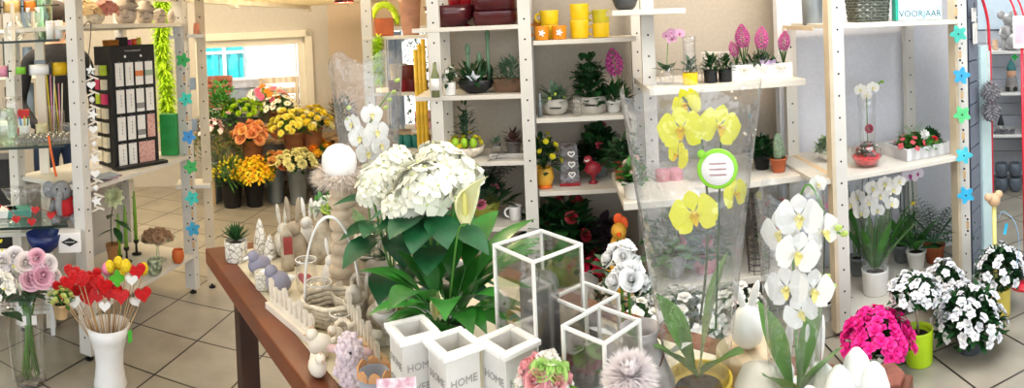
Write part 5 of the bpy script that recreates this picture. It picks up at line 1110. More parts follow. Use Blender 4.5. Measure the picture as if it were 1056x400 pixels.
bucket_of(285, 208, 0, .075, .25, M_zinc, 'zinc bucket right of the black buckets', 'mixed orange, salmon and cream roses in the zinc bucket right of the daffodils', [('rose', Y('salmon', '#f0885a'), None, 8, .13, .12, .04), ('rose', Y('rose_apricot', '#f5b869'), None, 9, .14, .13, .04, dict(jit=.5)), ('rose', Y('butter', '#f3e38a'), None, 9, .13, .1, .038, dict(jit=.6))], (30, .12, .1, .07, .03, G_dark), 4)
bucket_of(308, 210, 0, .078, .27, M_zinc, 'wide zinc bucket in the middle of the front row', 'cream yellow carnations in the wide zinc bucket', [('carnation', Y('cream_yellow', '#f3eda8'), None, 26, .14, .12, .04)], (40, .13, .1, .08, .025, G_dark), 5)
bucket_of(329, 200, 0, .075, .28, M_zinc, 'zinc bucket at the right end of the front row', 'golden and orange chrysanthemums in the right end zinc bucket', [('mum', Y('gold', '#f6bd24'), None, 16, .13, .13, .04), ('mum', Y('deep_orange', '#ec8a1c'), None, 8, .14, .14, .036, dict(jit=.5))], (30, .12, .1, .07, .03, G_mid), 6)
# stepped wooden stand
def gpt(u, n): # point at distance n before the window wall in column u
    best = min((abs(px(wp(s * .01, n, .8))[0] - u), s) for s in range(-250, 300)); return wp(best[1] * .01, n, 0)
st = thing('stepped_stand', 'stepped wooden stand holding the rear flower buckets below the window', 'stand')
for n, z in ((.62, .3), (.28, .48)):
    a, c = gpt(214, n), gpt(345, n); d = c - a; m = MB(); mid = (a + c) / 2; m.box((mid.x, mid.y, z - .015), (d.length, .3, .03), wr); m.build('step_board', M_wood, st, bevel=.002)
    for q in (a + d * .02, c - d * .02): m = MB(); m.box((q.x, q.y, (z - .03) / 2), (.03, .26, z - .03), wr); m.build('leg', M_wood, st)
def rb(u, n, z, *a, **k): p = gpt(u, n); return bucket_of(0, 0, 0, *a, loc=Vector((p.x, p.y, z + .001)), **k)
rb(259, .62, .3, .085, .2, M_cop, 'brown paper sleeve pot in the second row below the roses', 'apricot and peach roses in the second row', [('rose', Y('rose_peach', '#f0a46c'), None, 20, .15, .13, .042), ('rose', Y('rose_apricot', '#f5b869'), None, 6, .16, .14, .04)], (30, .13, .1, .07, .03, G_mid), 7)
rb(302, .62, .3, .085, .24, M_cop, 'terracotta coloured pot under the yellow spray chrysanthemums', 'dense pale yellow spray chrysanthemums in the second row', [('mum', Y('lemon_mum', '#f8ec6a'), Y('mum_eye', '#e8c52a'), 50, .19, .16, .036)], (30, .15, .1, .07, .03, G_mid), 8)
rb(321, .62, .3, .08, .26, M_cop, 'terracotta coloured pot at the right end of the second row', 'deep yellow and cream spray chrysanthemums right of the dense bunch', [('mum', Y('yellow_mum', '#f0d83c'), None, 34, .16, .17, .034), ('mum', Y('cream_mum', '#f7f0c0'), None, 14, .15, .13, .036)], (20, .12, .1, .07, .03, G_dark), 9)
rb(250, .28, .48, .085, .2, M_zinc, 'zinc pot under the lime green buttons', 'lime green button chrysanthemums', [('mum', Y('lime_mum', '#a9cc1e'), None, 55, .17, .13, .03)], (40, .15, .1, .06, .02, G_mid), 10)
rb(288, .28, .48, .085, .22, M_cop, 'tall paper-wrapped pot hidden behind the yellow bunches', 'white and pale yellow daisies in the back row', [('daisy', Y('daisy_white', '#f8f4de'), Y('daisy_eye', '#e0bb22'), 34, .17, .14, .036)], (30, .15, .1, .07, .03, G_mid), 11)
rb(228, .28, .48, .08, .18, M_zinc, 'zinc pot with bushy green stems at the left of the back row', 'tall bushy fresh green foliage below the window', [('azalea', Y('pale_pink_bell', '#e7bcc0'), None, 12, .18, .1, .022)], (190, .15, .3, .05, .03, mat('fresh_green', '#4f9a35', .5, var=.25)), 12, cat='foliage', gn='foliage_bunch')
rb(217, .62, .3, .07, .26, M_zinc, 'small zinc pot at the left edge of the stand', 'pink and white small blossoms left of the green foliage', [('floret', Y('pink_small', '#dba0a8'), None, 30, .11, .12, .026), ('floret', M_ow, None, 16, .12, .12, .024)], (50, .12, .14, .06, .02, G_dark), 13)
p = gpt(276, .13); gerb = [Y('gerbera_white', '#f8f4ea'), Y('gerbera_pink', '#ec5f8c'), Y('gerbera_orange', '#f59423'), Y('gerbera_rose', '#f08a9c')]
t = thing('gerbera_pot', 'olive tin pot of pink, white and orange gerberas at the window sill', 'flowers', (p.x, p.y, .62), scale=1.15); pot(t, .085, .18, M_sage, 'straight', soil=False, name='tin'); rnd = random.Random(5); leafy(t, 30, .13, .08, .18, .09, .02, G_light, rnd)
for i, (pp, nn) in enumerate(dome_pts(34, .19, .13, rnd, .19, .95)): inst('blossom', bloom('gerbera', gerb[(i * 7) % 4], Y('gerbera_eye', '#c99a1e')), t, pp, aim(nn + Vector((0, -.4, 0))), .034)
m = MB(); m.box((p.x, p.y, .31), (.22, .2, .618), wr); o = m.build('plinth', M_wall, None, bevel=.004); tag(o, 'plain plaster plinth under the gerbera tin below the window sill', 'plinth')
p = gpt(352, .35); t = thing('eucalyptus_bunch', 'dark green trailing foliage with red berries right of the yellow bunches', 'foliage', (p.x, p.y, .4)); rnd = random.Random(8); pot(t, .07, .2, M_zinc, 'bucket', soil=False, name='bucket_wall'); leafy(t, 90, .16, .26, .2, .07, .025, G_dark, rnd); blooms(t, 'bud', Y('berry_red', '#b3242a'), None, 12, .15, .22, .24, .014, rnd)
m = MB(); m.box((p.x, p.y, .2), (.24, .24, .4), wr); tag(m.build('wooden_crate', M_wood, None, bevel=.004), 'pale wooden crate under the trailing foliage', 'crate')
# tan rear post with little shelf and grey brackets (left of the window)
p = D(208, 60, 3.75); t = thing('slim_rack', 'slim tan drilled post rack left of the window with a tiny shelf', 'rack', (p.x, p.y, 0), .5); post(t, 0, 0, w=.055, t=.04, mats=[M_postt, M_hole, M_postt], z1=2.3); m = MB(); m.box((-.08, 0, 1.5), (.2, .16, .02)); m.build('shelf_board', M_board, t)
m = MB(); m.box((-.08, 0, .62), (.2, .16, .02)); m.build('shelf_board', M_board, t)
for z in (1.22, .98): m = MB(); m.box((-.09, -.05, z), (.1, .04, .07)); m.build('bracket', M_zinc, t, bevel=.004)
m = MB(); m.box((-.12, -.05, 1.1), (.03, .02, .5)); m.build('rail', mat('grey_metal', '#a5a39c', .4, metal=.5), t)
for dx, col, lab in ((-.14, '#3f7fb5', 'tiny blue paint jar on the slim rack shelf'), (-.09, '#c9743a', 'tiny orange lidded jar on the slim rack shelf'), (-.02, '#d98a6a', 'small salmon jar beside the slim tan post')):
    q = Vector((p.x, p.y, 1.511)) + Matrix.Rotation(.5, 3, 'Z') @ Vector((dx, -.055, 0)); m = MB(); m.lathe([(0, 0), (.018, 0), (.018, .05), (.014, .052), (.014, .065), (0, .065)], 14); simple('paint_jar', lab, 'jar', m, mat('jar_' + col[1:], col, .4), q)
# lattice canopy with lamps above the window
a, c = D(110, -4, 2.6), D(316, 9, 4.2); ZL = 1.71
def onz(u, v, z): d = ray(u, v); k = (z - EYE) / d.z; return Vector((d.x * k, d.y * k, z))
A, B_ = onz(150, 0, ZL), onz(316, 9, ZL); d = (B_ - A); L = d.length + 1.2; dn = d.normalized(); nn = Vector((dn.y, -dn.x, 0)); ang = math.atan2(dn.y, dn.x)
t = thing('lattice_canopy', 'cream slatted wooden lattice hanging over the window with small lamps', 'canopy'); m = MB()
for k in range(2): q = B_ - dn * (L / 2) + nn * (.02 + k * .75); m.box((q.x, q.y, ZL + .012), (L, .04, .035), ang)
m.build('side_rails', M_cream, t)
m = MB(); n = int(L / .17)
for k in range(n): q = B_ - dn * (.03 + k * .17) + nn * .39; m.box((q.x, q.y, ZL + .035), (.13, .78, .014), ang)
m.build('slats', mat('cream_slat', '#f1dfb0', .5, var=.05), t)
for u, v in ((263, 7), (320, 10)): q = onz(u, v, ZL - .03); q = B_ - dn * ((B_ - q).length if u < 300 else .1) + nn * .05; m = MB(); m.box((q.x, q.y, ZL - .018), (.06, .05, .022), ang); m.build('lamp', mat('lamp_housing', '#f4eedd', .4), t, bevel=.003)
m = MB()
for q in (B_ + nn * .4, B_ - dn * L * .97 + nn * .4): m = MB(); m.box((q.x, q.y, (ZL + 2.6) / 2), (.02, .02, 2.6 - ZL)); m.build('hanger', M_cream, t)
# warm spotlight over the corner
q = D(355, 2, 4.3); t = thing('spot_lamp', 'warm spotlight shade above the sand-coloured corner wall', 'lamp', (q.x, q.y, 1.68)); m = MB(); m.lathe([(.03, .1), (.07, 0), (.065, 0), (.025, .09)], 20); m.build('shade', mat('dark_red_shade', '#5a1c1c', .4), t, True); m = MB(); m.ball((0, 0, .04), .022, 10, 7); m.build('bulb', mat('warm_bulb', '#ffd9a0', .5, emit=8), t, True)
m = MB(); m.tube([(0, 0, .1), (0, 0, .92)], .006, 6); m.build('rod', M_blackm, t)
l = bpy.data.lights.new('spot_lamp_bulb', 'POINT'); l.energy = 15; l.color = (1, .78, .5); l.shadow_soft_size = .04; lo = bpy.data.objects.new('spot_lamp_bulb', l); COL.objects.link(lo); lo.parent = t; lo.location = (0, 0, -.03)
for u, lab in ((343, 'dark red glass bowl at the left end of the canopy shelf row'), (370, 'dark red glass bowl hanging over the corner, right of the lamp')):
    pass

# ---------------------------------------------------------------- outside the window
def wo(s, n, z): return wp(s, -n, z)
m = MB(); m.box(wo(.3, 1.2, -.5 + .6), (9, 2.2, .08), wr); struct('ground', m, mat('pale_paving', '#d9d6cf', .8, var=.05))
m = MB(); m.box(wo(.3, 2.6, 1.6), (9, .1, 3.2), wr); struct('wall_outside', m, mat('white_render', '#f2f2f0', .8, var=.02))
def wu(u, n): best = min((abs(px(wo(s * .01, n, 1))[0] - u), s) for s in range(-300, 400)); return best[1] * .01
t = thing('teal_door', 'turquoise double door in the white wall across the yard', 'door'); s0, s1 = wu(212, 2.5), wu(252, 2.5)
for k in (0, 1):
    m = MB(); w = (s1 - s0) / 2; m.box(wo(s0 + w * (k + .5), 2.52, .75), (w - .03, .05, 1.35), wr); m.box(wo(s0 + w * (k + .5), 2.48, 1.0), (w - .18, .03, .6), wr); m.build('door_leaf', mat('turquoise_paint', '#2cc4cc', .5, var=.08), t)
m = MB(); m.box(wo((s0 + s1) / 2, 2.47, .75), (.05, .03, 1.4), wr); m.box(wo((s0 + s1) / 2, 2.47, 1.25), (s1 - s0, .03, .04), wr); m.build('door_trim', M_white, t)
q = wo(wu(222, .7), .7, .145); t = thing('planter', 'stack of terracotta planters outside the window', 'planter', q); 
for k in range(3): m = MB(); m.lathe([(.13, 0), (.17, .2), (.19, .2), (.19, .25), (.17, .25), (.15, .1)], 20, (0, 0, .52 + k * .06)); m.build('terracotta_pot', M_terra, t, True)
m = MB(); m.box((0, 0, .26), (.4, .4, .52)); m.build('box_base', M_wall, t)
q = wo(wu(249, 1.5), 1.5, .145); t = thing('bench_box', 'grey lidded outdoor box with clear pots beside the planters', 'box', q, wr); m = MB(); m.box((0, 0, .35), (.5, .4, .7)); m.build('body', mat('grey_plastic_box', '#8d8e8e', .6), t, bevel=.01); m = MB(); m.poly([(-.28, 0), (.28, 0), (.22, .1), (-.22, .1)], .44, (0, .22, .7), R=UPR); m.build('lid', mat('grey_brown_lid', '#a39b92', .6), t, bevel=.005)
q = wo(wu(288, 1.2), 1.2, .145); t = thing('garden_bench', 'pale wooden garden bench end outside, right part of the window', 'bench', q, wr)
for x in (-.2, .2): m = MB(); m.box((x, 0, .4), (.04, .04, .8)); m.build('leg', M_wood, t)
for z in (.5, .65, .78): m = MB(); m.box((0, 0, z), (.5, .04, .07)); m.build('slat', M_wood, t)
# shrubs outside the second window, blind
m = MB(); rnd = random.Random(4); cx = (x0 + x1) / 2; yy = yb + 1.0
t = thing('garden_shrub', 'dark leafy shrub seen through the narrow second window', 'shrub', (cx + .1, yy, 0))
for i in range(900): m.leaf((rnd.gauss(0, .25), rnd.gauss(0, .12), rnd.uniform(.3, 1.45)), (rnd.gauss(0, 1), rnd.gauss(0, 1), rnd.gauss(0, 1)), .07, .035, .2, .1, 2)
m.build('foliage', mat('shrub_green', '#4a5a44', .7, var=.4), t, True); m = MB(); m.tube([(0, 0, 0), (0, 0, 1)], .03, 6); m.build('trunk', M_bark, t)
t = thing('blue_blind', 'grey blue gathered curtain at the left side of the second window', 'curtain', (x0 + .08, yb - .05, .5)); m = MB(); m.add([(i * .012 - .06, .02 * math.sin(i * 1.6), z) for z in (0, .95) for i in range(14)], [(i, i + 1, 15 + i, 14 + i) for i in range(13)]); m.build('cloth', mat('blue_cloth', '#8fa5c4', .8), t, True)
m = MB(); m.box((0, 0, .62), (.1, .02, .03)); 

# ================================================================ FAR RACK (beyond, in front of the second window)
YF = 3.95
t = thing('shelving_rack', 'grey-white rack further back in front of the second window', 'rack'); xa, xb = U(381, YF, 1.2).x, U(448, YF, 1.2).x
for x in (xa, xb): post(t, x, YF, w=.07); 
ZF = [at_z(410, 37, YF), at_z(410, 95, YF), at_z(410, 153, YF)]
for z in ZF: board(t, xa - .03, xb + .03, YF - .02, YF + .32, z)
zq = at_z(438, 133, YF); board(t, U(425, YF, zq).x, xb, YF - .02, YF + .2, zq)
def item(u, y, z): p = U(u, y, z); p.z = z + .0008; return p
p = item(397, YF + .12, ZF[0]); t = thing('lime_arch', 'terracotta block with an arch of lime green moss balls and hanging lime strip', 'decoration', p, facing(p)); m = MB(); m.box((0, 0, .06), (.12, .08, .12)); m.build('block', M_terra, t, bevel=.004); m = MB(); rnd = random.Random(1)
for i in range(40): a = PI * i / 39; m.ball((.085 * math.cos(a), -.01, .09 + .12 * math.sin(a)), .022, 7, 5, noise=.2)
m.build('moss_arch', mat('moss_lime', '#b9d62a', .8, var=.2), t, True)
p2 = item(400, YF - .05, 0); t = thing('feather_boa', 'short lime feather strip hanging from the far rack board', 'decoration', (p2.x, p2.y, ZF[0] - .3)); m = MB()
for i in range(700): z = rnd.uniform(0, .3); d_ = Vector((rnd.gauss(0, 1), rnd.gauss(0, 1), rnd.gauss(0, .5))).normalized(); m.leaf((0, 0, z), d_, .055, .012, .3, .2, 2)
m.build('feathers', MC['lime_feather'], t, True)
for u, r, h, y, lab, kd in ((424, .075, .26, .12, 'tall terracotta cone vase on the top board of the far rack', 'taper'), (383, .05, .12, .1, 'short clay cup at the left end of the far rack', 'straight')):
    p = item(u, YF + y, ZF[0]); t = thing('clay_pot', lab, 'pot', p); pot(t, r, h, mat('pale_terracotta', '#b88a72', .8, var=.12), kd, soil=False, name='body')
for i, (u, r, h, c_, lab) in enumerate(((412, .06, .17, '#c9bfae', 'pale beaker left of the red glasses on the far rack'), (420, .055, .16, '#7c3a2c', 'brown red vase in the middle of the far rack'), (408, .05, .07, '#6a1820', 'dark red glass at the left front of the far rack'), (416, .05, .075, '#7a1a24', 'dark red glass, second from left'), (426, .05, .07, '#5f141c', 'dark red glass, third from left'), (435, .045, .065, '#6e1a20', 'dark red glass at the right end'))):
    p = item(u, YF + (.2 if i < 2 else .05), ZF[1]); t = thing('glass_cup', lab, 'glass', p); pot(t, r, h, mat('cup_' + c_[1:], c_, .3), 'straight', soil=False, name='body')
for i, (u, c_, lab) in enumerate(((412, '#2f8078', 'teal drum candle, left one of three'), (421, '#2f8078', 'teal drum candle, middle one of three'), (430, '#2f8078', 'teal drum candle, right one of three'), (440, '#8a5a4a', 'brown drum candle beside the teal ones'))):
    p = item(u, YF + .04, ZF[2]); m = MB(); m.lathe([(0, 0), (.03, 0), (.031, .075), (.024, .08), (0, .08)], 18); simple('drum_candle', lab, 'candle', m, mat('wax_' + c_[1:], c_, .6), p)
p = item(398, YF + .06, ZF[2]); t = thing('loaf_basket', 'pile of tan driftwood on the lower far board', 'decoration', p); m = MB()
for k in range(5): m.tube([(-.12, .02 * k - .03, .012 + .016 * k), (.12 - .02 * k, .02 * k - .02, .014 + .016 * k)], .014, 7)
m.build('driftwood', M_bark, t, True)
for k, u in enumerate((433, 441)):
    p = item(u, YF + .05, zq); t = thing('gift_box', ('left pink box tied with brown band on the half board', 'right pink box tied with brown band next to the post')[k], 'box', p); m = MB(); m.box((0, 0, .055), (.05, .06, .11)); m.build('box', mat('pale_pink_card', '#dd9aa6', .6), t, bevel=.002); m = MB(); m.box((0, 0, .055), (.052, .062, .02)); m.build('band', mat('brown_band', '#8a6a3c', .5), t)
for k, u in enumerate((439, 443, 447)):
    p = item(u, YF - .35, 0); t = thing('bamboo_cane', ('yellow cane, left of three leaning beside the first middle post', 'yellow cane, middle of three', 'yellow cane, right of three next to the post')[k], 'cane', (p.x, p.y, 0)); m = MB(); m.tube([(0, 0, 0), (0, 0, 1.36 + .03 * k)], .014, 8); m.build('cane', mat('yellow_cane', '#cda62a', .4), t, True)

# ================================================================ MIDDLE RACKS: GOODS ON THE BOARDS
gm = mat('oxblood_glaze', '#4a141b', .2, var=.1, spec=.7)
Z = ZM1
p = item(461, 3.24, Z[0]); p.x += .02; t = thing('serving_bowl', 'wide oval oxblood glazed bowl on the top board', 'bowl', p); pot(t, .12, .095, gm, 'bowl', soil=False, ex=(1, .9), name='body')
for k in range(2): p = item(512, 3.24, Z[0]); p.z += k * .062; t = thing('casserole_dish', ('lower oxblood square dish under its twin', 'upper oxblood square dish stacked on its twin')[k], 'dish', p); pot(t, .105, .06, gm, 'straight', soil=False, sq=.5, name='body', n=32)
for u, lab in ((470, 'dark red goblet vase behind the oval bowl, left one'), (481, 'dark red goblet vase behind the oval bowl, right one'), (500, 'dark red goblet on the square dishes side')):
    p = item(u, 3.37, Z[0]); t = thing('goblet', lab, 'vase', p); m = MB(); m.lathe([(.03, 0), (.006, .01), (.006, .06), (.03, .09), (.032, .22), (.028, .22)], 16); m.build('glass', mat('red_glass', '#8a1a20', .15), t, True)
p = item(452, 3.14, Z[1]); p = item(449.5, 3.04, Z[1]); p.z = Z[1] + .001; t = thing('bottle', 'slim bottle with a white label at the front of the second board', 'bottle', p); m = MB(); m.lathe([(0, 0), (.018, 0), (.018, .09), (.008, .12), (.008, .145), (0, .145)], 14); m.build('glass', mat('olive_glass', '#7a8058', .2), t, True); m = MB(); m.lathe([(.0185, .03), (.0185, .08)], 14); m.build('label', M_wc, t, True)
p = item(464, 3.14, Z[1]); plant('potted_primula', 'small white flowering plant in a white cup left of the black bowl', 'plant', p, .028, .055, M_wc, (16, .04, .06, .05, .02, G_dark), ('floret', M_ow, None, 10, .04, .07, .015), 'straight', seed=2)
p = item(491, 3.2, Z[1]); t = plant('bulb_bowl', 'black bowl planted with budding bulbs and a silver star', 'plant', p, .085, .06, M_bkt, (26, .09, .05, .08, .02, G_dark), None, 'bowl', seed=3); m = MB()
for x, h in ((-.03, .14), (.06, .2), (.02, .1)): m.tube([(x, 0, .05), (x, 0, .05 + h)], .008, 7); m.ball((x, 0, .05 + h), (.012, .012, .03), 8, 6)
m.build('shoots', G_blue, t, True); m = MB(); m.poly(star_pts(.035), .004, (0, -.07, .07), R=UPR); m.build('star', mat('silver_star', '#b9b9bb', .3, metal=.8), t)
p = item(525, 3.2, Z[1]); t = plant('planter_box', 'brown oblong planter with fuzzy grey-green plants', 'plant', p, .07, .06, mat('brown_box', '#6b4f3a', .7), (60, .07, .1, .04, .012, G_blue), None, 'straight', seed=4, sq=.8, ex=(1, .5))
p = item(481, 3.2, Z[2]); t = plant('easter_basket', 'wicker basket with a small conifer, lime eggs and yellow flowers', 'plant', p, .085, .05, M_wick, (60, .05, .2, .05, .01, mat('conifer', '#24452a', .6, var=.3)), ('mum', C('bright_yellow_small', '#d9cf2e'), None, 18, .08, .06, .016), 'bowl', seed=5); m = MB()
for x in (-.04, 0, .04): m.ball((x, -.05, .07), (.018, .018, .024), 10, 7)
m.build('lime_eggs', mat('lime_egg', '#9ac42a', .4), t, True)
p = item(526, 3.2, Z[2]); m = MB(); m.box((0, 0, .006), (.2, .12, .012)); m.box((0, -.058, .014), (.2, .006, .02)); simple('serving_tray', 'pale flat tray carrying little dim plants', 'tray', m, mat('pale_tray', '#b5b0ab', .5), p, smooth=False)
q = item(538, 3.2, Z[2]); q.z += .013; plant('potted_succulent', 'dark succulent in a small grey pot on the pale tray', 'plant', item(530, 3.19, Z[2] + .013), .035, .055, mat('dim_grey_pot', '#77726e', .6), (24, .035, .05, .045, .016, mat('dark_red_leaf', '#5a3a38', .5)), None, seed=6)
plant('glass_terrarium', 'round clear terrarium glass with grey stones left on the tray', 'glass', item(512, 3.19, Z[2] + .013), .028, .05, M_gl, (10, .02, .03, .03, .012, G_blue), None, 'round', seed=7)
p = item(497, 3.24, Z[3]); t = plant('potted_palm', 'dark feathery palm in an olive yellow bowl on the fourth board', 'plant', p, .09, .08, mat('olive_yellow_glaze', '#8d8c30', .5), (36, .14, .09, .08, .03, G_dark), ('rose', C('dim_pink', '#d0708a'), None, 3, .13, .08, .02), 'bowl', seed=8); rnd = random.Random(2); fern(t, 22, .3, .09, mat('palm_dark', '#1c3322', .5), rnd, pin=.22)
p = item(532, 3.2, Z[3]); t = thing('white_cup', 'white mug with a looped handle beside the central post', 'mug', p); pot(t, .028, .06, M_wc, 'straight', soil=False, name='body'); m = MB(); m.tube([(-.028 - .02 * math.sin(a), 0, .03 - .02 * math.cos(a)) for a in [PI * i / 10 for i in range(11)]], .005, 6); m.build('handle', M_wc, t, True)
plant('potted_ivy', 'dark green ivy clump low on the left of the fourth board', 'plant', item(470, 3.24, Z[3]), .055, .07, M_terra, (90, .1, .12, .05, .04, G_dark), None, seed=9)
# second middle rack: yellow crockery
Z = ZM2; yc, yo = mat('sunny_yellow_glaze', '#ecc81e', .3, var=.04), mat('orange_glaze_cup', '#dd8a1c', .35, var=.05)
def cup(u, y, z, r, h, mt, lab, handle=True, daisy=False, name='mug', sx=1):
    p = item(u, y, z); t = thing(name, lab, 'mug' if handle else 'cup', p, facing(p)); pot(t, r, h, mt, 'straight', soil=False, name='body')
    if handle: m = MB(); m.tube([(-sx * (r + .018 * math.sin(a)), 0, h * .5 - h * .3 * math.cos(a)) for a in [PI * i / 10 for i in range(11)]], .005, 6); m.build('handle', mt, t, True)
    if daisy:
        m = MB(); m.poly(flower_shape(r * .5, 5, .3), .002, (0, -r - .001, h * .5), R=UPR); m.build('daisy_print', M_wc, t)
cup(560, 3.3, Z[0], .036, .075, yo, 'orange glazed mug at the back left of the yellow crockery'); 
cup(567, 3.22, Z[0], .036, .055, yc, 'lower yellow mug in the left stack'); p = item(567, 3.22, Z[0]); cup(567, 3.22, Z[0] + .056, .037, .055, yc, 'upper yellow mug in the left stack')
cup(559, 3.13, Z[0], .027, .052, yo, 'small orange cup with a white daisy, left one', False, True, 'cup'); cup(577, 3.13, Z[0], .027, .052, yo, 'small orange cup with a white daisy, right one', False, True, 'cup')
cup(598, 3.18, Z[0], .036, .07, yc, 'tall yellow beaker at the bottom of the middle stack', False, name='beaker'); cup(598, 3.18, Z[0] + .071, .037, .06, yc, 'tall yellow beaker stacked on top in the middle', False, name='beaker')
cup(620, 3.2, Z[0], .034, .055, yc, 'lower greenish yellow mug of the right stack', sx=1); cup(620, 3.2, Z[0] + .056, .034, .05, mat('greenish_yellow', '#c9bd2e', .35), 'upper greenish yellow mug of the right stack')
# board 2
gc = mat('cement_pot', '#b5aea2', .75, var=.1)
def band_text(t, s, r, z, size=.012): SCRIB(t, 'pot_script', M_blackm, (0, -r - .002, z), .05, .012)
p = item(573, 3.2, Z[1]); t = plant('herb_pot', 'round cement pot with black script and a small lime flowering succulent', 'plant', p, .058, .07, gc, (26, .05, .05, .07, .018, G_blue), ('floret', C('lime_small', '#bcd35a'), None, 8, .05, .035, .014), 'round', seed=11, rz=facing(p)); band_text(t, 'love', .058, .035)
p = item(609, 3.22, Z[1]); t = plant('jade_plant', 'dark bushy jade plant in a wide cement pot with black script', 'plant', p, .075, .075, gc, (130, .08, .19, .04, .03, G_dark), None, 'straight', seed=12, rz=facing(p)); band_text(t, 'Home', .073, .04, .014)
p = item(595, 3.12, Z[1]); m = MB(); m.lathe([(0, .002), (.024, .002), (.026, .1), (.025, .1)], 16); simple('water_glass', 'clear water glass between the two cement pots', 'glass', m, M_gl, p)
p = item(557.5, 3.14, Z[1]); m = MB(); m.lathe([(0, .0), (.012, .0), (.012, .07), (.006, .1), (.006, .12), (0, .12)], 12); simple('tall_bottle', 'narrow dim bottle next to the central post', 'bottle', m, M_zinc, p)
# board 3
p = item(562, 3.18, Z[2]); t = thing('hen_pot', 'yellow ceramic hen pot with orange feet and dark green plant with yellow flowers', 'plant', p, facing(p)); pot(t, .042, .085, mat('hen_yellow', '#e2ad3c', .4), 'round', name='pot'); rnd = random.Random(3); leafy(t, 60, .07, .14, .09, .05, .02, G_dark, rnd); blooms(t, 'mum', MC['bright_yellow_small'], None, 14, .075, .13, .1, .015, rnd)
m = MB(); m.ball((-.04, -.01, .085), .022, 10, 8); m.build('hen_head', MC['hen_yellow'], t, True); m = MB(); m.lathe([(.03, 0), (.036, .006), (0, .014)], 12, (0, -.02, 0)); m.build('feet', mat('hen_orange', '#df6a1c', .4), t, True)
p = item(588, 3.2, Z[2]); t = thing('gift_bag', 'clear gift bag with white hearts and a red base', 'bag', p, facing(p)); m = MB(); m.box((0, 0, .095), (.085, .06, .18), taper=.85); m.build('film', clear('dark_film', tint=(.75, .7, .72), gloss=.12, wrinkle=.5), t); m = MB(); m.box((0, 0, .006), (.09, .065, .012)); m.build('red_base', mat('red_lacquer', '#9a1f26', .3), t)
for k in range(3): m = MB(); m.tube([(x + .01, -.034, .05 + .045 * k + y) for x, y in heart_pts(.014, 20)], .0035, 5, closed=True); m.build('heart', M_wc, t, True)
p = item(612, 3.2, Z[2]); t = thing('bird_pot', 'red ceramic bird on a foot in front of dark foliage', 'figurine', p, facing(p)); rr = mat('berry_red_glaze', '#9c2a36', .3)
m = MB(); m.lathe([(.02, 0), (.022, .004), (.006, .012), (.008, .03), (.03, .045), (.04, .06), (.03, .085), (0, .1)], 16); m.ball((-.02, -.01, .105), .02, 10, 8); m.build('body', rr, t, True); m = MB(); m.leaf((.03, 0, .07), (1, 0, .6), .05, .03, 0); m.build('wing', rr, t, True); m = MB(); m.tube([(-.035, -.03, .11), (-.025, -.034, .104), (-.015, -.03, .11)], .003, 5); m.build('white_smile', M_wc, t)
plant('potted_cyclamen', 'dark leaved cyclamen with a deep pink bloom behind the red bird', 'plant', item(618, 3.34, Z[2]), .05, .08, M_zinc, (90, .1, .16, .06, .05, G_dark), ('azalea', C('crimson', '#a8304a'), None, 4, .07, .2, .022), seed=13)
# lowest board of rack 2
z3 = .151
plant('potted_anthurium', 'dark glossy plant with red blooms low in the second middle rack', 'plant', item(590, 3.2, z3), .08, .14, mat('mustard_pot', '#9a8526', .5), (70, .13, .24, .1, .06, G_dark), ('rose', C('deep_red', '#9c2430'), None, 8, .12, .27, .028), seed=14)
plant('potted_kalanchoe', 'low dark plant with purplish leaves right of the red blooms', 'plant', item(622, 3.22, z3), .07, .12, M_terra, (70, .11, .16, .07, .04, mat('purple_leaf', '#3a2a33', .5)), None, seed=15)
p = item(566, 3.2, z3); plant('squash_pot', 'round mustard pot with large green leaves at the foot of the central post', 'plant', p, .08, .16, MC['mustard_pot'], (40, .1, .18, .11, .07, G_dark), None, 'round', seed=16)
plant('potted_kalanchoe', 'small bright crimson kalanchoe glimpsed through the lanterns', 'plant', item(608, 3.1, .151), .05, .1, M_wc, (24, .06, .06, .05, .03, G_dark), ('carnation', C('vivid_crimson', '#cf1f45'), None, 14, .09, .05, .03), seed=17)
# rooster figure
p = UD(640, 2.75, .151); p = item(641, 2.68, ZN[2]); t = thing('rooster_figurine', 'orange and yellow ceramic rooster standing under the low side board', 'figurine', (p.x, p.y, .0), facing(p)); ye = mat('mustard_ceramic', '#cf9a30', .5, var=.12)
m = MB(); m.lathe([(0, .3), (.05, .3), (.06, .34), (.065, .42), (.05, .5), (.03, .55), (0, .56)], 16); m.ball((-.0, -.02, .585), (.034, .034, .036), 12, 8); m.build('body', ye, t, True); m = MB(); m.ball((0, -.0, .63), (.022, .012, .026), 8, 6); m.ball((.022, .0, .61), (.02, .012, .03), 8, 6); m.build('comb', mat('bright_orange', '#e85a1c', .5), t, True); m = MB(); m.lathe([(.012, 0), (0, .03)], 8, (0, -.05, .58), R=UPR); m.build('beak', MC['bright_orange'], t, True)
m = MB(); m.lathe([(.06, 0), (.05, .02), (.045, .28), (.055, .3), (0, .3)], 16); m.build('pedestal', M_wood, t, True)

for o in list(COL.objects):     # true sizes of the goods on the two middle racks
    if o.parent is None and o.type == 'EMPTY' and 3.0 < o.location.y < 3.42 and -.62 < o.location.x < .45 and not o.name.startswith('shelving') and o.location.z > .1:
        k = 1.32 if o.location.z > ZM2[0] - .01 and o.location.x > XC and o.name.split('.')[0] in ('mug', 'cup', 'beaker') else 1.16
        zs = max(z for z in ZM1 + ZM2 + [.12, .15] if z < o.location.z + .002 and ((z in ZM1 + [.12]) == (o.location.x < XC)))
        o.location.z = zs + (o.location.z - zs) * k + .0005; o.scale = (k,) * 3
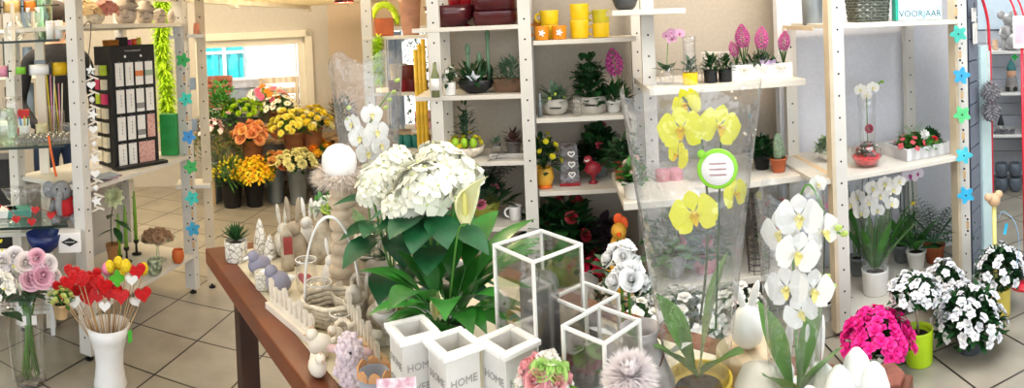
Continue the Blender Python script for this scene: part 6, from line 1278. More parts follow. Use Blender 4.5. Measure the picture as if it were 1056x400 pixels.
# ---------------------------------------------------------------- open rack (hyacinths etc.)
pk_, mg_ = C('hyacinth_magenta', '#b9428c'), C('hyacinth_pink', '#cf5fa0')
def hyac(par, x, y, z, h, mt, tilt=0):
    inst('flower_spike', bloom('hyacinth', mt, G_stem), par, (x, y, z), Euler((0, tilt, 0)), h)
    m = MB()
    for i in range(5): a = i * 1.26; m.leaf((x, y, z - h * .75), (math.cos(a) * .3, math.sin(a) * .3, 1), h * 1.1, .018, -.1, .4, 5)
    m.build('leaf', G_mid, par, True)
ZT = ZN[0]
p = item(784, 2.9, ZT); t = thing('hyacinth_crate', 'white crate with raffia bows holding three magenta hyacinths', 'plant', p, facing(p) * .3); w = .30
m = MB(); m.box((0, -.05, .037), (w, .01, .075)); m.box((0, .05, .037), (w, .01, .075)); m.box((-w / 2 + .005, 0, .037), (.01, .09, .075)); m.box((w / 2 - .005, 0, .037), (.01, .09, .075)); m.build('crate', M_white, t, bevel=.001); m = MB(); m.box((0, 0, .035), (w - .02, .09, .06)); m.build('soil', M_soil, t)
for x in (-.09, 0, .09):
    m = MB()
    for s_ in (-1, 1): m.tube(smooth_path([(x, -.057, .05), (x + s_ * .018, -.06, .062), (x + s_ * .024, -.058, .05), (x, -.057, .048)], 10), .0016, 4); m.tube([(x, -.057, .05), (x + s_ * .015, -.058, .025)], .0016, 4)
    m.build('raffia_bow', M_wick, t, True)
hyac(t, -.08, .0, .15, .12, pk_, -.05); hyac(t, .015, .02, .14, .115, mg_, .05); hyac(t, .12, 0, .13, .1, pk_, .15); hyac(t, -.11, .03, .11, .08, mg_, -.3)
m = MB(); m.lathe([(0, 0), (.05, 0), (.052, .02), (0, .02)], 12, (.03, -.01, .07)); m.build('label_strip', mat('lilac_strip', '#cdb4d6', .5), t); leafy(t, 30, .1, .04, .07, .05, .02, G_dark, random.Random(1), stems=False)
p = item(712, 2.84, ZT); t = thing('wrapped_gift_pot', 'yellow pot in a clear sleeve at the left of the hyacinth crate', 'plant', p, facing(p)); pot(t, .037, .055, yc, 'straight', name='pot'); rnd = random.Random(3); leafy(t, 14, .025, .06, .06, .05, .02, G_dark, rnd); m = MB(); m.lathe([(.036, .05), (.03, .1), (.028, .2), (.034, .22)], 18, wob=.05); m.build('sleeve', M_wrap, t, True)
for i, (u, h_, lab) in enumerate(((733, .08, 'black pot with a dark plant, left of the pair beside the crate'), (748, .075, 'black pot with a dark plant, right of the pair beside the crate'))):
    plant('potted_herb', lab, 'plant', item(u, 2.86, ZT), .033, .06, M_bkt, (36, .04, .08, .04, .018, G_dark), None, 'straight', seed=30 + i)
p = item(740, 2.98, ZT); t = thing('wire_basket', 'thin wire basket behind the black pots', 'basket', p); m = MB()
for z in (.0, .05, .1, .13): m.tube([(math.cos(a) * .08, math.sin(a) * .05, z + .003) for a in [2 * PI * i / 24 for i in range(24)]], .0018, 5, closed=True)
for i in range(12): a = 2 * PI * i / 12; m.tube([(math.cos(a) * .08, math.sin(a) * .05, 0), (math.cos(a) * .08, math.sin(a) * .05, .133)], .0014, 4)
m.build('wires', mat('white_wire', '#dcdad5', .4), t, True)
p = item(688, 2.9, ZT); t = thing('mini_orchid', 'small pale pink orchid in a glass beside the rack post', 'plant', p, facing(p)); m = MB(); m.lathe([(0, .003), (.032, .003), (.036, .09), (.035, .09)], 18); m.build('glass_pot', M_gl, t, True); rnd = random.Random(4); rosette(t, 6, .09, .04, .06, G_dark, rnd, 1.0, .5)
orchid_spike(t, [(0, 0, .06), (.01, 0, .18), (.03, -.01, .24), (.08, -.02, .22)], .002, C('orchid_pale_pink', '#dca6c4'), C('orchid_magenta_lip', '#b23a80'), 5, (0, -1, .1), .024, 5, 1)
p = item(648, 3.0, ZM2[1] - .02); t = thing('potted_hyacinth', 'single magenta hyacinth leaning in a white pot left of the rack post', 'plant', item(648, 3.13, ZM2[1]), 0); t.location.x = U(633, 3.2, 1).x; t.location.y = 3.2; pot(t, .04, .06, M_wc); hyac(t, .02, 0, .18, .15, pk_, -.12); leafy(t, 40, .09, .08, .06, .07, .03, G_dark, random.Random(3))
p = item(645, 2.9, 1.531); plant('hanging_pot', 'dark grey zinc pot on the small top side board', 'pot', p, .06, .09, mat('dark_zinc', '#4a4d50', .4, metal=.5), None, None, 'round', seed=3)
# second board: cactus, pink pots, foliage
ZU = ZN[1]
p = item(803, 2.86, ZU); plant('potted_cactus', 'upright grey-green cactus in a terracotta pot at the right of the board', 'plant', p, .042, .07, M_terra, None, None, seed=1); t = COL.objects[-1]
ca = [o for o in COL.objects if o.get('label', '').startswith('upright grey-green cactus')][0]; m = MB(); m.lathe([(.018, .06), (.022, .08), (.024, .14), (.018, .18), (0, .19)], 14, sq=0, wob=.12); m.lathe([(.012, .07), (.014, .1), (0, .13)], 10, (.025, 0, 0), wob=.1); m.build('cactus', mat('cactus_green', '#7b8f74', .7, var=.25, scale=80), ca, True)
plant('potted_fern', 'dark leafy plant in a black pot left of the cactus', 'plant', item(786, 2.95, ZU), .045, .07, M_bkt, (70, .07, .1, .06, .025, G_dark), None, seed=21)
for i, u in enumerate((684, 697, 735)):
    p = item(u, 2.86, ZU); t = thing('pink_pot', ('pink ribbed cup, left one seen through the wrap', 'pink ribbed cup, next to the left one', 'pink ribbed cup with a little plant behind the orchid tag')[i], 'pot', p); pot(t, .036, .065, mat('dusty_pink_glaze', '#c97f88', .5), 'straight', soil=i == 2, name='body')
    if i == 2: leafy(t, 30, .05, .06, .06, .05, .02, G_dark, random.Random(2))
plant('potted_azalea', 'white cyclamen in a white pot on the low side board, left of the wrap', 'plant', item(653, 2.62, .736), .045, .075, M_wc, (36, .05, .08, .05, .035, G_mid), [('azalea', C('blush', '#e9c0b4'), None, 4, .04, .11, .02), ('azalea', M_ow, None, 4, .045, .09, .02)], seed=22)
plant('potted_rose', 'bushy green pot plant at the back of the low side board', 'plant', item(643, 2.92, .736), .045, .08, M_terra, (70, .08, .13, .05, .03, G_dark), None, seed=23)
# lowest board and floor of the open rack
ZV = ZN[2]
plant('potted_begonia', 'leafy plant in a pink pot on the lowest board behind the yellow orchid', 'plant', item(727, 2.9, ZV), .07, .1, mat('rose_pot', '#d0808e', .5), (70, .11, .16, .07, .045, G_dark), ('carnation', C('warm_pink', '#dd6f86'), None, 5, .08, .13, .03), seed=24)
plant('potted_begonia', 'green leafy plant with red blooms left of the pink pot', 'plant', item(694, 2.9, ZV), .07, .11, mat('grey_pot_b', '#98958f', .6), (80, .12, .2, .08, .05, G_mid), ('rose', MC['deep_red'], None, 4, .1, .2, .03), seed=25)
plant('potted_primrose', 'red and yellow blooming pot behind the white orchid', 'plant', item(803, 2.95, ZV), .07, .12, M_wc, (60, .1, .14, .07, .04, G_dark), [('mum', C('primrose_red', '#cf2a30'), None, 9, .1, .16, .03), ('mum', MC['bright_yellow_small'], None, 4, .1, .17, .025)], seed=26)
p = item(783, 2.8, ZV); t = thing('wire_cone', 'tall spiral wire cone standing between the wrapped orchids', 'decoration', p); m = MB(); m.tube([((.05 + .02 * i / 150) * math.cos(i * .5), (.05 + .02 * i / 150) * math.sin(i * .5), i * .0024) for i in range(150)], .0022, 4)
for i in range(8): a = i * PI / 4; m.tube([(.05 * math.cos(a), .05 * math.sin(a), 0), (.07 * math.cos(a), .07 * math.sin(a), .36)], .0022, 4)
m.build('wires', mat('dark_wire', '#5a5450', .4, metal=.6), t, True)
for i, (u, y, r, lab) in enumerate(((655, 2.45, .17, 'white azalea bush on the floor behind the small lanterns'), (640, 2.75, .14, 'white flowering plant tucked under the low side board'), (705, 2.55, .15, 'white azalea bush behind the base of the yellow orchid'), (760, 2.55, .13, 'white and green azalea behind the egg rabbit'))):
    p = U(u, y, .3); rnd = random.Random(i); plant('potted_azalea', lab, 'plant', (p.x, p.y, 0.0), .09, .17, (M_terra, M_wc, M_zinc, M_wc)[i], (90, r, r * 1.15, .05, .028, G_dark), ('azalea', M_ow, C('stamen', '#e6e0b8'), 34, r * 1.05, r * 1.3, .034), seed=40 + i)
# ================================================================ RIGHT RACK
ZR = [1.436, .7355, .081]
p = item(848, 2.93, 1.4255); t = thing('zinc_bucket', 'grey zinc bucket on the tan board left of the right rack', 'bucket', item(838, 2.93, 1.4255)); pot(t, .055, .15, M_zinc, 'straight', soil=False, name='bucket_wall'); m = MB(); m.tube([(math.cos(a) * .053, math.sin(a) * .053, .11) for a in [2 * PI * i / 24 for i in range(24)]], .002, 5, closed=True); m.build('rib', M_zinc, t, True)
p = item(895, 2.8, ZR[0]); t = thing('wicker_basket', 'dark grey woven square basket at the left of the top right board', 'basket', p); m = MB(); dk = mat('grey_wicker', '#55594f', .8, var=.35, scale=70, bump=.3)
for k in range(11):
    n = 64; m.tube([(x * (.085 + k * .0012), y * (.06 + k * .001), .008 + k * .0145 + .003 * math.sin(i * PI / 2 + k * PI)) for i, (x, y) in enumerate([(max(-1, min(1, 1.35 * math.cos(a))), max(-1, min(1, 1.35 * math.sin(a)))) for a in [2 * PI * i / n for i in range(n)]])], .0078, 5, closed=True)
m.box((0, 0, .004), (.16, .11, .006)); m.build('woven_wall', dk, t, True)
# lightbox
p = item(949, 2.68, ZR[0]); t = thing('lightbox', 'glowing white letter lightbox with a teal side on the top right board', 'lightbox', p, facing(p) * .35); lw, lh = .235, .2
m = MB(); m.box((0, .022, lh / 2), (lw + .012, .04, lh)); m.build('case', M_white, t, bevel=.002); m = MB(); m.box((-lw / 2 - .012, .018, lh / 2), (.014, .06, lh)); m.build('teal_side', mat('teal_plastic', '#1f9c86', .4), t, bevel=.002)
m = MB(); m.box((0, -.001, lh / 2), (lw, .004, lh - .008)); m.build('lit_panel', mat('lit_panel', '#b4dcec', .4, var=.01, emit=.22), t)
for z in (.062, .124): m = MB(); m.box((0, -.004, z), (lw, .002, .003)); m.build('rail', mat('pale_rail', '#9fc4d6', .4), t)
text_part('letters', 'VOORJAAR', .046, mat('slate_letters', '#20262b', .6), t, (0, -.0042, .032), (PI / 2, 0, 0), .0003)
# middle board
p = item(845, 2.7, ZR[1] + .0); p.x = XR1 - .06; p = U(845, 2.88, ZR[1]); t = plant('diamond_pot', 'white tapered square pot of variegated ivy on the side of the right rack', 'plant', (p.x + .06, p.y, ZR[1] + .001), .055, .06, M_wc, (100, .075, .07, .035, .022, mat('variegated', '#4d7a4a', .5, col2='#c5d4b8', scale=60)), None, 'bowl', seed=50, sq=.6)
m = MB(); m.box((1.165, 2.84, .7345 - .011), (.1, .56, .02)); m.build('side_board', M_board, r4)
p = item(894, 2.68, ZR[1]); t = thing('glass_bowl_planting', 'round glass bowl with red gravel and small red plants', 'plant', p, facing(p)); m = MB(); m.lathe([(.03, .002), (.055, .012), (.078, .05), (.074, .085), (.058, .11)], 26); m.build('glass_bowl', M_gl, t, True)
m = MB(); m.lathe([(.0, .006), (.05, .012), (.071, .042), (.07, .052), (0, .058)], 24); m.build('red_gravel', mat('red_gravel', '#cf2a33', .6, var=.35, scale=90, bump=.5), t, True); rnd = random.Random(51); leafy(t, 40, .05, .05, .055, .035, .02, G_dark, rnd); blooms(t, 'rose', mat('coral', '#d8605a', .5), None, 7, .05, .05, .06, .014, rnd)
p = item(895, 2.97, ZR[1]); t = thing('glass_cylinder', 'tall glass cylinder with white orchid bloom and a pink flower inside', 'flowers', p, facing(p)); m = MB(); m.lathe([(.0, .003), (.042, .003), (.046, .2), (.05, .3)], 24); m.build('glass', M_gl, t, True)
m = MB(); m.tube(smooth_path([(0, 0, .01), (.0, 0, .2), (.0, 0, .33)], 10), .003, 5); m.build('stem', G_stem, t, True)
for (x, z, s, mm, kd) in ((-.03, .33, .035, M_ow, 'orchid'), (.035, .34, .035, M_ow, 'orchid'), (.0, .3, .03, M_ow, 'orchid'), (.01, .12, .022, mat('raspberry', '#b73458', .5), 'rose')): inst('blossom', bloom(kd, mm, M_olip if kd == 'orchid' else mm), t, (x, -.012, z), aim((x * 4, -1, .2)), s)
m = MB(); m.tube(smooth_path([(.03, 0, .33), (.06, 0, .36), (.085, 0, .37)], 6), .002, 4); m.ball((.085, 0, .37), (.012, .008, .008), 8, 5); m.ball((.065, 0, .36), (.01, .007, .007), 8, 5); m.build('bud_twig', G_light, t, True)
p = item(947, 2.74, ZR[1]); t = thing('planted_crate', 'whitewashed wooden crate planted with fern, moss, white bloom and red accents', 'plant', p, .04); cw_, cd_ = .29, .2
m = MB(); m.box((0, -cd_ / 2, .03), (cw_, .012, .06)); m.box((0, cd_ / 2, .03), (cw_, .012, .06)); m.box((-cw_ / 2 + .006, 0, .03), (.012, cd_ - .012, .06)); m.box((cw_ / 2 - .006, 0, .03), (.012, cd_ - .012, .06)); m.build('crate', mat('grey_whitewash', '#c4c2c2', .7, var=.12, tex='wave', scale=6), t, bevel=.001); m = MB(); m.box((0, 0, .025), (cw_ - .02, cd_ - .02, .045)); m.build('soil', M_soil, t)
rnd = random.Random(52); fern(t, 16, .15, .05, G_mid, rnd, pin=.3); leafy(t, 130, .12, .05, .05, .03, .02, G_mid, rnd, name='moss_leaves', stems=False); blooms(t, 'floret', C('red_leaf', '#b4434a'), None, 16, .1, .06, .06, .018, rnd, spread=1.0, c=(-.06, -.02)); inst('blossom', bloom('carnation', M_ow), t, (-.0, -.06, .11), aim((0, -1, .4)), .03)
inst('blossom', bloom('rose', mat('bright_red', '#cf2030', .5)), t, (.06, -.07, .08), aim((0, -1, .5)), .018); leafy(t, 60, .06, .06, .06, .035, .02, G_dark, rnd, name='foliage', c=(.08, 0))
# orchids behind
p = item(846, 2.85, ZR[2]); t = thing('white_orchid', 'slender white orchid seen between the table orchid and the rack post', 'plant', (p.x - .03, 2.75, 0), 0); pot(t, .05, .09, M_wc); rosette(t, 6, .16, .05, .09, G_dark, random.Random(1)); m = MB(); m.tube(smooth_path([(0, 0, .09), (.02, 0, .5), (.0, 0, .72), (-.05, -.02, .68)], 14), .003, 5); m.build('flower_stem', G_dark, t, True)
me = bloom('orchid', M_ow, M_olip); mp_ = bloom('orchid', C('orchid_rose', '#d99ac0'), C('orchid_magenta_lip', '#b23a80'))
for x, z, s, mm in ((-.03, .7, .035, me), (-.055, .64, .038, me), (.03, .5, .03, mp_), (.02, .44, .03, mp_), (.03, .56, .024, mp_)): inst('blossom', mm, t, (x, -.03, z), aim((-.3, -1, .1)), s)
p = item(903, 2.72, ZR[2]); t = thing('wrapped_orchid', 'white moth orchids in clear wrap and white pot inside the right rack', 'plant', (p.x, p.y, ZR[2] + .001), facing(p)); pot(t, .068, .12, M_wc, 'straight'); rnd = random.Random(53)
m = MB()
for i in range(12): a = i * 2.4; el = rnd.uniform(.9, 1.35); m.leaf((math.cos(a) * .02, math.sin(a) * .02, .12), (math.cos(a) * math.cos(el), math.sin(a) * math.cos(el), math.sin(el)), rnd.uniform(.25, .42), .05, .35, .3, 8)
m.build('foliage', G_mid, t, True); m = MB(); m.tube(smooth_path([(0, 0, .12), (-.02, 0, .4), (.0, 0, .55), (.09, -.02, .56)], 14), .003, 5); m.tube(smooth_path([(0, 0, .12), (.02, 0, .35), (-.05, -.02, .5), (-.1, -.03, .46)], 14), .003, 5); m.build('flower_stem', G_stem, t, True)
for x, z, s in ((-.11, .46, .04), (-.075, .5, .035), (-.06, .42, .04), (-.02, .47, .042), (.0, .54, .04), (.035, .5, .042), (.06, .56, .04), (.1, .53, .04), (.09, .46, .036), (.02, .43, .036), (.13, .57, .032)): inst('blossom', me, t, (x, -.05, z), aim((x, -1, .1), 0), s)
wrap_cone(t, .1, .52, .06, .1)
p = item(945, 2.85, ZR[2]); t = thing('purple_eyed_orchid', 'white orchid with magenta centres on a tall stem in the right rack', 'plant', (p.x, p.y, ZR[2] + .001), facing(p)); pot(t, .055, .1, M_wc); rosette(t, 7, .2, .055, .1, G_mid, random.Random(2), 1.1, .6)
m = MB(); m.tube(smooth_path([(0, 0, .1), (-.01, 0, .4), (-.01, 0, .52), (.02, -.02, .6), (.05, -.02, .64)], 14), .003, 5); m.tube([(-.03, 0, .1), (-.035, 0, .52)], .003, 5); m.build('flower_stem', G_dark, t, True)
mv = bloom('orchid', C('orchid_blush_white', '#f3e6f0'), C('magenta_eye', '#c22a90'))
for x, z, s in ((.0, .58, .042), (.01, .63, .04), (-.02, .52, .046), (.055, .6, .038), (.04, .66, .034), (.03, .7, .026), (.02, .53, .032)): inst('blossom', mv, t, (x, -.04, z), aim((x, -1, .1)), s)
m = MB(); m.box((-.01, -.01, .36), (.022, .004, .016)); m.build('yellow_clip', mat('clip_yellow', '#ecd024', .5), t)
p = item(930, 2.98, ZR[2]); t = thing('white_orchid', 'white orchid with two stems just left of the magenta-centred one', 'plant', (p.x, p.y, ZR[2] + .001), facing(p)); pot(t, .055, .1, M_zinc); rosette(t, 7, .22, .055, .1, G_mid, random.Random(4), 1.2, .5); m = MB(); m.tube(smooth_path([(0, 0, .1), (.0, 0, .4), (-.01, 0, .58), (-.03, -.02, .62)], 14), .003, 5); m.tube([(.02, 0, .1), (.02, 0, .5)], .003, 5); m.build('flower_stem', G_dark, t, True)
for x, z, s in ((-.04, .63, .04), (-.0, .6, .044), (-.03, .55, .04), (.02, .53, .036)): inst('blossom', me, t, (x, -.04, z), aim((x, -1, .1)), s)
p = item(967, 2.86, ZR[2]); t = thing('potted_fern', 'feathery dark asparagus fern by the right post', 'plant', (p.x - .02, p.y, ZR[2] + .001)); pot(t, .06, .1, M_terra); fern(t, 30, .28, .1, G_dark, random.Random(5), pin=.28, droop=.8)
p = item(880, 2.95, ZR[2]); t = thing('snake_plant', 'upright sword leaves behind the wrapped orchids', 'plant', (p.x + .03, p.y, ZR[2] + .001)); pot(t, .05, .1, M_zinc); m = MB()
for i in range(8): a = i * 2.4; m.leaf((math.cos(a) * .02, math.sin(a) * .02, .1), (math.cos(a) * .12, math.sin(a) * .12, 1), .38 + .04 * (i % 3), .045, 0, .4, 6, shape=.35)
m.build('foliage', mat('sword_green', '#4d7a48', .5, col2='#9fb487', scale=20), t, True)
# floor pots at the right
mgt = C('azalea_magenta', '#ec2090', var=.08)
p = S(905, 386, 0); t = plant('potted_azalea', 'magenta pink azalea in a white pot on the floor before the right rack', 'plant', p, .075, .125, M_wc, (140, .12, .1, .05, .025, G_mid), ('azalea', mgt, C('azalea_dark_magenta', '#b01066'), 95, .15, .14, .03, dict(spread=.95)), 'taper', seed=60)
wht = C('azalea_white', '#e9e9ee', var=.03); stm = C('stamen', '#e6e0b8')
def standard(loc, pr, ph, pm, label, th, R, H, n, r, seed, nl=130, xoff=0):
    rnd = random.Random(seed); t = thing('potted_azalea', label, 'plant', loc); pot(t, pr, ph, pm, 'straight' if pr < .08 else 'taper'); m = MB(); m.tube([(0, 0, ph * .8), (xoff * .5 + .004, .002, ph + th * .5), (xoff, 0, ph + th)], .005, 6); m.build('trunk', M_bark, t, True)
    leafy(t, nl, R * .92, H * .9, ph + th - H * .1, .045, .022, G_dark, rnd, c=(xoff, 0), low=1.5); blooms(t, 'azalea', wht, stm, n, R, H, ph + th - H * .1, r, rnd, spread=1.4, c=(xoff, 0)); return t
standard(S(948, 373, 0), .062, .145, mat('lime_green_pot', '#b4d420', .3, var=.03), 'white azalea standard in a lime green pot on the floor', .17, .105, .07, 46, .024, 61, xoff=-.02)
p = S(1000, 361, 0); t = plant('potted_azalea', 'bushy white azalea with dark leaves in a dark grey pot', 'plant', p, .07, .11, mat('dark_grey_pot', '#4b4f55', .5), (230, .15, .17, .05, .025, G_dark), ('azalea', wht, stm, 85, .16, .18, .023, dict(spread=1.05)), seed=62)
standard(S(1032, 323, 0), .05, .13, mat('soft_yellow_pot', '#dcc65a', .4, var=.03), 'white azalea standard in a yellow pot furthest right, beside the dark box', .1, .12, .12, 40, .025, 63, 220)
p = S(975, 330, 0); t = plant('potted_azalea', 'white azalea between the lime pot plant and the dark grey pot plant, nearer the rack', 'plant', (p.x + .02, p.y + .02, 0), .06, .12, M_zinc, (100, .1, .14, .05, .025, G_dark), ('azalea', wht, stm, 34, .11, .16, .026), seed=64)
# ================================================================ SLATTED PANEL, SIGN BOARD AND THE BACK ROOM
A_, B2 = Vector((2.045, 2.665, 0)), Vector((2.235, 2.80, 0)); dd = (B2 - A_); an = math.atan2(dd.y, dd.x); mid = (A_ + B2) / 2
m = MB()
for k in range(19): m.box((mid.x, mid.y + .012, .06 + k * .12), (dd.length, .02, .113), an)
m.box((mid.x + .006, mid.y + .03, 1.15), (dd.length, .01, 2.3), an, 1); m.box((A_.x, A_.y, 1.15), (.014, .03, 2.3), an, 2)
struct('trim_2', m, [mat('grey_slat', '#7c8390', .6, var=.06), mat('dark_groove', '#4b505a', .8), mat('navy_edge', '#2c3448', .5)])
def panel_pt(u, v, off=-.03): # on the slatted panel
    n = Vector((dd.y, -dd.x, 0)).normalized(); best = min((abs(px(A_ + dd * (i * .01) + n * -off * 0)[0] - u), i) for i in range(101)); q = A_ + dd * (best[1] * .01) + n * .012; d = ray(u, v); k = math.hypot(q.x, q.y) / math.hypot(d.x, d.y); return Vector((q.x, q.y, EYE + d.z * k))
for u, v0, v1, lab, nm in ((1005, 8, 22, 'pale paper bag hanging highest on the grey slatted panel', 'paper_bag'), (1006, 24, 45, 'white card sheet below the bag on the grey slatted panel', 'card_sheet')):
    a, c = panel_pt(u, v0), panel_pt(u, v1); t = thing(nm, lab, 'card', (c.x, c.y, c.z), an); h = a.z - c.z; m = MB(); m.box((0, -.012, h / 2), (.075, .006, h)); m.build('sheet', mat('paper_white', '#dfe1e6', .6, var=.05), t)
    m = MB(); m.tube(smooth_path([(-.02, -.016, h * .7), (0, -.016, h + .03), (.02, -.016, h * .7)], 10), .0015, 4); m.build('cord', M_blackm if u == 1005 else M_wick, t)
a = panel_pt(1009.5, 118); t = thing('pine_cone_garland', 'two grey pine cone balls hanging on the edge of the slatted panel', 'garland', (a.x + .03, a.y + .0, 0), an); pc_ = mat('pine_cone_grey', '#6d6a70', .8, col2='#b9b5b6', scale=50)
for z in (a.z + .02, a.z + .13):
    m = MB(); m.ball((0, -.05, z), .04, 10, 7)
    for i in range(120): t_ = (i + .5) / 120; zz2 = 1 - 2 * t_; r = math.sqrt(1 - zz2 * zz2); q = i * 2.4; d = Vector((r * math.cos(q), r * math.sin(q), zz2)); m.leaf(Vector((0, -.05, z)) + d * .036, d + Vector((0, 0, -.6)), .032, .02, -.3, .4, 2)
    m.build('cone_ball', pc_, t, True)
m = MB(); m.tube([(0, -.05, a.z), (0, -.03, a.z + .5)], .002, 4); m.build('cord', M_wick, t)
# mint sign board with red tube edge
q0, q1 = Vector((2.245, 2.80, 0)), Vector((2.335, 2.825, 0)); qm = (q0 + q1) / 2; qa = math.atan2(q1.y - q0.y, q1.x - q0.x); zt3 = D(1016, 47, qm.length).z
t = thing('display_stand', 'pale mint standing board with a thin red tube frame arching above it', 'display', (qm.x, qm.y, 0), qa); m = MB(); m.box((0, 0, zt3 / 2), ((q1 - q0).length, .02, zt3)); m.build('board', mat('mint_board', '#cfe6e6', .5, var=.03), t, bevel=.002)
rt = mat('red_tube', '#d8263c', .35); hw = (q1 - q0).length / 2 + .004
m = MB(); m.tube(smooth_path([(hw, -.012, 0), (hw, -.012, .6), (hw, -.012, zt3)], 10), .005, 6); m.build('frame_tube', rt, t, True)
m = MB(); m.tube(smooth_path([(hw - .012, -.01, zt3 - .03), (hw - .015, -.01, zt3 + .1), (hw - .04, -.01, zt3 + .2), (hw - .1, -.01, zt3 + .32)], 14), .009, 7); m.build('arch_tube', rt, t, True)
p = D(1025, 206, 3.05); t = thing('garden_pick', 'yellow stick with round wooden knobs rising behind the yellow pot azalea', 'decoration', (p.x, p.y, 0)); m = MB(); m.tube([(0, 0, 0), (0, 0, p.z - .02)], .011, 8); m.build('yellow_stick', mat('pale_yellow_stick', '#e5dc8c', .5), t, True)
for x, z, r in ((0, 0, .033), (-.035, .02, .02), (.032, .022, .02)): m = MB(); m.ball((x, 0, p.z + z), r, 14, 9); m.build('wooden_knob', mat('beech_wood', '#d6b08c', .5, var=.06), t, True)
t = thing('chalk_box', 'dark box with white and blue drawn swirls on the floor at the right edge', 'box', S(1050, 291, 0), .2); m = MB(); m.box((0, .08, .05), (.2, .16, .1)); m.build('box', mat('slate_black', '#23272e', .6), t, bevel=.003)
for k, (mm) in enumerate((M_wc, mat('sky_blue_line', '#3aa6e0', .5))): m = MB(); m.tube([(-.06 + .03 * math.cos(a) * (1 - k * .3) + k * .045, -.002, .05 + .03 * math.sin(a)) for a in [1.8 * PI * i / 20 for i in range(21)]], .003, 4); m.build('drawn_swirl', mm, t, True)
m = MB(); P_ = [(1030, 225), (1034, 218), (1046, 228), (1051, 250), (1048, 275)]; t = thing('wire_loop', 'thin blue-white wire loop with a turquoise tag over the far right azalea', 'wire', D(1034, 240, 2.9)); o = Vector(t.location); m.tube(smooth_path([D(u, v, 2.9) - o for u, v in P_], 20), .0018, 4); m.build('wire', mat('blue_wire', '#7fb2d8', .4), t, True); m = MB(); m.box(D(1037, 236, 2.88) - o, (.016, .003, .05), 0, R=Matrix.Rotation(.3, 3, 'Y')); m.build('turquoise_tag', mat('turquoise_tag', '#2fb8e0', .4), t)
# back room: slatted wall with shelves
E0 = Vector((3.24, 3.87, 0)); ea = Vector((.73, -.68, 0)).normalized(); eb = Vector((.68, .73, 0)).normalized(); er = math.atan2(ea.y, ea.x)
def ep(s, n, z): return E0 + ea * s + eb * n + Vector((0, 0, z))
def eu(u, n): return min((abs(px(ep(i * .005, n, 1))[0] - u), i) for i in range(-200, 200))[1] * .005
m = MB()
for k in range(12): m.box(ep(.2, .4, .08 + k * .105), (2.2, .02, .1), er)
m.box(ep(.2, .42, .65), (2.2, .01, 1.3), er, 1); m.box(ep(.2, .42, 1.95), (2.2, .03, 1.3), er, 2)
struct('wall_back_room', m, [mat('pale_slat', '#b9bcc4', .6, var=.04), mat('slat_groove', '#7d818b', .8), mat('pale_blue_wall', '#d5e4ee', .8, var=.02)])  # upper wall's blue tint is bluish light put into its colour
t = thing('wall_shelving', 'white shelves on the pale slatted wall of the back room', 'shelf'); ZE = [1.137, .80, .458]
for z in ZE: m = MB(); m.box(ep(.1, .2, z - .012), (1.5, .36, .024), er); m.build('shelf_board', M_white, t, bevel=.002)
m = MB(); a = eu(1048, -.02); m.box(ep(a + .3, .0, .5), (.5, .04, .62), er); m.build('cabinet_front', M_white, t, bevel=.004)
sv = mat('silver_resin', '#b5b2b0', .4, metal=.35, var=.15)
def eitem(u, n, z): q = ep(eu(u, n), n, z + .001); return q
p = eitem(1040, .12, ZE[0]); t = thing('mouse_statue', 'silvery standing statue with big round ears on the top back-room shelf', 'figurine', p, facing(p) + .3); m = MB()
m.tube([(-.035, 0, .0), (-.035, 0, .1)], .022, 8); m.tube([(.035, 0, 0), (.035, 0, .1)], .022, 8); m.ball((0, 0, .15), (.06, .05, .075), 12, 8); m.ball((0, -.01, .255), (.05, .048, .05), 12, 8)
for x in (-1, 1): m.tube([(x * .05, 0, .19), (x * .075, -.03, .13), (x * .045, -.055, .11)], .014, 7)
m.build('body', sv, t, True)
for x in (-1, 1): m = MB(); m.ball((x * .055, .0, .29), (.036, .014, .036), 12, 8); m.build('ear', sv, t, True)
p = eitem(1046, .1, ZE[0]); t = rabbit(p, .2, sv, 'smaller silvery figure leaning on the statue', .2)
p = eitem(1027, .15, ZE[0]); m = MB(); m.lathe([(0, 0), (.025, 0), (.025, .085), (0, .085)], 14); simple('peach_candle', 'peach pillar candle at the left of the top back-room shelf', 'candle', m, mat('peach_wax', '#e6bd9a', .6), p)
p = eitem(1043, .12, ZE[1]); t = thing('garden_gnome', 'little bearded gnome in teal hat on the second back-room shelf', 'figurine', p, facing(p)); m = MB(); m.lathe([(.05, 0), (.055, .03), (.045, .1), (.03, .13), (0, .14)], 14); m.build('body', mat('gnome_grey', '#8f8a88', .7, var=.2), t, True); m = MB(); m.ball((0, -.01, .15), (.04, .038, .045), 12, 8); m.ball((0, -.045, .14), .012, 8, 5); m.build('face', mat('gnome_skin', '#d9a688', .7), t, True); m = MB(); m.lathe([(.044, .17), (.03, .22), (0, .27)], 12); m.build('hat', mat('gnome_teal', '#4b8484', .7), t, True)
m = MB(); m.poly(flower_shape(.03, 4, .2), .008, (.03, -.02, .28), R=UPR); m.build('green_clover', mat('clover_green', '#1fae4a', .6), t)
for x in (-.03, .03): m = MB(); m.ball((x, -.04, .02), (.02, .03, .02), 8, 6); m.build('boot', M_blackm, t, True)
p = eitem(1031, .12, ZE[2]); t = thing('cone_gnome', 'small dark pointed-hat figure on the third back-room shelf', 'figurine', p); m = MB(); m.lathe([(.03, 0), (.034, .04), (.02, .07), (0, .075)], 12); m.build('body', sv, t, True); m = MB(); m.lathe([(.03, .06), (.015, .12), (0, .17)], 12); m.build('hat', mat('dark_felt', '#3b3d42', .9), t, True)
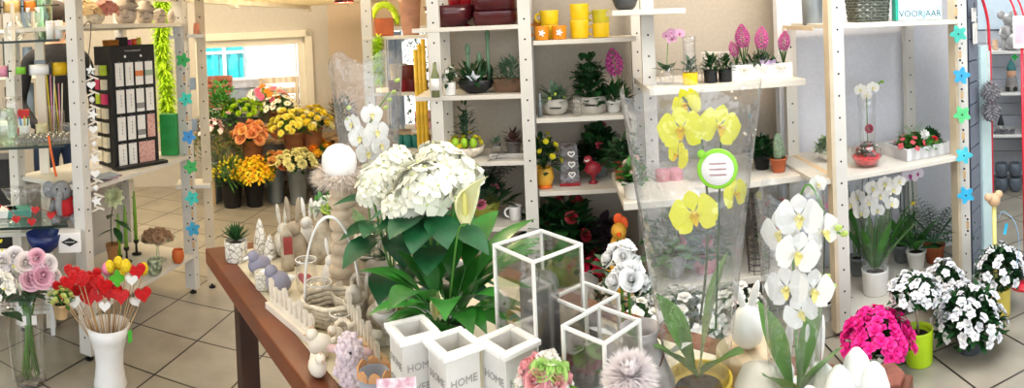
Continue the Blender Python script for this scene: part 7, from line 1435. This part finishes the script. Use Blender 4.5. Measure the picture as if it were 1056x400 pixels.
for i, u in enumerate((1027, 1035, 1042)):
    p = eitem(u, .04, ZE[2]); m = MB(); rnd = random.Random(i)
    for k in range(9): m.ball((rnd.uniform(-.03, .03), rnd.uniform(-.02, .02), .012 + .008 * (k % 3)), (.016, .01, .01), 7, 5)
    simple('silver_decoration', ('heap of silvery cones, left of three on the third shelf', 'heap of silvery cones, middle of three on the third shelf', 'heap of silvery cones, right of three on the third shelf')[i], 'decoration', m, mat('mixed_silver', '#75747a', .5, metal=.4, var=.4), p)
gp_ = mat('grey_glazed_pot', '#59616b', .35, var=.15)
for i, u in enumerate((1031, 1045)):
    for k in range(2):
        p = eitem(u, .0, .0 + k * .118); t = thing('garden_pot', (('lower grey glazed pot of the left stack in the back room', 'upper grey glazed pot of the left stack in the back room'), ('lower grey glazed pot of the right stack in the back room', 'upper grey glazed pot of the right stack in the back room'))[i][k], 'pot', p); pot(t, .056, .115, gp_, 'round', soil=False, name='body')
        m = MB(); m.lathe([(0, .1), (.042, .1), (.042, .102), (0, .102)], 16); m.build('inside', M_blackm, t)
# card stand hanging by the picture edge
p = D(1052, 33, 3.3); t = thing('picture_card', 'white framed picture card on a red tube stand at the right edge', 'frame', (p.x, p.y, 0), facing(p)); z = p.z; m = MB()
m.box((0, 0, z), (.075, .008, .17)); m.build('frame', M_white, t, bevel=.002); m = MB(); m.box((0, -.005, z), (.055, .003, .12)); m.build('picture', mat('pale_picture', '#b9c0cf', .5, col2='#d7a9b5', scale=12), t)
m = MB(); m.tube([(.008, .012, 0), (.008, .012, z - .08)], .008, 7); m.build('red_pole', rt, t, True)
for x in (-.02, .02): m = MB(); m.tube(smooth_path([(x, .01, z + .08), (x - .02, .01, z + .15), (x - .07, .01, z + .24)], 8), .006, 6); m.build('red_arm', rt, t, True)
m = MB(); m.lathe([(.07, 0), (.07, .012), (0, .014)], 16); m.build('foot', rt, t, True)

# ================================================================ THE SHOP ASSISTANT BEHIND THE GLASS SHELVES
def person():
    p = D(63, 170, 3.9); p.z = 0; t = thing('person', 'person in a dark sweater and blue jeans standing behind the glass shelves', 'person', p, facing(p) + .2)
    me = bpy.data.meshes.new('person_body'); V = [(0, 0, .95), (0, 0, 1.08), (0, .01, 1.25), (0, .015, 1.4), (0, .0, 1.5), (0, -.01, 1.57), (0, -.015, 1.65)]; Rr = [.14, .115, .13, .12, .05, .075, .085]; Ed = [(i, i + 1) for i in range(6)]
    for s_ in (-1, 1):
        n = len(V); V += [(s_ * .09, 0, .9), (s_ * .1, -.01, .5), (s_ * .1, .02, .1), (s_ * .1, -.1, .05)]; Rr += [.1, .065, .045, .04]; Ed += [(0, n), (n, n + 1), (n + 1, n + 2), (n + 2, n + 3)]
        n = len(V); V += [(s_ * .18, .0, 1.4), (s_ * .24, .02, 1.13), (s_ * .18, -.16, 1.02), (s_ * .14, -.22, 1.02)]; Rr += [.055, .042, .032, .028]; Ed += [(3, n), (n, n + 1), (n + 1, n + 2), (n + 2, n + 3)]
        h = n + 3
        for k in range(4): m_ = len(V); V += [(s_ * .14 - .024 + .016 * k, -.28, 1.015), (s_ * .14 - .026 + .017 * k, -.315 - .006 * (k in (1, 2)), .995)]; Rr += [.009, .007]; Ed += [(h, m_), (m_, m_ + 1)]
        m_ = len(V); V += [(s_ * .14 - s_ * .04, -.25, 1.01), (s_ * .14 - s_ * .05, -.28, .995)]; Rr += [.01, .008]; Ed += [(h, m_), (m_, m_ + 1)]
    me.from_pydata(V, Ed, []); o = bpy.data.objects.new('body', me); COL.objects.link(o); o.parent = t; q = o.modifiers.new('skin', 'SKIN')
    for i, r in enumerate(Rr): me.skin_vertices[0].data[i].radius = (r, r)
    me.skin_vertices[0].data[0].use_root = True
    q2 = o.modifiers.new('smooth', 'SUBSURF'); q2.levels = 2; q2.render_levels = 2
    mm = bpy.data.materials.new('person_clothes'); mm.use_nodes = True; nt = mm.node_tree; b = nt.nodes['Principled BSDF']; tc = nt.nodes.new('ShaderNodeTexCoord'); sp = nt.nodes.new('ShaderNodeSeparateXYZ'); rp = nt.nodes.new('ShaderNodeValToRGB'); mr = nt.nodes.new('ShaderNodeMath'); mr.operation = 'MULTIPLY'; mr.inputs[1].default_value = .5
    nt.links.new(tc.outputs['Object'], sp.inputs[0]); nt.links.new(sp.outputs['Z'], mr.inputs[0]); nt.links.new(mr.outputs[0], rp.inputs['Fac']); rp.color_ramp.interpolation = 'CONSTANT'
    cr_ = rp.color_ramp; cr_.elements[0].position = 0; cr_.elements[0].color = (.01, .01, .01, 1); cr_.elements[1].position = .05; cr_.elements[1].color = (*rgb('#2c3c58'), 1)
    for pos, col in ((.475, '#1b1b20'), (.745, '#d9a98c')): e = cr_.elements.new(pos); e.color = (*rgb(col), 1)
    nt.links.new(rp.outputs['Color'], b.inputs['Base Color']); b.inputs['Roughness'].default_value = .8; me.materials.append(mm)
    skin = mat('skin', '#d9a98c', .6, var=.04)
    m = MB(); m.ball((0, -.11, 1.615), (.014, .02, .02), 8, 6); m.build('nose', skin, t, True)
    for x in (-1, 1): m = MB(); m.ball((x * .032, -.095, 1.64), (.012, .007, .007), 8, 5); m.build('eye', M_blackm, t, True); m = MB(); m.ball((x * .085, -.01, 1.63), (.012, .02, .03), 8, 6); m.build('ear', skin, t, True)
    m = MB(); m.ball((0, -.098, 1.578), (.022, .006, .006), 8, 5); m.build('mouth', mat('lips', '#b4645c', .5), t, True)
    m = MB(); m.ball((0, .012, 1.675), (.1, .105, .09), 18, 12); m.ball((0, .07, 1.58), (.09, .05, .13), 14, 9); m.build('hair', mat('dark_hair', '#2b1d16', .6, var=.3), t, True)
person()
p = D(54, 165, 3.15); t = thing('orange_strap', 'thin orange strap hanging diagonally beside the jeans', 'strap', (0, 0, 0)); m = MB(); m.tube(smooth_path([D(50, 140, 2.95), D(53, 158, 2.95), D(58, 182, 2.95)], 10), .006, 6); m.build('strap', mat('orange_strap', '#e0682a', .5), t, True)
# dark counter with rolls behind the glass shelves
t = thing('work_counter', 'dark work counter with paper rolls behind the glass shelves', 'counter', gp(.75, .85, 0), GR); m = MB(); m.box((0, 0, .42), (.9, .4, .84)); m.build('body', mat('charcoal_front', '#2b2b2d', .6), t, bevel=.004); m = MB(); m.box((0, 0, .86), (.96, .46, .04)); m.build('counter_top', mat('grey_counter_top', '#6f6c68', .4), t, bevel=.004)
m = MB(); m.tube([(-.3, -.26, .72), (.15, -.26, .72)], .03, 12); m.build('paper_roll', mat('kraft_roll', '#b9a88c', .6), t, True)
t = thing('wrapping_shelf', 'tall pale shelf with coloured wrapping rolls against the left wall', 'shelf', gp(.6, 1.9, 0), GR)
for x in (-.7, 0, .7): m = MB(); m.box((x, 0, 1.1), (.05, .3, 2.2)); m.build('upright', M_cream, t, bevel=.003)
for z in (.9, 1.25, 1.6, 1.95): m = MB(); m.box((0, 0, z), (1.45, .3, .025)); m.build('shelf_board', M_cream, t)
rnd = random.Random(4)
for k, z in enumerate((.915, 1.265, 1.615)):
    for i in range(9):
        col = rnd.choice(('#c9a27a', '#d8d2c4', '#6d7f93', '#b76a5a', '#8c8478', '#e0b080', '#51605c')); lab = f"{['tan', 'pale', 'blue-grey', 'brick', 'taupe', 'peach', 'dark green'][('#c9a27a', '#d8d2c4', '#6d7f93', '#b76a5a', '#8c8478', '#e0b080', '#51605c').index(col)]} wrapping roll upright on the pale back shelf"
        q = gp(.6, 1.9, 0) + Matrix.Rotation(GR, 3, 'Z') @ Vector((-.62 + i * .152, 0, z)); m = MB(); hh = rnd.uniform(.2, .3); m.lathe([(.012, 0), (.04, 0), (.04, hh), (.012, hh), (.012, .02)], 14); simple('wrapping_roll', lab, 'roll', m, mat('roll_' + col[1:], col, .5), q, 0, lab.replace('roll upright', 'rolls'))

p = D(43, 100, 3.35); t = thing('pale_pillar', 'pale cream square pillar seen through the glass shelves', 'pillar', (p.x, p.y, 0), .7); m = MB(); m.box((0, 0, 1.3), (.05, .05, 2.6)); m.build('shaft', M_cream, t, bevel=.003)
for z in (.6, 1.4): m = MB(); m.box((0, 0, z), (.056, .056, .02)); m.build('metal_band', M_zinc, t)
